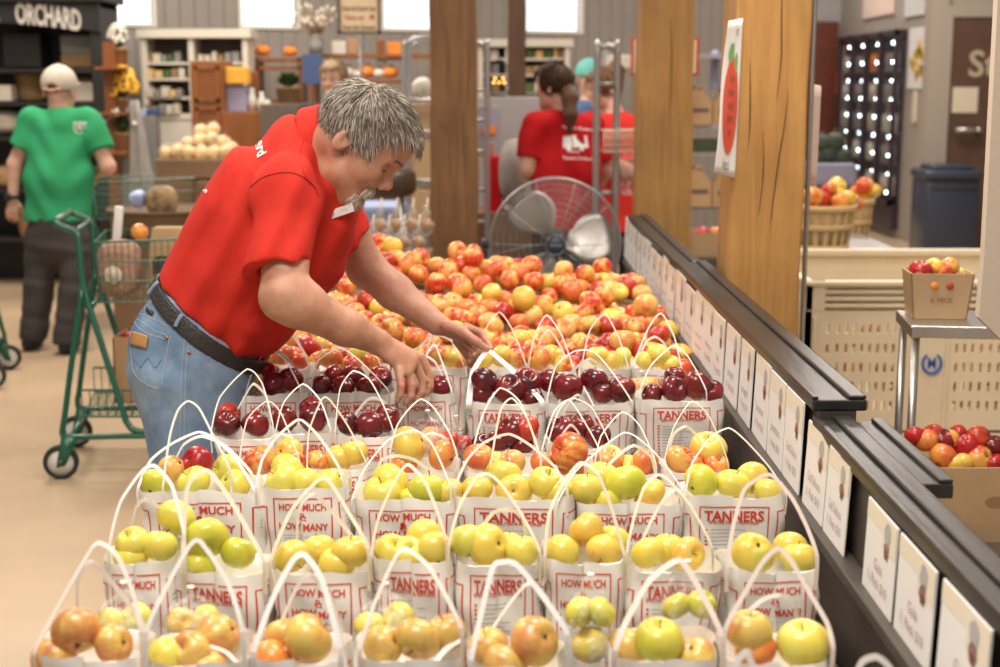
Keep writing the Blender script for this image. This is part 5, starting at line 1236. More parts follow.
mat('cap_tan', (.56,.50,.42), .8, var=.1); mat('cap_coral', (.72,.38,.32), .8)
cc = hd+U*.05+Fv*.01
me = sdf_mesh('cap', [(ell(cc, (.125,.112,.103), (Fv,U,S)), .01, '+'), (ell(hd+Fv*.15+U*.045, (.085,.010,.075), (Fv,U,S)), .01, '+')], .006, *box_of([cc], .3), post=lambda P_, d: np.maximum(np.maximum(d, .012-(P_-V3(hd))@V3(U)), -np.linalg.norm((P_-V3(hd-Fv*.11+U*.012))*np.array([1,1,1.0]), axis=1)+.040), smooth=1)
cp_ = obj('cap', me, 'cap_tan', g); bm = B_(); lathe(bm, [(0,.006),(.012,.004),(.014,0)], 10, cc+U*.112, U); tube(bm, [hd-Fv*.105+S*.055+U*.02, hd-Fv*.115+U*.014, hd-Fv*.105-S*.055+U*.02], .007, 6); obj('button_and_strap', fin(bm), 'cap_coral', cp_)
hair_cap(g, hd, Fv, U, S, 1.08, HR[0], back=-.45, front=-.3, n=500, ids=HR, L=.02, thick=.004)
bm = B_(); w_ = wl_; tube(bm, [w_+Vector((.033*math.cos(a), .036*math.sin(a), .0)) for a in [2*PI*k/16 for k in range(16)]], .011, 8, closed=True); box(bm, w_+Vector((-.02,-.036,0)), (.04,.01,.042), None, .003); obj('watch', bm, 'black_cloth', g)
# --- fair-haired person in black, beyond the man
d0 = 9.6; hd = J(335,80); P, hp2, Fv, U, S = head_on(hd, (-.35,-1,-.12), .98)
sl, sr = J(308,112), J(358,112); el, er = J(300,150), J(366,150); wl_, wr_ = J(312,175,-.2), J(350,178,-.25)
hipz = J(334,215); lo, hi = box_of([J(285,55), J(385,200), J(335,120,.4), J(335,120,-.5)], .1); lo.z = 0
lg = [(rc(Vector((hipz.x+sg*.09, hipz.y, .88)), Vector((hipz.x+sg*.10, hipz.y, .48)), .09,.06), .03, '+') for sg in (-1,1)]+[(rc(Vector((hipz.x+sg*.10, hipz.y, .48)), Vector((hipz.x+sg*.10, hipz.y, .08)), .06,.04), .03, '+') for sg in (-1,1)]
g = obj('person', sdf_mesh('person', P+[(rc(hp2(-.02,-.03), J(333,108), .048,.055), .03, '+'), (ec(J(334,195), J(333,120), (1,0,0), .14,.10,.15,.09), .05, '+')]+arm(sl, el, wl_)+arm(sr, er, wr_)+lg, .009, lo, hi, smooth=1), 'skin_light'); tag(g, 'fair-haired person in a black top standing beyond the older man', 'person')
nk = rc(hp2(-.02,-.03), J(333,106), .05,.07)
obj('sweater', sdf_mesh('sweater', [(ec(J(334,200), J(333,150), (1,0,0), .17,.12,.165,.12), .06, '+'), (ec(J(333,150), J(333,120), (1,0,0), .165,.12,.165,.10), .06, '+'), (rc(sl, sr, .062,.062), .06, '+'), (rc(sl, el, .062,.05), .03, '+'), (rc(el, el.lerp(wl_,.9), .05,.038), .02, '+'), (rc(sr, er, .062,.05), .03, '+'), (rc(er, er.lerp(wr_,.9), .05,.038), .02, '+')], .010, lo, hi, post=lambda P_, d: np.maximum(np.maximum(d, J(334,200).z-P_[:,2]), -nk(P_)-.004), smooth=1), 'black_cloth', g)
obj('trousers', sdf_mesh('trousers', [(ec(J(334,195), Vector((hipz.x,hipz.y,.88)), (1,0,0), .16,.12,.17,.13), .05, '+')]+[(rc(Vector((hipz.x+sg*.09, hipz.y, .88)), Vector((hipz.x+sg*.10, hipz.y, .1)), .10,.07), .03, '+') for sg in (-1,1)], .012, lo, hi, post=lambda P_, d: np.maximum(d, .06-P_[:,2]), smooth=1), 'black_cloth', g)
for sg in (-1,1): bm = B_(); box(bm, (hipz.x+sg*.1, hipz.y-.06, .04), (.09,.25,.08), None, .025); obj('shoe', bm, 'trouser_dark', g)
for sg in (-1,1): bm = B_(); bmesh.ops.create_uvsphere(bm, u_segments=8, v_segments=6, radius=.009, matrix=Matrix.Translation(hp2(.096,.008,.032*sg))); obj('eye', bm, 'dark_line', g)
hair_cap(g, hd, Fv, U, S, .98, HL[0], back=-.7, front=.35, n=1200, ids=HL, L=.05)
# --- person in a red T-shirt with a dark ponytail, back turned
d0 = 7.75; hd = J(556,88); P, hp2, Fv, U, S = head_on(hd, (-.80,.60,-.02), 1.0)
sl, sr = J(536,125,-.05), J(590,127,.1); el, er = J(528,168,-.05), J(606,170,.15); wl_, wr_ = J(543,192,.2), J(590,196,.3)
lo, hi = box_of([J(515,60), J(620,240), J(560,120,.5), J(560,120,-.4)], .1); lo.z = 0; hx = J(566,200)
lg = [(rc(Vector((hx.x+sg*.09, hx.y, .9)), Vector((hx.x+sg*.10, hx.y, .48)), .09,.06), .03, '+') for sg in (-1,1)]+[(rc(Vector((hx.x+sg*.10, hx.y, .48)), Vector((hx.x+sg*.10, hx.y, .08)), .06,.04), .03, '+') for sg in (-1,1)]
g = obj('person', sdf_mesh('person', P+[(rc(hp2(-.02,-.03), J(563,116), .05,.058), .03, '+'), (ec(J(566,215), J(564,130), (1,0,0), .15,.10,.15,.09), .05, '+')]+arm(sl, el, wl_, 1.15)+arm(sr, er, wr_, 1.1)+lg, .008, lo, hi, smooth=1), 'skin_light'); tag(g, 'person in a red T-shirt with a long dark ponytail, back turned behind the fan', 'person')
nk = rc(hp2(-.02,-.03), J(563,112), .055,.07)
ts = obj('t_shirt', sdf_mesh('t_shirt', [(ec(J(566,232), J(566,175), (1,0,0), .205,.15,.19,.145), .06, '+'), (ec(J(566,175), J(563,130), (1,0,0), .19,.145,.175,.11), .06, '+'), (rc(sl, sr, .07,.07), .06, '+'), sleeve(sl, el, .78, .085,.08), sleeve(sr, er, .8, .085,.08)], .009, lo, hi, post=tee_post(J(566,230).z, nk), smooth=1), 'tee_red', g)
tb = bvh_of(ts)
px_text('back_print', "Tanner's Orchard", tb, (577,130), (.98,.10), (.10,-.98), 4.2, 'white_print', ts, .006)
px_text('back_print', 'Pick it', tb, (573,153), (.98,.05), (.05,-.98), 4.5, 'white_print', ts, .006)
px_text('back_print', 'Tanners Orchard', tb, (577,160), (.98,.05), (.05,-.98), 4.2, 'white_print', ts, .006)
bm = B_()
def blob(poly):
    vs = [hit(x, y, tb, .006) for x, y in poly]
    if all(vs): bm.faces.new([bm.verts.new(v) for v in vs])
blob([(563,137),(571,136),(572,148),(563,148)]); blob([(572,135),(586,136),(588,148),(573,148)]); blob([(566,148),(571,148),(570,151),(567,151)]); blob([(579,148),(584,148),(583,151),(580,151)]); obj('truck_print', bm, 'white_print', ts, False)
obj('trousers', sdf_mesh('trousers', [(ec(J(566,228), Vector((hx.x,hx.y,.88)), (1,0,0), .18,.14,.17,.14), .05, '+')]+[(rc(Vector((hx.x+sg*.09, hx.y, .88)), Vector((hx.x+sg*.10, hx.y, .1)), .10,.07), .03, '+') for sg in (-1,1)], .012, lo, hi, post=lambda P_, d: np.maximum(d, .06-P_[:,2]), smooth=1), 'black_cloth', g)
for sg in (-1,1): bm = B_(); box(bm, (hx.x+sg*.1, hx.y+.06, .04), (.09,.25,.08), None, .025); obj('shoe', bm, 'trouser_dark', g)
pt_ = [(rc(J(566,88,-.02), J(570,98,-.12), .045,.042), .02, '+'), (rc(J(570,98,-.12), J(571,115,-.14), .042,.036), .02, '+'), (rc(J(571,115,-.14), J(569,131,-.12), .036,.012), .02, '+')]
h = hair_cap(g, hd, Fv, U, S, 1.0, HB[0], back=-.75, front=.25, n=1500, ids=HB, L=.05)
obj('ponytail', sdf_mesh('ponytail', pt_, .006, *box_of([J(570,105,-.1)], .3), post=lambda P_, d: d+.003*np.sin(P_[:,0]*300), smooth=1), HB[1], h)
# --- second person in red, hair in a bun, face turned left
d0 = 8.6; hd = J(607,90); P, hp2, Fv, U, S = head_on(hd, (-1,-.15,-.12), .98)
sl, sr = J(598,130,.1), J(632,128,-.1); el, er = J(590,170,.15), J(634,172,-.15); wl_, wr_ = J(584,160,-.15), J(606,160,-.3)
lo, hi = box_of([J(575,55), J(660,240), J(615,120,.5), J(615,120,-.5)], .1); lo.z = 0; hx = J(618,200)
lg = [(rc(Vector((hx.x+sg*.09, hx.y, .9)), Vector((hx.x+sg*.10, hx.y, .48)), .09,.06), .03, '+') for sg in (-1,1)]+[(rc(Vector((hx.x+sg*.10, hx.y, .48)), Vector((hx.x+sg*.10, hx.y, .08)), .06,.04), .03, '+') for sg in (-1,1)]
g = obj('person', sdf_mesh('person', P+[(rc(hp2(-.02,-.03), J(614,114), .05,.058), .03, '+'), (ec(J(618,215), J(617,130), (1,0,0), .14,.10,.15,.09), .05, '+')]+arm(sl, el, wl_)+arm(sr, er, wr_, 1.15)+lg, .009, lo, hi, smooth=1), 'skin_light'); tag(g, 'person in red T-shirt, brown hair in a bun, facing left by the middle post', 'person')
nk = rc(hp2(-.02,-.03), J(613,110), .055,.07)
obj('t_shirt', sdf_mesh('t_shirt', [(ec(J(618,232), J(618,175), (1,0,0), .18,.16,.17,.15), .06, '+'), (ec(J(618,175), J(616,130), (1,0,0), .17,.15,.16,.12), .06, '+'), (rc(sl, sr, .07,.07), .06, '+'), sleeve(sl, el, .8, .08,.078), sleeve(sr, er, .8, .085,.085)], .010, lo, hi, post=tee_post(J(618,230).z, nk), smooth=1), 'polo_red', g)
obj('trousers', sdf_mesh('trousers', [(ec(J(618,228), Vector((hx.x,hx.y,.88)), (1,0,0), .17,.14,.17,.14), .05, '+')]+[(rc(Vector((hx.x+sg*.09, hx.y, .88)), Vector((hx.x+sg*.10, hx.y, .1)), .10,.07), .03, '+') for sg in (-1,1)], .012, lo, hi, post=lambda P_, d: np.maximum(d, .06-P_[:,2]), smooth=1), 'black_cloth', g)
for sg in (-1,1): bm = B_(); box(bm, (hx.x+sg*.1-.05, hx.y, .04), (.25,.09,.08), None, .025); obj('shoe', bm, 'trouser_dark', g)
hair_cap(g, hd, Fv, U, S, .98, HR[0], back=-.6, front=.3, n=1200, ids=HR, L=.05, extra=[(ell(hd+U*.13-Fv*.06, (.045,.045,.045)), .03, '+')])
# --- a person in blue mostly hidden behind them
d0 = 10.2; hd = J(588,80); P, hp2, Fv, U, S = head_on(hd, (.3,-1,-.1), 1.0)
lo, hi = box_of([J(570,50), J(620,240), J(590,120,.4), J(590,120,-.4)], .15); lo.z = 0; hx = J(590,200)
sl, sr = J(568,112), J(610,112)
g = obj('person', sdf_mesh('person', P+[(rc(hp2(-.02,-.03), J(589,102), .05,.055), .03, '+'), (ec(J(590,180), J(589,112), (1,0,0), .14,.10,.15,.09), .05, '+')]+arm(sl, J(562,145), J(566,170,-.1))+arm(sr, J(615,145), J(612,170,-.1))+[(rc(Vector((hx.x+sg*.09, hx.y, .9)), Vector((hx.x+sg*.10, hx.y, .08)), .09,.045), .03, '+') for sg in (-1,1)], .010, lo, hi, smooth=1), 'skin_light'); tag(g, 'person in blue shirt and teal cap, mostly hidden behind two others', 'person')
mat('blue_shirt', (.10,.18,.36), .8); mat('teal', (.16,.50,.45), .7)
obj('shirt', sdf_mesh('shirt', [(ec(J(590,190), J(589,114), (1,0,0), .18,.13,.17,.11), .06, '+'), (rc(sl, sr, .065,.065), .05, '+'), sleeve(sl, J(562,145), .8), sleeve(sr, J(615,145), .8)], .012, lo, hi, post=lambda P_, d: np.maximum(d, J(590,188).z-P_[:,2]), smooth=1), 'blue_shirt', g)
obj('trousers', sdf_mesh('trousers', [(ec(J(590,186), Vector((hx.x,hx.y,.88)), (1,0,0), .16,.13,.17,.13), .05, '+')]+[(rc(Vector((hx.x+sg*.09, hx.y, .88)), Vector((hx.x+sg*.10, hx.y, .1)), .10,.07), .03, '+') for sg in (-1,1)], .014, lo, hi, post=lambda P_, d: np.maximum(d, .04-P_[:,2]), smooth=1), 'black_cloth', g)
obj('cap', sdf_mesh('cap', [(ell(hd+U*.055+Fv*.01, (.118,.105,.098), (Fv,U,S)), .01, '+'), (ell(hd+Fv*.14+U*.05, (.08,.010,.07), (Fv,U,S)), .01, '+')], .008, *box_of([hd], .3), post=lambda P_, d: np.maximum(d, .03-(P_-V3(hd))@V3(U)), smooth=1), 'teal', g)
# ---------------------------------------------------------------- green shopping carts
mat('cart_green', (.006,.10,.058), .32, coat=.3); mat('rubber', (.02,.02,.02), .7); mat('wheel_white', (.75,.73,.68), .5); mat('kraft', (.50,.33,.17), .75, var=.12); mat('netting', (.50,.30,.22), .7, col2=(.36,.19,.12), scale=60); mat('film_dark', (.06,.05,.05), .15, coat=1)
AX = Vector((-.09,.50,0)); O = W(62,478,5.6); O.z = 0
cart = thing('shopping_cart', 'green tubular shopping cart with loaded wire basket behind the older man', 'shopping cart', O, 0, 'green shopping carts')
Q = lambda x, y, f=0.: W(x, y, 5.6)+AX*f-O
up = (Q(79,240), Q(142,436))
bm = B_()
for f in (0, 1):
    tube(bm, catmull([Q(54,223,f), Q(66,228,f), Q(76,233,f), Q(79,246,f), Q(84,288,f), Q(98,333,f), Q(121,405,f), Q(128,424,f), Q(142,432,f), Q(200,434,f), Q(262,435,f)], 5), .013, 10)
    tube(bm, catmull([Q(83,284,f), Q(72,360,f), Q(65,414,f), Q(63,431,f), Q(72,437,f), Q(142,436,f), Q(262,437,f)], 5), .012, 10)
tube(bm, [Q(72,437,0), Q(72,437,1)], .011, 8); tube(bm, [Q(262,436,0), Q(262,436,1)], .011, 8); tube(bm, [Q(90,310,0), Q(90,310,1)], .010, 8); tube(bm, [Q(255,320,0), Q(262,436,0)], .012, 8); tube(bm, [Q(255,320,1), Q(262,436,1)], .012, 8)
obj('frame', bm, 'cart_green', cart)
bm = B_(); tube(bm, [Q(54,223,0), Q(54,223,1)], .016, 12); tube(bm, [Q(76,232,0), Q(76,232,1)], .012, 8); obj('handle', bm, 'cart_green', cart)
# wire basket
bm = B_(); T0, T1, L0, L1 = Q(94,243), Q(262,236), Q(100,303), Q(255,300)
rw = .0030
def cp(u, v, f): return T0.lerp(T1, u).lerp(L0.lerp(L1, u), v)+AX*(f)
for f in (.03,.97):
    for k in range(26): u = k/25; tube(bm, [cp(u,0,f), cp(u,1,f)], rw*.7, 5)
    for v in (.0,.33,.66,1): tube(bm, [cp(0,v,f), cp(1,v,f)], rw*(1.8 if v in (0,) else 1), 6)
for u in (0,1):
    for k in range(12): f = .03+.94*k/11; tube(bm, [cp(u,0,f), cp(u,1,f)], rw*.7, 5)
    for v in (0,.33,.66,1): tube(bm, [cp(u,v,.03), cp(u,v,.97)], rw*(1.8 if v == 0 else 1), 6)
for k in range(26): u = k/25; tube(bm, [cp(u,1,.03), cp(u,1,.97)], rw*.7, 5)
obj('wire_basket', bm, 'cart_green', cart, False)
bm = B_()
a, b = Q(82,418), Q(255,418)
for f in (.05,.95):
    tube(bm, [a+AX*f, b+AX*f], .005, 6); tube(bm, [a+AX*f+Vector((0,0,.11)), b+AX*f+Vector((0,0,.11))], .005, 6)
    for k in range(22): p = a.lerp(b, k/21)+AX*f; tube(bm, [p, p+Vector((0,0,.11))], .0024, 5)
for k in range(10): f = .05+.9*k/9; tube(bm, [a+AX*f, b+AX*f], .0024, 5)
for k in range(22): p = a.lerp(b, k/21); tube(bm, [p+AX*.05, p+AX*.95], .0024, 5)
obj('lower_rack', bm, 'cart_green', cart, False)
wh = []
for (x, f) in ((62,0),(62,1),(255,0),(255,1)):
    c = Q(x,478,f); c.z = .070; w_ = bpy.data.objects.new('wheel', None); 
    bm = B_(); lathe(bm, [(.052,-.016),(.066,-.016),(.070,-.008),(.070,.008),(.066,.016),(.052,.016)], 32, c, AX, closed=True); wo = obj('wheel', fin(bm), 'rubber', cart)
    bm = B_(); lathe(bm, [(0,-.010),(.052,-.012),(.052,.012),(0,.010)], 28, c, AX); obj('rim', fin(bm), 'wheel_white', wo)
    bm = B_(); lathe(bm, [(0,-.022),(.014,-.022),(.014,.022),(0,.022)], 12, c, AX); 
    n_ = AX.normalized()*.021
    for sg in (-1,1): prism(bm, [c+n_*sg+Vector((-.018,0,-.02)), c+n_*sg+Vector((.02,0,-.01)), c+n_*sg+Vector((.075,0,.10)), c+n_*sg+Vector((.01,0,.115))], n_*.15)
    obj('caster_fork', fin(bm), 'cart_green', cart)
# goods in the cart
def lumpy(name, label, cat, c, r, m, n=26, lump=.25, group=None, sq=3.0, seed=1, parent=None):
    """pillow-like packed bag"""
    bm = B_(); bmesh.ops.create_icosphere(bm, subdivisions=4, radius=1); rs = random.Random(seed); ctr = [Vector([rs.gauss(0,1) for _ in range(3)]).normalized() for _ in range(n)]
    for v in bm.verts:
        p = v.co.copy(); k = (abs(p.x)**sq+abs(p.y)**sq+abs(p.z)**sq)**(-1/sq); dd = min((p-q).length for q in ctr); p = p*k*(1-lump*min(1, dd)**1.5*.6)
        v.co = Vector((p.x*r[0], p.y*r[1], p.z*r[2]))
    o = obj(name, bm, m, parent, True, loc=c)
    if label: tag(o, label, cat, group)
    return o
c = W(120,268,5.75); o = lumpy('potato_bag', 'net bag of pinkish potatoes standing in the green cart basket', 'bag', c, (.095,.07,.12), 'netting', 40, .35)
bm = B_(); lathe(bm, [(0,.004),(.036,.003),(.038,0)], 20, (-.01,-.074,-.02), (0,-1,0)); lathe(bm, [(0,.0055),(.02,.005),(.02,.004)], 16, (-.01,-.074,-.02), (0,-1,0)); obj('round_label', fin(bm), 'paper_cream', o)
c = W(118,224,5.85); bm = B_(); box(bm, (0,0,0), (.035,.03,.15), Euler((0,.12,0)), .006); tag(obj('paper_carton', bm, 'badge_white', None, True, loc=c), 'narrow white carton poking out above the net bag in the cart', 'carton')
bm = B_(); box(bm, (0,0,.0), (.17,.12,.26), None, .012)
for v in bm.verts:
    if v.co.z > .05: v.co.x *= .75; v.co.y *= .6; v.co.x += .01*math.sin(v.co.z*60)
c = W(168,258,5.75); o = tag(obj('kraft_bag', bm, 'kraft', None, True, loc=c), 'brown kraft paper bag folded at the top in the cart basket', 'bag'); bm = B_(); box(bm, (.01,-.064,-.03), (.11,.006,.09), None, .02); obj('film_window', bm, 'film_dark', o)
apple(W(140,232,5.85), .038, 'o', 'orange-red apple lying beside the white carton in the green cart', None, False)
c = W(140,400,5.85)
tb_ = tray('cardboard_box', 'tall brown cardboard box of apples on the lower rack of the cart', (c.x+.06, c.y, O.z+.335-.06), .26, .24, .27, cat='cardboard box', fill=.85)
for k, (x, y, kd) in enumerate(((122,342,'r'),(131,347,'h'),(139,340,'l'),(127,355,'y'),(145,350,'r'),(136,352,'y'))):
    p = W(x+6, y-2, 5.80+.02*k); apple(p, .037, kd, '%s apple, %s from the left on the box under the cart basket' % (KINDS[kd][1], ORD[[0,2,4,1,5,3][k]]), 'apples under the cart', False)
c2 = copy_tree(cart); c2.location = (-2.74, 7.6, 0); c2.rotation_euler = (0,0,PI); c2['label'] = 'green shopping cart cut off by the left edge of the picture'
c3 = copy_tree(cart); c3.location = (-2.80, 8.95, 0); c3.rotation_euler = (0,0,.06); c3['label'] = 'green shopping cart parked beyond the person in the green shirt'
# ---------------------------------------------------------------- background, left and centre
mat('shelf_black', (.022,.020,.020), .5, var=.3); mat('chalk_white', (.62,.58,.52), .8); mat('wicker', (.42,.26,.12), .8, col2=(.26,.15,.06), scale=90, stretch=(1,1,3), bump=.5, bscale=120); mat('wicker_dark', (.20,.13,.075), .8, col2=(.11,.07,.04), scale=90, bump=.5, bscale=120)
mat('box_cream', (.66,.58,.47), .7, var=.1); mat('grey_cloth', (.30,.29,.28), .85, var=.15); mat('cloth_light', (.36,.33,.31), .85, var=.2, scale=9); mat('leaf', (.10,.17,.05), .7, col2=(.045,.09,.025), scale=30); mat('petal_white', (.66,.64,.56), .7); mat('sunflower', (.80,.42,.03), .6); mat('flower_eye', (.09,.04,.015), .8); mat('terracotta', (.42,.25,.14), .8)
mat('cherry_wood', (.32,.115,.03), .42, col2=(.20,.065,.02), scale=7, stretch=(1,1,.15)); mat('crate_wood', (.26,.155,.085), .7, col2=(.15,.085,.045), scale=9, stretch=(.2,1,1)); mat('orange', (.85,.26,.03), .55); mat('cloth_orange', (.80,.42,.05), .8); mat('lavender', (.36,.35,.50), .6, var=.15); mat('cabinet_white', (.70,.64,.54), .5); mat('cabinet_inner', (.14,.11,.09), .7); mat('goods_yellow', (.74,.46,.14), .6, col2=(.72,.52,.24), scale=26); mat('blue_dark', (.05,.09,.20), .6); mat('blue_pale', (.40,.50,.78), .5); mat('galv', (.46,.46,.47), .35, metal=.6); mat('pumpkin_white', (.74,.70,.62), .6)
def zof(y, d): return W(500, y, d).z
FLOOR = False
def Bx(bm, x0, y0, x1, y1, d, dp, mi=0, bev=0.):
    """box seen between two image corners, front at distance d, real depth dp"""
    a = W(x0, y0, d); b = W(x1, y1, d); Y = (a.y+b.y)/2
    if FLOOR: b.z = 0
    box(bm, ((a.x+b.x)/2, Y+dp/2, (a.z+b.z)/2), (abs(b.x-a.x), dp, abs(a.z-b.z)), None, bev, mi)
def Bo(name, label, cat, x0, y0, x1, y1, d, dp, m, bev=.004, group=None, parent=None):
    global FLOOR
    FLOOR = name in ('counter','wooden_table','tea_display','lantern_table','red_bin','pallet_stand','floor_reflection_block','snack_table','low_table','crate_stand','side_table','carton_table','basket_table')
    bm = B_(); Bx(bm, x0, y0, x1, y1, d, dp, 0, bev); FLOOR = False; o = obj(name, bm, m, parent, False)
    if label: tag(o, label, cat, group)
    return o
# --- black shelf with the painted header
D = 10.8; fz_ = W(50,150,D).y; X0, X1 = -4.95, W(107,100,D).x
S_ = thing('display_shelf', 'black wooden shelf unit with a painted name board across its top', 'shelf', ((X0+X1)/2, fz_, 0)); so = Vector(S_.location)
def SB(bm, x0, x1, z0, z1, y0=0., y1=.5): sq_box(bm, Vector((x0,fz_+y0,z0))-so, Vector((x1,fz_+y1,z1))-so, .004)
ztop = zof(2,D)
for x in (X0, X1-.09): bm = B_(); SB(bm, x, x+.09, 0, ztop-.05); obj('side_post', bm, 'shelf_black', S_, False)
bm = B_(); SB(bm, X0, X1, 0, ztop, .48, .5); obj('back_panel', bm, 'shelf_black', S_, False)
lev = [zof(69,D), zof(102,D), zof(137,D), zof(190,D), zof(240,D)]
for z in lev: bm = B_(); SB(bm, X0, X1, z-.03, z, .01, .49); obj('shelf_board', bm, 'shelf_black', S_, False)
bm = B_(); SB(bm, X0-.05, X1+.05, ztop-.01, ztop+.06, -.08, .52); obj('cornice', bm, 'shelf_black', S_, False)
bm = B_(); n = 16; xc_ = W(0,20,D).x; top = [Vector((X0+(X1-X0)*i/n, fz_-.03, ztop)) for i in range(n+1)]
bot = [Vector((p.x, p.y, zof(24,D)-.10*((p.x-xc_)/.9)**2*.8)) for p in top]
prism(bm, [p-so for p in top]+[p-so for p in bot[::-1]], (0,.03,0)); hb2 = obj('name_board', fin(bm), 'shelf_black', S_, False)
bm = B_()
def lf(x, y): return Vector((x, fz_-.034, y-.055*((x-xc_)/.65)**2))-so
text_on(bm, 'ORCHARD', .215, lf, W(57,20,D).x, zof(24,D)+.005, sx=.60, bold=.035, maxw=W(89,20,D).x-W(25,20,D).x)
text_on(bm, 'TANNERS', .215, lf, W(8,20,D).x-.24, zof(24,D)-.01, sx=.60, bold=.035, maxw=.49); obj('lettering', bm, 'chalk_white', hb2, False)
def basket(label, cx, cy0, cy1, r0, r1, d, m='wicker', group=None, handle=False, name='wicker_basket', cat='basket', off=.22):
    a = W(cx, cy0, d); b = W(cx, cy1, d); h = a.z-b.z; c = Vector((b.x, b.y+off, b.z)); t = thing(name, label, cat, c, 0, group)
    bm = B_(); P = [(0,0)]
    for i in range(13): u = i/12; r = r0+(r1-r0)*u; P.append((r+.004*(i % 2), h*u))
    P += [(r1+.008, h), (r1+.008, h-.015), (r1-.012, h-.01), (r0-.01, h*.5), (0, h*.5)]; lathe(bm, P, 28); obj('basket_body', fin(bm), m, t)
    if handle: bm = B_(); tube(bm, [(r1*math.cos(a_), 0, h+r1*1.1*math.sin(a_)) for a_ in [PI*k/14 for k in range(15)]], .007, 6); obj('handle', bm, m, t)
    return t
Bo('dark_crate','dark painted crate filling the upper left of the black shelf','crate',3,34,40,67,D+.05,.32,'shelf_black')
g_ = Bo('lined_basket','tan basket with a grey cloth liner on the top shelf of the black unit','basket',60,54,94,68,D+.08,.3,'wicker',.02); bm = B_(); Bx(bm,59,34,95,55,D+.07,.31,0,.03); obj('liner', bm, 'grey_cloth', g_)
basket('tall tan wicker basket on the second shelf of the black unit', 23, 74, 100.5, .10, .125, D+.02)
Bo('cream_box','small cream box in front of the tan basket on the black shelf','box',-2,85,11,101,D,.15,'box_cream')
g_ = Bo('white_box','pale grey box right of the capped head on the black shelf','box',74,82,97,101,D+.04,.3,'box_cream'); bm = B_(); Bx(bm,76,76,92,83,D+.1,.22,0,.02); obj('contents', bm, 'wicker', g_)
lumpy('folded_cloth','folded cream cloths on the third shelf of the black unit','cloth', W(4,122,D+.2), (.16,.14,.10), 'box_cream', 14, .3)
lumpy('rolled_rug','rolled tan rug on the fourth shelf of the black unit','rug', W(2,177,D+.2), (.13,.14,.09), 'wicker', 14, .2)
basket('low tan basket at the bottom of the black shelf unit', 30, 212, 239, .14, .17, D+.04)
# --- plant stand at the end of the shelf
D = 10.3
st_ = thing('plant_stand','dark brown wooden plant stand with brackets at the end of the black shelf','stand', (W(112,200,D).x, W(112,200,D).y+.1, 0)); so2 = Vector(st_.location)
bm = B_(); sq_box(bm, (-.05,.02,0), (.03,.10,zof(42,D))); obj('upright', bm, 'cherry_wood', st_, False)
for y in (67,112,151): z = zof(y,D); bm = B_(); sq_box(bm, (-.07,-.14,z-.02), (.12,.10,z)); obj('bracket_shelf', bm, 'cherry_wood', st_, False)
bm = B_(); sq_box(bm, (-.16,-.16,0), (.16,.16,.03)); obj('foot', bm, 'cherry_wood', st_, False)
def plant(label, x, ypot0, ypot1, yfol, rpot, rf, d, kind, name='potted_plant', dx=.02, potm='terracotta', cat='plant', n=90):
    b = W(x, ypot1, d); t = thing(name, label, cat, (b.x+dx, b.y+rpot+.02, b.z)); h = zof(ypot0,d)-b.z; H = zof(yfol,d)-b.z
    bm = B_(); lathe(bm, [(0,0),(rpot*.8,0),(rpot,h),(rpot*1.06,h),(rpot*1.06,h-.01),(rpot*.85,h-.015),(0,h-.02)], 20); obj('pot', fin(bm), potm, t)
    bm = B_(); rs = random.Random(x*7+int(ypot1))
    for k in range(n):
        a = rs.uniform(0,2*PI); e = rs.uniform(.0,1.2); R_ = rf*rs.uniform(.5,1); p0 = Vector((0,0,h-.01)); p1 = Vector((R_*math.cos(a)*math.cos(e)*1.0, R_*math.sin(a)*math.cos(e)*.8, h+(H-h)*(.25+.7*math.sin(e)*rs.uniform(.6,1))))
        s_ = Vector((-math.sin(a), math.cos(a), 0))*rs.uniform(.014,.026); m_ = p0.lerp(p1, .6)+Vector((0,0,.02)); vs = [bm.verts.new(q) for q in (p0-s_*.2, p0+s_*.2, m_+s_, p1, m_-s_)]; bm.faces.new((vs[0],vs[1],vs[2],vs[4])); bm.faces.new((vs[4],vs[2],vs[3]))
    o = obj('foliage', bm, 'leaf', t, False)
    if kind:
        pm, em, fr, nf = {'w':('petal_white',None,.020,44),'s':('sunflower','flower_eye',.046,34),'d':('petal_white',None,.02,26)}[kind]
        bm = B_(); be = B_()
        for k in range(nf):
            a = rs.uniform(0,2*PI); e = rs.uniform(-.1,1.4); R_ = rf*rs.uniform(.75,1.0); c = Vector((R_*math.cos(a)*math.cos(e), R_*math.sin(a)*math.cos(e)*.8, h+(H-h)*(.3+.7*math.sin(e)))); ax = Vector((c.x, c.y-.05, .03)).normalized()
            lathe(bm, [(0,0),(fr*.5,.006),(fr,.002),(fr*.9,-.002),(0,-.004)], 9, c, ax)
            if em: lathe(be, [(0,.012),(fr*.3,.009),(fr*.34,.004)], 8, c, ax)
        f_ = obj('blossoms', fin(bm), pm, t)
        if em: obj('flower_centres', fin(be), em, f_)
        else: be.free()
    return t
plant('bushy plant with small white flowers in the topmost pot of the stand', 114, 48, 66.5, 24, .065, .085, D, 'w')
plant('bunch of orange-yellow sunflowers in the middle pot of the stand', 118, 98, 111.5, 70, .06, .125, D, 's')
plant('green plant with pale flowers in the lowest pot of the stand', 117, 133, 150.5, 108, .075, .13, D, 'w')
p = W(134,100,10.35); bm = B_(); rows = []
for i in range(15):
    u = i/14; z = p.z*(1-u)+.0; rows.append([bm.verts.new(((.035+.085*min(1,u*2.2))*math.cos(a)*(1+.10*math.cos(7*a+u*2)), .10*math.sin(a)*(1+.25*math.cos(7*a+u*2))*(.5+.5*u), z)) for a in [2*PI*k/56 for k in range(56)]])
for A, B2 in zip(rows[:-1], rows[1:]):
    for k in range(56): bm.faces.new((A[k], A[(k+1)%56], B2[(k+1)%56], B2[k]))
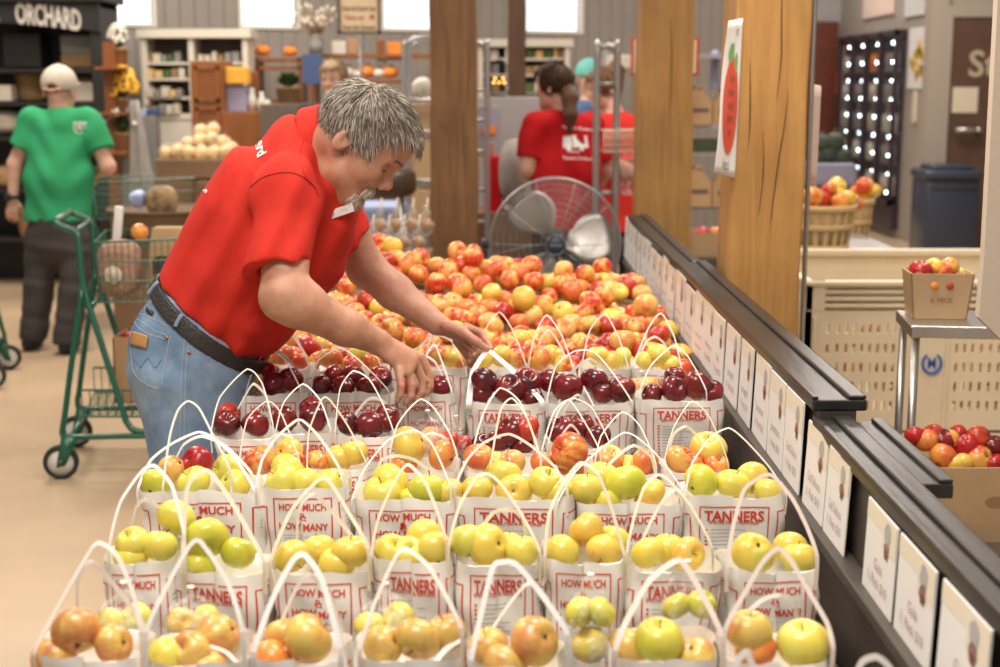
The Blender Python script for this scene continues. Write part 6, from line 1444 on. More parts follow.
bm.faces.new(rows[0]); tag(obj('draped_cloth', fin(bm), 'cloth_light', None, True, loc=(p.x,p.y,0)), 'grey cloth hanging in folds beside the plant stand down to the floor', 'cloth')
Bo('tea_display','narrow rack of small blue-topped boxes beside the grey cloth','display rack',141,116,157,205,10.9,.15,'grey_cloth'); 
for i, (a_, b_) in enumerate(((137,146),(147,157))): Bo('blue_box','small bright blue box on the narrow rack, %s one' % ('left','right')[i],'box',a_,109,b_,116,10.88,.12,'blue_pale' if i == 0 else 'blue_dark',group='blue boxes on the narrow rack')
# --- white cabinet with rows of packets
def cabinet(label, x0, x1, y0, ys, yb, d, div, name='display_cabinet', packs=True, m='cabinet_white', gname='left'):
    a = W(x0, y0, d); b = W(x1, y0, d); t = thing(name, label, 'cabinet', ((a.x+b.x)/2, a.y, 0)); o_ = Vector(t.location); w_ = (b.x-a.x)/2; H = a.z; fr = .045
    bm = B_(); sq_box(bm, (-w_,0,0), (-w_+fr,.35,H)); sq_box(bm, (w_-fr,0,0), (w_,.35,H)); sq_box(bm, (-w_-.03,-.03,H-.07), (w_+.03,.36,H)); sq_box(bm, (-w_,.33,0), (w_,.35,H)); zb_ = zof(yb,d); sq_box(bm, (-w_,0,zb_-.05), (w_,.35,zb_))
    for q in div: xq = W(q,y0,d).x-o_.x; sq_box(bm, (xq-fr/2,0,zb_), (xq+fr/2,.35,H))
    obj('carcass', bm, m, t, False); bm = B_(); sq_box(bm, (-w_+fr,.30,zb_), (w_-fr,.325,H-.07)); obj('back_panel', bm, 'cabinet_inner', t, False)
    bm = B_(); sq_box(bm, (-w_+.01,.004,.06), (-.01,.02,zb_-.06)); sq_box(bm, (.01,.004,.06), (w_-.01,.02,zb_-.06)); obj('door', bm, m, t, False)
    for y in ys: z = zof(y,d); bm = B_(); sq_box(bm, (-w_+fr,.02,z-.02), (w_-fr,.31,z)); obj('shelf_board', bm, m, t, False)
    if packs:
        rs = random.Random(3); cols_ = ['box_cream','goods_yellow','wicker','grey_cloth','box_cream','leaf']; k = 0
        for ri_, y in enumerate(list(ys)+[yb]):
            x = x0+6
            while x < x1-9:
                wpx = rs.uniform(5,9)
                if not any(abs(x+wpx/2-q) < 7 for q in div):
                    Bo('packet', 'small packet, number %s along shelf %s of the %s white cabinet' % (['one','two','three','four','five','six','seven','eight','nine','ten','eleven','twelve','thirteen','fourteen','fifteen'][min(14,int((x-x0-6)/7))], ['one','two','three','four','five','six'][ri_], gname), 'packet', x, y-rs.uniform(7,10.5), x+wpx-1, y-.2, d+.08, .12, rs.choice(cols_), .002, 'packets in the %s white cabinet' % gname)
                x += wpx+.6
    return t
cabinet('white painted cabinet with shelves of packets against the back wall', 140, 247, 29, (62,78,97), 114, 11.4, (190,), gname='left')
# --- cherry cupboard and counter
D = 10.6
t = thing('cherry_cupboard','reddish brown panelled wooden cupboard standing behind the bagged snacks','cupboard', W(207,100,D)*1.0); t.location.z = 0; co_ = Vector(t.location); a = W(191,61,D); b = W(224,61,D)
bm = B_(); sq_box(bm, (a.x-co_.x,0,0), (b.x-co_.x,.4,a.z), .006); obj('carcass', bm, 'cherry_wood', t, False)
for z0, z1 in ((zof(102,D),zof(66,D)),(zof(150,D),zof(107,D))):
    bm = B_(); x0_, x1_ = a.x-co_.x+.03, b.x-co_.x-.03
    for lo, hi in (((x0_,-.012,z0),(x0_+.03,0,z1)), ((x1_-.03,-.012,z0),(x1_,0,z1)), ((x0_,-.012,z0),(x1_,0,z0+.03)), ((x0_,-.012,z1-.03),(x1_,0,z1))): sq_box(bm, lo, hi, .002)
    obj('door_panel', bm, 'cherry_wood', t, False)
Bo('counter','low reddish brown wooden counter right of the cherry cupboard','counter',224,112,275,250,D+.05,.5,'cherry_wood')
o = Bo('orange_cloth','orange cloth hanging over the box beside the cherry cupboard','cloth',225,67,248,84,D+.02,.14,'cloth_orange',.01)
Bo('lavender_box','lavender-grey panelled box under the orange cloth','box',226,85,246,111.5,D+.10,.2,'lavender')
Bo('picture_frame','small wooden frame standing right of the orange cloth','frame',247,71,258,88,D+.25,.03,'cherry_wood')
for i, (x, y0, y1) in enumerate(((252,88,111),(262,92,111),(268,100,111))):
    p = W(x, y1, D+.2); bm = B_(); h = zof(y0,D+.2)-p.z; lathe(bm, [(0,0),(.03,0),(.04,h*.4),(.025,h*.7),(.015,h*.8),(.018,h),(0,h)], 14, p); tag(obj('vase', fin(bm), 'petal_white'), 'pale ceramic vase on the cherry counter, %s from the left' % ORD[i], 'vase', 'vases on the cherry counter')
plant('leafy green plant in a wooden planter box left of the fair-haired person', 284, 87, 103, 68, .10, .17, 10.4, None, potm='wicker', n=160)
Bo('wooden_table','dark wooden table carrying the planter box','table',262,104,305,260,10.4,.4,'cabinet_inner')
# --- crate table heaped with clear bags of snacks
D = 9.3
t = thing('crate_table','rustic brown plank crate table heaped with bagged snacks','table', W(195,200,D)); t.location.z = 0; co_ = Vector(t.location)
for i, (y0, y1) in enumerate(((159,178),(180,205))):
    bm = B_(); sq_box(bm, (W(157,160,D).x-co_.x, 0, zof(y1,D)), (W(240,160,D).x-co_.x, .55, zof(y0,D)-.0), .004); obj('plank_tier', bm, 'crate_wood', t, False)
bm = B_()
for x in (160,236):
    for dy in (.04,.5): sq_box(bm, (W(x,160,D).x-co_.x-.03, dy-.03, 0), (W(x,160,D).x-co_.x+.03, dy+.03, zof(205,D)))
obj('leg', bm, 'crate_wood', t, False)
k = 0
for (x, y, dd) in ((166,153,.1),(178,152,.08),(190,153,.1),(202,153,.08),(214,153,.1),(226,153,.1),(188,145,.25),(200,141,.25),(212,140,.25),(224,143,.25),(232,150,.2),(201,132,.33),(213,130,.33)):
    p = W(x, y, D+dd); o = lumpy('snack_bag', 'clear bag of yellow snacks on the crate table, %s bag counting from the left end' % (ORD+['thirteenth'])[sorted([166,178,190,202,214,226,188,200.1,212,224,232,201,213]).index(x if x != 200 else 200.1)], 'bag', p, (.05,.06,.055), 'goods_yellow', 10, .4, 'snack bags on the crate table', 2.4, k)
    bm = B_(); bmesh.ops.create_icosphere(bm, subdivisions=3, radius=1)
    for v in bm.verts: v.co = Vector((v.co.x*.058*(1+.1*math.sin(v.co.z*9+k)), v.co.y*.066, v.co.z*.064*(1+.1*math.sin(v.co.x*8))))
    obj('film', bm, 'clear_film', o); k += 1
# wicker basket with a plaid cushion beyond the cart
basket('wide brown wicker basket beyond the shopping cart', 152, 212, 240, .24, .30, 7.3, 'wicker_dark', off=.3)
mat('plaid', (.52,.36,.18), .8, col2=(.10,.07,.05), scale=13)
lumpy('plaid_cushion','round brown plaid cushion resting in the wicker basket','cushion', W(162,201,7.6), (.085,.07,.085), 'plaid', 12, .1); lumpy('blue_cloth','crumpled pale blue cloth left of the plaid cushion','cloth', W(138,199,7.6), (.05,.05,.05), 'blue_pale', 10, .4)
Bo('basket_table','low dark table under the wide wicker basket','table',112,241,205,300,7.35,.6,'crate_wood')
# --- centre back: shelves, pumpkins, sign, dried flowers
D = 11.6
def rack(label, x0, x1, ys, yt, d, m='cherry_wood', dp=.35, cat='shelf', name='wall_shelf'):
    a = W(x0, yt, d); b = W(x1, yt, d); t = thing(name, label, cat, ((a.x+b.x)/2, a.y, 0)); w_ = (b.x-a.x)/2
    for sx in (-1,1):
        bm = B_(); sq_box(bm, (sx*w_-.02,0,0), (sx*w_+.02,dp,a.z)); obj('side_post', bm, m, t, False)
    for y in ys: z = zof(y,d); bm = B_(); sq_box(bm, (-w_,0,z-.03), (w_,dp,z)); obj('shelf_board', bm, m, t, False)
    return t
rack('low wooden shelf with orange gourds under the second window', 255, 300, (58,66,100,140), 57, D+.2); rack('long brown shelf of pumpkins behind the fair-haired person', 312, 432, (54,80,104,140), 53, D)
def pumpkin(label, x, yb, rpx, d, m):
    p = W(x, yb-rpx*.8, d+.12); R_ = rpx*d/1411; bm = B_(); n = 28; rows = []
    for i in range(11):
        th = PI*i/10; row = []
        for k in range(n): a = 2*PI*k/n; r = math.sin(th)*(1+.09*abs(math.cos(a*4.5)))*R_; row.append(bm.verts.new((r*math.cos(a), r*math.sin(a), R_*.78*math.cos(th)-.15*R_*math.exp(-(math.sin(th)/.3)**2)*(1 if th < 1.5 else -1))))
        rows.append(row)
    for A, B2 in zip(rows[:-1], rows[1:]):
        for k in range(n): bm.faces.new((A[k],A[(k+1)%n],B2[(k+1)%n],B2[k]))
    bmesh.ops.remove_doubles(bm, verts=bm.verts, dist=1e-6); o = obj('pumpkin', fin(bm), m, None, True, loc=p); tag(o, label, 'pumpkin'); bm = B_(); tube(bm, [(0,0,R_*.6),(.01,0,R_*.85),(.02,0,R_*1.0)], [.012,.009,.008], 6); obj('stem', bm, 'stem_brown', o)
for (lb, x, yb, r, m, dd) in (('orange-red squash on the left end of the shelf under the window',262,57,8,'orange',D+.2),('orange gourd beside the orange-red squash under the window',290,57,7,'orange',D+.2),('flat orange pumpkin left of the fair-haired person',318,79,8,'orange',D),('flat orange pumpkin touching the first one by the fair-haired person',330,79,6,'orange',D),('grey-white pumpkin right of the fair-haired person',347,79,8,'pumpkin_white',D),('small white pumpkin right of the grey-white one',358,79,6,'pumpkin_white',D),('pale orange pumpkin below the hanging sign',367,79,9,'orange',D),('white pumpkin right of the pale orange one',379,79,7,'pumpkin_white',D),('orange pumpkin near the metal hoop rack',390,79,8,'orange',D)): pumpkin(lb, x, yb, r, dd, m)
Bo('white_canister','white square canister on the upper pumpkin shelf','canister',332,41,346,54,D+.1,.15,'petal_white'); Bo('orange_canister','pale orange box beside the white canister','box',347,38,358,54,D+.1,.15,'terracotta')
Bo('blue_slate_sign','dark blue slate sign below the dried flowers','sign',302,54,322,84,D-.3,.03,'blue_dark'); Bo('orange_print','orange framed print on the wall right of the hanging sign','picture',387,42,401,60,D+.3,.03,'orange'); Bo('amber_bottle','tall amber bottle left of the orange print','bottle',377,38,384,56,D+.2,.07,'cherry_wood',.02); Bo('white_jar','white jar below the amber bottle','jar',377,57,386,66,D+.1,.09,'petal_white',.02)
# the dried flowers in a tall vase
p = W(316,54,D-.2); t = thing('dried_flowers','dried pale flowers and pods in a vase below the back windows','flowers',p); bm = B_(); lathe(bm, [(0,-.0),(.05,0),(.06,.08),(.035,.14),(.04,.16),(0,.15)], 14); obj('vase', fin(bm), 'grey_cloth', t); bm = B_(); b2 = B_(); rs = random.Random(4)
for k in range(46):
    a = rs.uniform(0,2*PI); q = Vector((math.cos(a)*rs.uniform(.02,.19), math.sin(a)*.08, rs.uniform(.20,.36))); tube(bm, [(0,0,.12), q*.6+Vector((0,0,.06)), q], .004, 4); lathe(b2, [(0,0),(.014,.012),(.012,.035),(0,.055)], 6, q, q.normalized())
obj('stems', bm, 'wicker', t); obj('dry_heads', fin(b2), 'box_cream', t)
# hanging sign with a twisted rod beneath
t = thing('hanging_sign','cream handwritten sign in a dark frame hanging above the older man','sign',W(359,15,9.0)); so3 = Vector(t.location); Y = so3.y
a, b = WY(337,-14,Y)-so3, WY(381,34,Y)-so3
bm = B_(); 
for lo, hi in (((a.x,-.015,b.z),(b.x,.015,b.z+.018)), ((a.x,-.015,a.z-.018),(b.x,.015,a.z)), ((a.x,-.015,b.z),(a.x+.018,.015,a.z)), ((b.x-.018,-.015,b.z),(b.x,.015,a.z))): sq_box(bm, lo, hi)
obj('frame', bm, 'cabinet_inner', t, False); mat('sign_cream', (.72,.56,.36), .6); bm = B_(); sq_box(bm, (a.x+.015,-.004,b.z+.015), (b.x-.015,.008,a.z-.015)); obj('panel', bm, 'sign_cream', t, False)
sf = lambda x, y: Vector((x, -.006, y)); bm = B_(); wq = (b.x-a.x)*.8
for s_, y, mi in (('We want to',-4,0),('Know the Doctor Less',9,0),('Have an',18,1),('from the Farmers',28,0)):
    zz = (WY(359,y+2,Y)-so3).z; text_on(bm, s_, .052, sf, -.03 if mi else 0, zz, mi=mi, maxw=wq*(.55 if mi else .95), bold=.01)
zz = (WY(359,19,Y)-so3).z; disc2d(bm, .085, zz+.012, .017, sf, 1, 10); obj('handwriting', bm, ['ink_dark','ink_red'], t, False)
bm = B_()
for ph in (0, PI): tube(bm, [(.012*math.cos(8*PI*k/40+ph)+.01, .012*math.sin(8*PI*k/40+ph), b.z-(b.z-(WY(361,88,Y)-so3).z)*k/40) for k in range(41)], .006, 5)
obj('twisted_rod', bm, 'galv', t); bm = B_(); tube(bm, [(a.x+.04,0,a.z),(a.x+.04,0,2.9-so3.z+.9)], .003, 4); tube(bm, [(b.x-.04,0,a.z),(b.x-.04,0,2.9-so3.z+.9)], .003, 4); obj('hanging_wire', bm, 'galv', t)
# --- galvanised hoop racks
def hoop(label, x0, x1, yt, yb, d, dp, shelves, name='hoop_rack', r=.016, wd=None):
    a = W(x0, yt, d); b = W(x1, yt, d); t = thing(name, label, 'rack', (a.x, a.y, 0)); w_ = b.x-a.x; H = a.z; rr = min(.10, w_*.45)
    for f in (0, dp):
        bm = B_(); tube(bm, catmull([(0,f,.05),(0,f,H*.5),(0,f,H-rr),(rr*.3,f,H-rr*.3),(rr,f,H),(w_-rr,f,H),(w_-rr*.3,f,H-rr*.3),(w_,f,H-rr),(w_,f,H*.5),(w_,f,.05)],5), r, 8); obj('hoop', bm, 'galv', t)
    for y in shelves:
        z = zof(y,d); bm = B_(); tube(bm, [(0,0,z),(w_,0,z)], .012, 6); tube(bm, [(0,dp,z),(w_,dp,z)], .012, 6)
        for k in range(9): tube(bm, [(w_*k/8,0,z),(w_*k/8,dp,z)], .005, 5)
        tube(bm, [(0,0,z),(0,dp,z)], .012, 6); tube(bm, [(w_,0,z),(w_,dp,z)], .012, 6); obj('shelf_grid', bm, 'galv', t)
    return t
hoop('tall galvanised hoop rack with cardboard boxes left of the brown post', 404, 470, 38, 300, 8.7, .5, (100,132,182,226)); hoop('narrow galvanised ladder rack right of the brown post', 462, 487, 42, 300, 7.95, .04, (90,120,152,192,225), r=.017); hoop('galvanised hoop rack standing between the two people in red', 598, 618, 46, 300, 7.35, .08, (84,195), r=.017)
for i, (x0, y0, x1, y1) in enumerate(((412,140,434,181),(412,190,434,225),(409,104,436,131))): Bo('cardboard_box','brown cardboard box on the hoop rack, %s one' % ('middle','lowest','topmost')[i],'box',x0,y0,x1,y1,8.85,.32,'cardboard_light',group='boxes on the hoop rack')
lumpy('bagged_bread','white bag of bread on the top grid of the hoop rack','bag', W(422,88,8.9), (.07,.09,.07), 'petal_white', 12, .4); 
# dark round stool, pale blue block imitating the floor reflection, bagged caramel apples
t = thing('bar_stool','dark brown round-seated stool beyond the older man\'s face','stool',W(380,196,7.6)); t.location.z = 0; z = zof(196,7.6); bm = B_(); lathe(bm, [(0,z),(.17,z),(.20,z+.03),(.20,z+.12),(.17,z+.15),(0,z+.16)], 32); mat('seat_brown', (.07,.045,.03), .35); obj('seat', fin(bm), 'seat_brown', t)
for sx in (-1,1):
    for sy in (-1,1): bm = B_(); tube(bm, [(sx*.11,sy*.11,z),(sx*.17,sy*.17,0)], .014, 8); obj('leg', bm, 'galv', t)
Bo('floor_reflection_block','added pale blue block imitating the bluish floor reflection beyond the heap of apples','tub',350,205,404,300,8.1,.4,'blue_pale',.03)  # made-up block; its pale blue imitates daylight reflected on the floor
Bo('snack_table','low wooden table carrying clear bags of treats behind the apple heap','table',355,256,430,330,6.35,.35,'crate_wood')
mat('caramel', (.40,.20,.07), .35)
for k, (x, y) in enumerate(((372,243),(388,240),(403,243),(418,240),(380,228),(396,225),(412,227),(426,236))):
    p = W(x, y, 6.5+.08*(k > 3)); p.z = zof(256,6.35)+.045+.07*(k > 3); o = lumpy('treat_bag','clear bag of caramel treats with a stick, %s along the low table' % ORD[sorted([372,388,403,418,380,396,412,426]).index(x)],'bag',p,(.030,.03,.038),'caramel',8,.3,'treat bags on the low table',2.2,k)
    bm = B_(); bmesh.ops.create_icosphere(bm, subdivisions=3, radius=1)
    for v in bm.verts: v.co = Vector((v.co.x*.040*(1+.14*math.sin(v.co.z*9+k)), v.co.y*.04, v.co.z*.052+(.05*max(0, v.co.z-.75)*4)))
    obj('film', bm, 'clear_film', o); bm = B_(); tube(bm, [(0,0,.03),(.01,0,.13)], .005, 6); obj('stick', bm, 'paper_cream', o)
# second white cabinet, lit lantern, red bins, wrapped goods behind the fan
cabinet('white cabinet with jars against the back wall behind the ponytailed person', 478, 570, 39, (58,74,92,110), 128, 12.9, (508,), gname='right')
p = W(499,96,10.5); t = thing('wire_lantern','dark wire dome lantern with small yellow bulbs behind the fan','lantern',p); bm = B_(); R_ = .085
for k in range(8): a = PI*k/8; tube(bm, [(R_*math.cos(a)*math.sin(th), R_*math.sin(a)*math.sin(th), .12+.15*math.cos(th)) for th in [PI*j/14 for j in range(15)]]+[], .004, 5)
for z in (.03,.12,.2): tube(bm, [(R_*.95*math.cos(2*PI*k/24)*(1 if z == .12 else .8), R_*.95*math.sin(2*PI*k/24)*(1 if z == .12 else .8), z) for k in range(24)], .003, 4, closed=True)
obj('wire_dome', bm, 'shelf_black', t); mat('bulb', (1,.6,.15), .5, emit=(1,.50,.08), es=4)
for q in ((-.04,0,.10),(0,-.03,.10),(.04,0,.10),(-.03,.02,.13),(.03,-.02,.13)): bm = B_(); bmesh.ops.create_uvsphere(bm, u_segments=8, v_segments=6, radius=.010, matrix=Matrix.Translation(q)); obj('bulb', bm, 'bulb', t)
Bo('lantern_table','dark table carrying the wire lantern','table',476,97,540,260,10.4,.5,'galv'); 
t = Bo('framed_poster','grey framed colourful poster leaning right of the brown post','picture',478,106,501,157,8.32,.03,'galv'); bm = B_(); Bx(bm, 481,110,498,136,8.31,.012); obj('print', bm, 'lavender', t, False); bm = B_(); Bx(bm, 483,126,496,134,8.305,.01); obj('print_band', bm, 'orange', t, False)
Bo('red_bin','red plastic bin behind the fan, left of the wrapped goods','bin',484,156,502,260,8.3,.3,'tee_red',.01); Bo('pink_packet','bright pink packet beside the framed poster','packet',486,142,493,156,8.27,.03,'lips',.01)
t = tag(lumpy('wrapped_goods',None, None, W(513,172,8.35), (.10,.14,.20), 'cloth_light', 10, .25), 'cloudy wrapped pile of goods left of the ponytailed person', 'wrapped pile'); 
Bo('pallet_stand','brown wooden pallet stand under the wrapped goods','pallet',478,212,545,300,8.3,.5,'crate_wood')
# ---------------------------------------------------------------- background, right of the posts
mat('sign_border', (.42,.05,.03), .6); mat('bin_plastic', (.78,.68,.50), .45, var=.08, scale=5, bump=.04); mat('logo_blue', (.03,.13,.52), .5); mat('can_blue', (.035,.045,.075), .35, coat=.3); mat('frame_cream', (.72,.62,.50), .5); mat('screen_dark', (.05,.05,.055), .3); mat('freezer_frame', (.045,.03,.04), .35); mat('led', (.9,1,1), .5, emit=(.75,.95,1), es=14); mat('glass_dark', (.06,.045,.05), .08, alpha=.06); mat('poster_yellow', (.75,.48,.05), .6); mat('basket_slat', (.52,.34,.15), .7, var=.2, scale=20, stretch=(1,1,.1)); mat('basket_hoop', (.60,.42,.20), .7); mat('squash_green', (.05,.07,.04), .6, var=.3)
t = Bo('market_sign','cream sign with a red border, half hidden by the middle timber post','sign',631,37,699,76,9.0,.03,'sign_border'); bm = B_(); Bx(bm, 634,40,696,73,8.985,.012); obj('panel', bm, 'sign_cream', t, False)
bm = B_(); p = W(664,60,8.97); text_on(bm, 'OPEN', .16, lambda x, y: Vector((p.x+x, p.y-.004, p.z+y)), -.0,-.02, maxw=.34, bold=.01); obj('lettering', bm, 'ink_dark', t, False)
Bo('white_shelf_box','white box on the grey rack above the person with the bun','box',606,55,634,68,9.3,.25,'petal_white')
a = W(612,54,9.25); t = rack('grey metal rack of kraft carrier boxes between the two honey-brown posts', 606, 745, (54,125,152,207,245), 50, 9.3, 'galv', .45, 'rack', 'metal_rack')
def carrier(label, x0, y0, x1, y1, d):
    a = W(x0, y1, d); b = W(x1, y0, d); w_ = (b.x-a.x)/2; h = b.z-a.z; t = thing('carrier_box', label, 'box', ((a.x+b.x)/2, a.y+.11, a.z+.001), 0, 'kraft carrier boxes on the rack')
    bm = B_(); prism(bm, [(-w_,-.1,0),(w_,-.1,0),(w_,-.1,h*.58),(w_*.25,-.1,h*.9),(w_*.25,-.1,h),(-w_*.25,-.1,h),(-w_*.25,-.1,h*.9),(-w_,-.1,h*.58)], (0,.2,0)); obj('box_body', fin(bm), 'kraft', t, False)
    bm = B_(); box(bm, (0,-.102,h*.93), (w_*.36,.004,h*.05), None); box(bm, (w_*.1,-.102,h*.38), (w_*1.3,.004,h*.10), None); obj('opening', bm, 'cabinet_inner', t, False)
carrier('kraft carrier box on the rack, upper left one', 686, 86, 712, 125, 9.35); carrier('kraft carrier box on the rack, upper right one', 713, 88, 738, 125, 9.4); carrier('kraft carrier box on the rack, lower left one', 686, 166, 711, 207, 9.35); carrier('kraft carrier box on the rack, lower right one', 712, 170, 738, 207, 9.4)
Bo('dark_bottle_crate','dark crate of bottles on the middle level of the metal rack','crate',688,140,722,151.5,9.4,.25,'squash_green'); Bo('blue_tube','tall blue tube standing on the metal rack by the poster','tube',712,50,719,90,9.5,.08,'blue_pale',.02)
# white wire basket and clear tub hung on the hoop rack
t = thing('wire_tray','white wire tray on the hoop rack in front of the person with the bun','tray',W(604,152,7.3)); o_ = Vector(t.location); bm = B_(); A_, B__ = W(604,152,7.3)-o_, W(637,152,7.3)-o_
for k in range(12): p = A_.lerp(B__, k/11); tube(bm, [p, p+Vector((0,.0,.11)), p+Vector((0,.3,.11))], .004, 5); tube(bm, [p, p+Vector((0,.3,0))], .003, 5)
for k in range(4): v = Vector((0,0,.11*k/3)); tube(bm, [A_+v, B__+v], .004, 5)
obj('wire_grid', bm, 'frame_cream', t); 
o = Bo('clear_tub','clear plastic tub hanging below the white wire tray','tub',622,153,640,196,7.35,.2,'clear_film',.01)
# box of apples beyond the rail
c = W(708,254,7.3); tray('cardboard_tray','cardboard tray of apples beyond the rail between the two posts', (c.x+.05, c.y+.12, c.z-.02), .34, .24, .13, 'cardboard_light', fill=.8, group='cardboard apple trays beyond the rail')
Bo('side_table','dark side table under the tray of apples between the posts','table',688,256,745,420,7.3,.35,'table_wood')
for k, (x, y, r, kd) in enumerate(((701,242,8.5,'r'),(717,241,8.5,'l'),(703,252,8.5,'o'),(716,254,8,'y'),(710,249,8,'l'),(724,250,8,'h'))):
    apple(W(x, y-8, 7.33+.05*(k % 2)), r*7.4/1411, kd, '%s apple on the tray between the posts, %s from the left' % (KINDS[kd][1], ORD[[0,4,1,3,2,5][k]]), 'apples on the tray between the posts', False)
# --- bushel baskets
def bushel(label, cx, yt, yb, rpx, d):
    p = W(cx, yb, d); h = zof(yt,d)-p.z; R_ = rpx*d/1389; t = thing('bushel_basket', label, 'basket', (p.x, p.y+R_, p.z), 0, 'bushel baskets by the plastic bin'); bm = B_(); r0 = R_*.78
    lathe(bm, [(0,0),(r0,0),(R_,h),(R_-.006,h),(r0-.006,.01),(0,.01)], 40); lathe(bm, [(0,h*.85),(R_*.95,h*.85),(R_*.95,h*.84),(0,h*.84)], 24); obj('basket_body', fin(bm), 'basket_slat', t)
    for v in (.03,.5,.93):
        bm = B_(); r = r0+(R_-r0)*v; lathe(bm, [(r+.008,h*v-.016),(r+.013,h*v-.016),(r+.014,h*v+.016),(r+.009,h*v+.016)], 40, closed=True); obj('hoop', fin(bm), 'basket_hoop', t)
    bm = B_()
    for k in range(20):
        a = 2*PI*k/20; q0 = Vector((r0+.003)*0 if False else ((r0+.004)*math.cos(a), (r0+.004)*math.sin(a), 0)); q1 = Vector(((R_+.004)*math.cos(a), (R_+.004)*math.sin(a), h)); s_ = Vector((-math.sin(a), math.cos(a), 0))*.012; n_ = Vector((math.cos(a), math.sin(a), 0))*.004
        prism(bm, [q0-s_, q0+s_, q1+s_, q1-s_], n_)
    obj('stave', fin(bm), 'basket_hoop', t, False); bm = B_(); tube(bm, catmull([(R_,-.0,h*.9),(R_+.02,-.05,h+.03),(R_*.7,-R_*.75,h-.02),(R_*.3,-R_,h*.9)],4), .003, 5); obj('wire_handle', bm, 'galv', t)
    return t
bushel('wooden bushel basket of apples half hidden by the near post', 826, 206, 251, 36, 6.9); bushel('wooden bushel basket of apples farther back beside the first', 852, 199, 247, 25, 7.7)
Bo('low_table','low grey table carrying the two bushel baskets','table',795,252,905,420,6.85,1.0,'galv')
fr_ = [(812,197,11,'l'),(822,200,11,'r'),(836,194,11,'y'),(840,203,10,'o'),(829,190,9,'h'),(838,186,10,'y'),(848,199,9,'y'),(856,203,9,'l'),(818,205,9,'r')]
for k, (x, y, r, kd) in enumerate(fr_): apple(W(x, y, 7.05+.06*(k % 3)), r*7.1/1411, kd, '%s apple heaped in the nearer bushel basket, %s from the left' % (KINDS[kd][1], ORD[sorted(q[0] for q in fr_).index(x)]), 'apples in the nearer bushel basket', False)
for k, (x, y, r, kd) in enumerate(((865,186,10,'l'),(867,194,9,'y'),(874,190,8,'y'),(857,192,8,'p'))): apple(W(x, y, 7.8+.05*(k % 2)), r*7.8/1411, kd, '%s apple in the farther bushel basket, %s from the left' % (KINDS[kd][1], ORD[[1,2,3,0][k]]), 'apples in the farther bushel basket', False)
# --- lavender crate with dark squash
Bo('lavender_crate','lavender-grey crate of dark green squash left of the glass-door cooler','crate',806,164,856,186,10.2,.5,'lavender',.01); Bo('crate_stand','dark stand under the lavender crate','stand',808,186,852,330,10.25,.4,'table_wood')
for k, (x, y, r) in enumerate(((817,157,10),(829,155,11),(842,157,11),(822,143,10),(834,142,11),(813,147,9))):
    p = W(x, y, 10.4); o = lumpy('squash','dark green ribbed squash on the lavender crate, %s from the left' % ORD[[1,3,5,2,4,0][k]],'squash',p,(r*.0072,)*3,'squash_green',9,.2,'squash on the lavender crate',2.2,k)
    bm = B_(); tube(bm, [(0,0,r*.006),(.01,0,r*.0095)], .01, 6); obj('stem', bm, 'stem_brown', o)
# --- glass door cooler along the side wall
y0, y1 = 14.35, 16.75; XF = XS-.02
t = thing('glass_door_cooler','dark glass-door drinks cooler with rows of small white lights in the side wall','cooler', (XF, (y0+y1)/2, 0)); zt_ = 2.12; zb_ = .34
def CR(lo, hi): return Vector((lo[0]-XF, lo[1]-(y0+y1)/2, lo[2])), Vector((hi[0]-XF, hi[1]-(y0+y1)/2, hi[2]))
bm = B_(); sq_box(bm, *CR((XF-.06,y0,zb_-.25),(XF+.02,y1,zb_))); obj('kick_plate', bm, 'freezer_frame', t, False); bm = B_(); sq_box(bm, *CR((XF-.06,y0,zt_-.10),(XF+.02,y1,zt_))); obj('housing', bm, 'freezer_frame', t, False)
bm = B_(); sq_box(bm, *CR((XF-.005,y0,zb_),(XF+.01,y1,zt_))); obj('inner_wall', bm, 'freezer_frame', t, False)
for k in range(4):
    ya = y0+(y1-y0)*k/4; yb_ = y0+(y1-y0)*(k+1)/4
    bm = B_()
    for lo, hi in (((XF-.10,ya,zb_),(XF-.06,ya+.05,zt_)), ((XF-.10,yb_-.05,zb_),(XF-.06,yb_,zt_)), ((XF-.10,ya,zb_),(XF-.06,yb_,zb_+.06)), ((XF-.10,ya,zt_-.06),(XF-.06,yb_,zt_))): sq_box(bm, *CR(lo, hi))
    d_ = obj('door', bm, 'freezer_frame', t, False); bm = B_(); sq_box(bm, *CR((XF-.085,ya+.05,zb_+.06),(XF-.080,yb_-.05,zt_-.06))); obj('glass_pane', bm, 'glass_dark', d_, False)
    bm = B_(); sq_box(bm, *CR((XF-.13,ya+.06,.95),(XF-.115,ya+.08,1.45))); obj('handle', bm, 'steel', d_, False)
    for j in range(5):
        z = zb_+.1+(zt_-zb_-.2)*(j+.0)/5; bm = B_(); sq_box(bm, *CR((XF-.055,ya+.05,z),(XF-.005,yb_-.05,z+.012))); obj('shelf_board', bm, 'galv', t, False)
        rs = random.Random(k*9+j); bm = B_()
        for q in range(5): yq = ya+.09+(yb_-ya-.18)*q/4; lathe(bm, [(0,z+.013),(.022,z+.013),(.022,z+.15),(.008,z+.20),(0,z+.21)], 8, (XF-.03-XF, yq-(y0+y1)/2, 0))
        obj('bottle_row', fin(bm), rs.choice(['petal_white','grey_cloth','orange','box_cream','petal_white']), t)
    for j in range(9): 
        bm = B_(); z = zb_+.13+(zt_-zb_-.26)*j/8; bmesh.ops.create_uvsphere(bm, u_segments=8, v_segments=6, radius=random.uniform(.011,.017), matrix=Matrix.Translation(Vector((XF-.090, ya+.09, z))-Vector((XF,(y0+y1)/2,0)))); obj('lamp', bm, 'led', t)
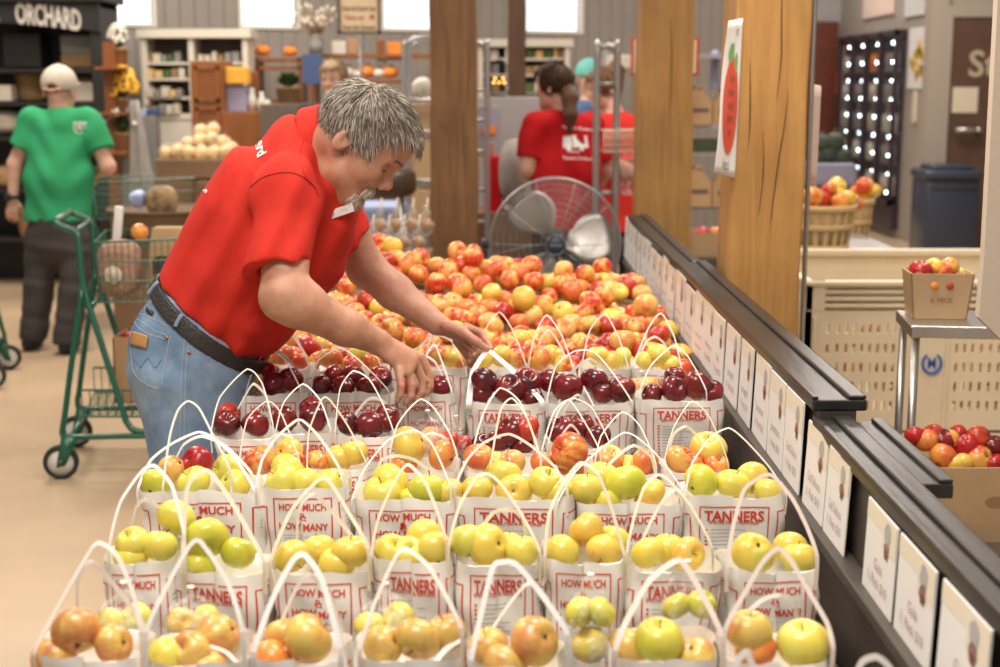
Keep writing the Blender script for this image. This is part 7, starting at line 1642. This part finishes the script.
# notices on the side wall and face wall
bm = B_(); p = [(XS-.004, 14.75, 2.55), (XS-.004, 15.75, 2.55)]
def wallcard(name, label, ya, yb_, za, zb2, m, cat='poster', x=XS):
    bm = B_(); sq_box(bm, (x-.02,ya,za), (x-.003,yb_,zb2), .002); return tag(obj(name, bm, m, None, False), label, cat)
def yat(px, X): # distance along the side wall seen at image column px
    return (X*F/(px-500)+0.0)/CP*1.0
wallcard('wall_picture','pinkish brown picture high on the wall above the cooler', 14.85, 16.1, 2.30, 2.95, 'paper_pink', 'picture'); wallcard('white_notice','pale blue-white notice high on the wall right of the picture', 13.80, 14.45, 2.24, 2.9, 'window_frost' if 'window_frost' in M else 'badge_white', 'notice')
o = wallcard('yellow_poster','tall yellow patterned poster on the wall right of the cooler', 13.66, 14.22, 1.53, 2.12, 'poster_white', 'poster')
bm = B_(); rs = random.Random(8)
for k in range(22): yq = 13.70+rs.uniform(0,.40); z = 1.56+rs.uniform(0,.38); sq_box(bm, (XS-.026,yq,z), (XS-.019,yq+rs.uniform(.05,.10),z+rs.uniform(.04,.10)))
obj('yellow_pattern', bm, 'poster_yellow', o, False); wallcard('paper_strip','narrow pale paper strip hanging below the yellow poster', 13.88, 14.0, 1.20, 1.51, 'paper_cream', 'notice')
Bo('red_notice','small red notice beside the far red-brown door','notice',836,74,841,94,16.85,.01,'poster_red',.001)
# --- lidded rubbish bin
a = W(922,250,12.7); b = W(979,250,12.7); t = thing('trash_can','dark blue lidded rubbish bin by the brown door','trash can', ((a.x+b.x)/2, a.y+.25, 0)); w_ = (b.x-a.x)/2; h = zof(180,12.7)
bm = B_(); vs = box(bm, (0,0,h/2+.01), (w_*1.9,.46,h), None, .03); obj('bin_body', bm, 'can_blue', t); bm = B_(); box(bm, (0,0,h+.05), (w_*2.02,.52,.09), None, .035); box(bm, (0,0,h+.11), (w_*1.5,.36,.06), None, .025); obj('lid', bm, 'can_blue', t); bm = B_(); box(bm, (0,-.235,h-.06), (w_*1.7,.012,.03), None, .004); obj('rim_band', bm, 'screen_dark', t)
# --- big slotted plastic bin
D0 = 5.66; yn = W(900,280,D0).y; zt_ = W(900,281,D0).z; xl = W(806,281,D0).x; xr = xl+1.22; yf = yn+1.05
t = thing('plastic_bin','large beige slotted plastic fruit bin behind the steel table','bin', ((xl+xr)/2, yn, 0)); o_ = Vector(t.location); z0 = .14
xw = (xr-xl)/2
def slotwall(xa, xb, zz0, zz1, slots, th=.02):
    """flat wall with real slots: built from bars between the holes"""
    bm = B_(); xs = sorted({xa, xb}|{s for a_, b_ in slots[0] for s in (a_, b_)}); zs = sorted({zz0, zz1}|{s for a_, b_ in slots[1] for s in (a_, b_)})
    for i in range(len(xs)-1):
        hx_ = any(abs(xs[i]-a_) < 1e-6 for a_, _ in slots[0])
        if not hx_: sq_box(bm, (xs[i],0,zz0), (xs[i+1],th,zz1)); continue
        for j in range(len(zs)-1):
            if not any(abs(zs[j]-a_) < 1e-6 for a_, _ in slots[1]): sq_box(bm, (xs[i],0,zs[j]), (xs[i+1],th,zs[j+1]))
    return bm
def xq(px): return W(px,350,D0).x-o_.x
sl = [(xq(p)-.006, xq(p)+.006) for p in (830,840,849,857,865,873,881,889,897,905)]+[(xq(p)-.006, xq(p)+.006) for p in (961,969,977,986,995,1004,1012,1020)]
zs_ = [(zof(y+8,D0), zof(y-2,D0)) for y in (408,388,368,348,327)]
obj('front_wall', slotwall(-xw, xw, z0, zof(312,D0), (sl, zs_)), 'bin_plastic', t, False)
bm = B_(); 
for k, y in enumerate((306,299,292,286)): sq_box(bm, (-xw+.08,-.008+.004*k,zof(y+2,D0)), (xw-.05,.02,zof(y-1.2,D0)), .002)
sq_box(bm, (-xw,0,zof(312,D0)), (-xw+.085,.03,zt_), .004); sq_box(bm, (xw-.06,0,zof(312,D0)), (xw,.03,zt_), .004); sq_box(bm, (-xw,-.012,zt_-.02), (xw,.035,zt_), .006); sq_box(bm, (-xw,.022,z0), (xw,.026,zt_-.02)) if False else None
sq_box(bm, (-xw+.08,.022,zof(312,D0)), (xw-.05,.028,zt_-.02)); obj('louvre_band', bm, 'bin_plastic', t, False)
bm = B_(); sq_box(bm, (-xw,1.02,z0), (xw,1.05,zt_)); sq_box(bm, (-xw,0,z0), (-xw+.03,1.05,zt_)); sq_box(bm, (xw-.03,0,z0), (xw,1.05,zt_)); sq_box(bm, (-xw,0,z0-.02), (xw,1.05,z0+.01)); sq_box(bm, (-xw-.01,1.0,zt_-.02), (xw+.01,1.07,zt_+.01), .006); sq_box(bm, (-xw-.012,0,zt_-.03), (-xw+.03,1.05,zt_+.005), .006); obj('side_wall', bm, 'bin_plastic', t, False)
bm = B_()
for x in (-xw+.1, 0, xw-.1): sq_box(bm, (x-.07,0,0), (x+.07,1.05,z0-.02), .01)
obj('foot', bm, 'bin_plastic', t, False)
bm = B_()
for x in (xq(917), xq(951)): sq_box(bm, (x-.006,-.012,z0+.02), (x+.006,.0,zof(318,D0)), .003)
bm2_ = bm; obj('rib', bm2_, 'bin_plastic', t, False); bm = B_()
for px_ in (816,): sq_box(bm, (xq(px_)-.008,-.012,z0), (xq(px_)+.008,0,zof(318,D0)), .003)
obj('rib', bm, 'bin_plastic', t, False)
lc = W(936,366,D0)-o_; bm = B_(); P = [Vector((lc.x+.038*math.sin(a)*1.0, -.006, lc.z-.042*math.cos(a))) for a in [(-2.55+5.1*k/24) for k in range(25)]]
tube(bm, P, [.0045+.0022*math.cos((k-12)/12*1.5) for k in range(25)], 6); text_on(bm, 'M', .062, lambda x, y: Vector((lc.x+x, -.006, lc.z-.020+y)), 0, 0, bold=.02, sx=.8, mi=0); obj('horseshoe_logo', bm, 'logo_blue', t, False)
items = []; rs = random.Random(12)
for k in range(150):
    items.append(((o_.x+rs.uniform(-xw+.08, xw-.08), yn+rs.uniform(.07,.20), rs.uniform(z0+.05, .56)), .039, rs.choice('hlryrgp')))
apple_pile('loose_apples', items, 'loose apples seen through the slots of the beige plastic bin')
# --- stainless table with a peck box
za = W(910,326,3.97).z; p0 = W(910,326,3.97); xL = p0.x; yN = p0.y; t = thing('steel_table','stainless steel table carrying the small cardboard box of apples','table',(xL+.35,yN,0)); bm = B_(); sq_box(bm, (-.35,0,za-.035), (.35,.29,za), .004); obj('table_top', bm, 'steel', t, False); t.rotation_euler = (0,0,-.13); t.location = (xL+.35, yN-.045, 0)
for (x, y) in ((-.33,.03),(.33,.03),(-.33,.26),(.33,.26)): bm = B_(); tube(bm, [(x,y,0),(x,y,za-.03)], .012, 12); obj('leg', bm, 'steel', t)
c = W(943,326,4.07); tb2 = tray('cardboard_box','small brown cardboard box of apples on the stainless steel table',(c.x, c.y+.075, za+.001),.155,.12,.135,'cardboard_light',flare=1.18,fill=.7,cat='cardboard box'); tb2.rotation_euler = (0,0,-.10)
bm = B_(); 
for k, (dx, m_) in enumerate(((-.022,'goods_yellow'),(.022,'skin_dark'))):
    b3 = B_(); lathe(b3, [(0,.002),(.010,.0015),(.011,0)], 14, (dx,-.0695,.100), (0,-1,.18)); obj('round_window', fin(b3), 'orange' if k == 0 else 'sign_border', tb2)
text_on(bm, '½ PECK', .019, lambda x, y: Vector((x, -.0625-.0115*(.05+y)/.135, .05+y)), 0, 0, bold=.02); obj('lettering', bm, 'ink_brown', tb2, False)
for k, (x, y, r, kd) in enumerate(((917,271,12.5,'r'),(944,270,13,'l'),(929,266,9,'y'),(953,275,9,'y'),(942,280,10,'h'),(927,281,9,'r'))): apple(W(x+4, y, 4.12+.02*(k > 1)), r*4.12/1411, kd, '%s apple in the box on the steel table, %s from the left' % (KINDS[kd][1], ORD[[0,4,2,5,3,1][k]]), 'apples in the box on the steel table', kd != 'x')
# --- large cardboard cartons of apples near the rail
c = W(985,468,3.75); tb3 = tray('cardboard_carton','large brown cardboard carton of red apples behind the near rail',(c.x+.05, c.y+.17, c.z-.24),.42,.34,.24,'cardboard_light',fill=.85,hole=True,cat='cardboard box')
for k, (x, y, r, kd) in enumerate(((915,437,11,'r'),(927,440,13,'o'),(933,434,11,'r'),(943,441,12,'d'),(950,440,11,'l'),(958,434,10,'r'),(966,446,14,'r'),(943,456,14,'o'),(979,438,13,'r'),(980,458,14,'l'),(963,462,10,'y'),(994,446,12,'d'),(994,463,11,'r'),(955,464,10,'y'))): 
    nm = ['leftmost','second','third','fourth','sixth','seventh','ninth','fifth','eleventh','twelfth','tenth','thirteenth','fourteenth','eighth'][k]
    apple(W(x, y, 3.88+.04*((470-y)/25)), r*3.92/1411, kd, '%s apple heaped on the carton behind the near rail, %s from the left' % (KINDS[kd][1], nm), 'apples on the carton behind the near rail', True)
Bo('carton_table','low wooden stand under the large carton of apples','stand',905,553,1080,640,3.7,.45,'table_wood'); o = bpy.data.objects['carton_table']
# --- cream framed board hanging at the right edge
t = thing('framed_board','cream wooden framed dark board hanging at the right edge','board',W(996,150,3.3)); o_ = Vector(t.location); Y = o_.y
def FP(px, py): return WY(px, py, Y)-o_
bm = B_(); prism(bm, [FP(1001,-60), FP(1014,-60), FP(1008,290), FP(1042,330), FP(1042,380), FP(979,318), FP(984,260)], (0,.03,0)); obj('frame', fin(bm), 'frame_cream', t, False)
bm = B_(); prism(bm, [FP(1012,-60), FP(1060,-60), FP(1060,345), FP(1040,332), FP(1006,290)], (0,.03,0)); obj('dark_panel', fin(bm), 'screen_dark', t, False)
# ---------------------------------------------------------------- light and camera
w = bpy.data.worlds.new('World'); bpy.context.scene.world = w; w.use_nodes = True
bg = w.node_tree.nodes['Background']; bg.inputs[0].default_value = (1.0,.93,.85,1); bg.inputs[1].default_value = .42
def area(name, loc, size, power, col=(1,.9,.78), rot=(0,0,0), sy=None):
    l = bpy.data.lights.new(name, 'AREA'); l.energy = power; l.size = size; l.color = col
    if sy: l.shape = 'RECTANGLE'; l.size_y = sy
    o = bpy.data.objects.new(name, l); C.objects.link(o); o.location = loc; o.rotation_euler = rot; return o
area('ceiling_light', (-.3,1.2,3.3), 1.2, 95, (1,.90,.79)); area('ceiling_light', (.6,3.6,3.6), .9, 85, (1,.88,.75)); area('ceiling_light', (-2.0,3.2,3.6), .9, 60, (1,.9,.78))
area('ceiling_light', (-2.6,7.6,3.8), 1.2, 110, (1,.88,.75)); area('ceiling_light', (1.2,7.4,3.8), 1.2, 100, (1,.88,.75)); area('ceiling_light', (-1.5,10.4,3.9), 1.4, 120, (1,.90,.78)); area('ceiling_light', (3.0,11.6,3.9), 1.2, 110, (1,.90,.82)); area('ceiling_light', (3.4,15.2,3.9), 1.0, 60, (1,.90,.84)); area('ceiling_light', (2.2,5.2,3.7), .9, 60, (1,.88,.76)); area('ceiling_light', (-3.4,9.4,3.8), .9, 60, (1,.88,.76))
cam = bpy.data.cameras.new('Camera'); co = bpy.data.objects.new('Camera', cam); C.objects.link(co); co.location = CAM; co.rotation_euler = (PI/2-PITCH, 0, 0)
cam.sensor_width = 36; cam.lens = F*36/1000; cam.dof.use_dof = True; cam.dof.focus_distance = 2.95; cam.dof.aperture_fstop = 3.6; cam.clip_start = .05
bpy.context.scene.camera = co
sc = bpy.context.scene; sc.view_settings.view_transform = 'Standard'; sc.view_settings.look = 'None'; sc.view_settings.exposure = -.2; sc.view_settings.gamma = 1; sc.view_settings.use_curve_mapping = False
import re
for _o in bpy.data.objects:
    if 'label' in _o.keys() and len(re.findall(r"[A-Za-z']+", _o['label'])) > 16: print('LONG', _o.name, _o['label'])
print('APPLES', NAP)
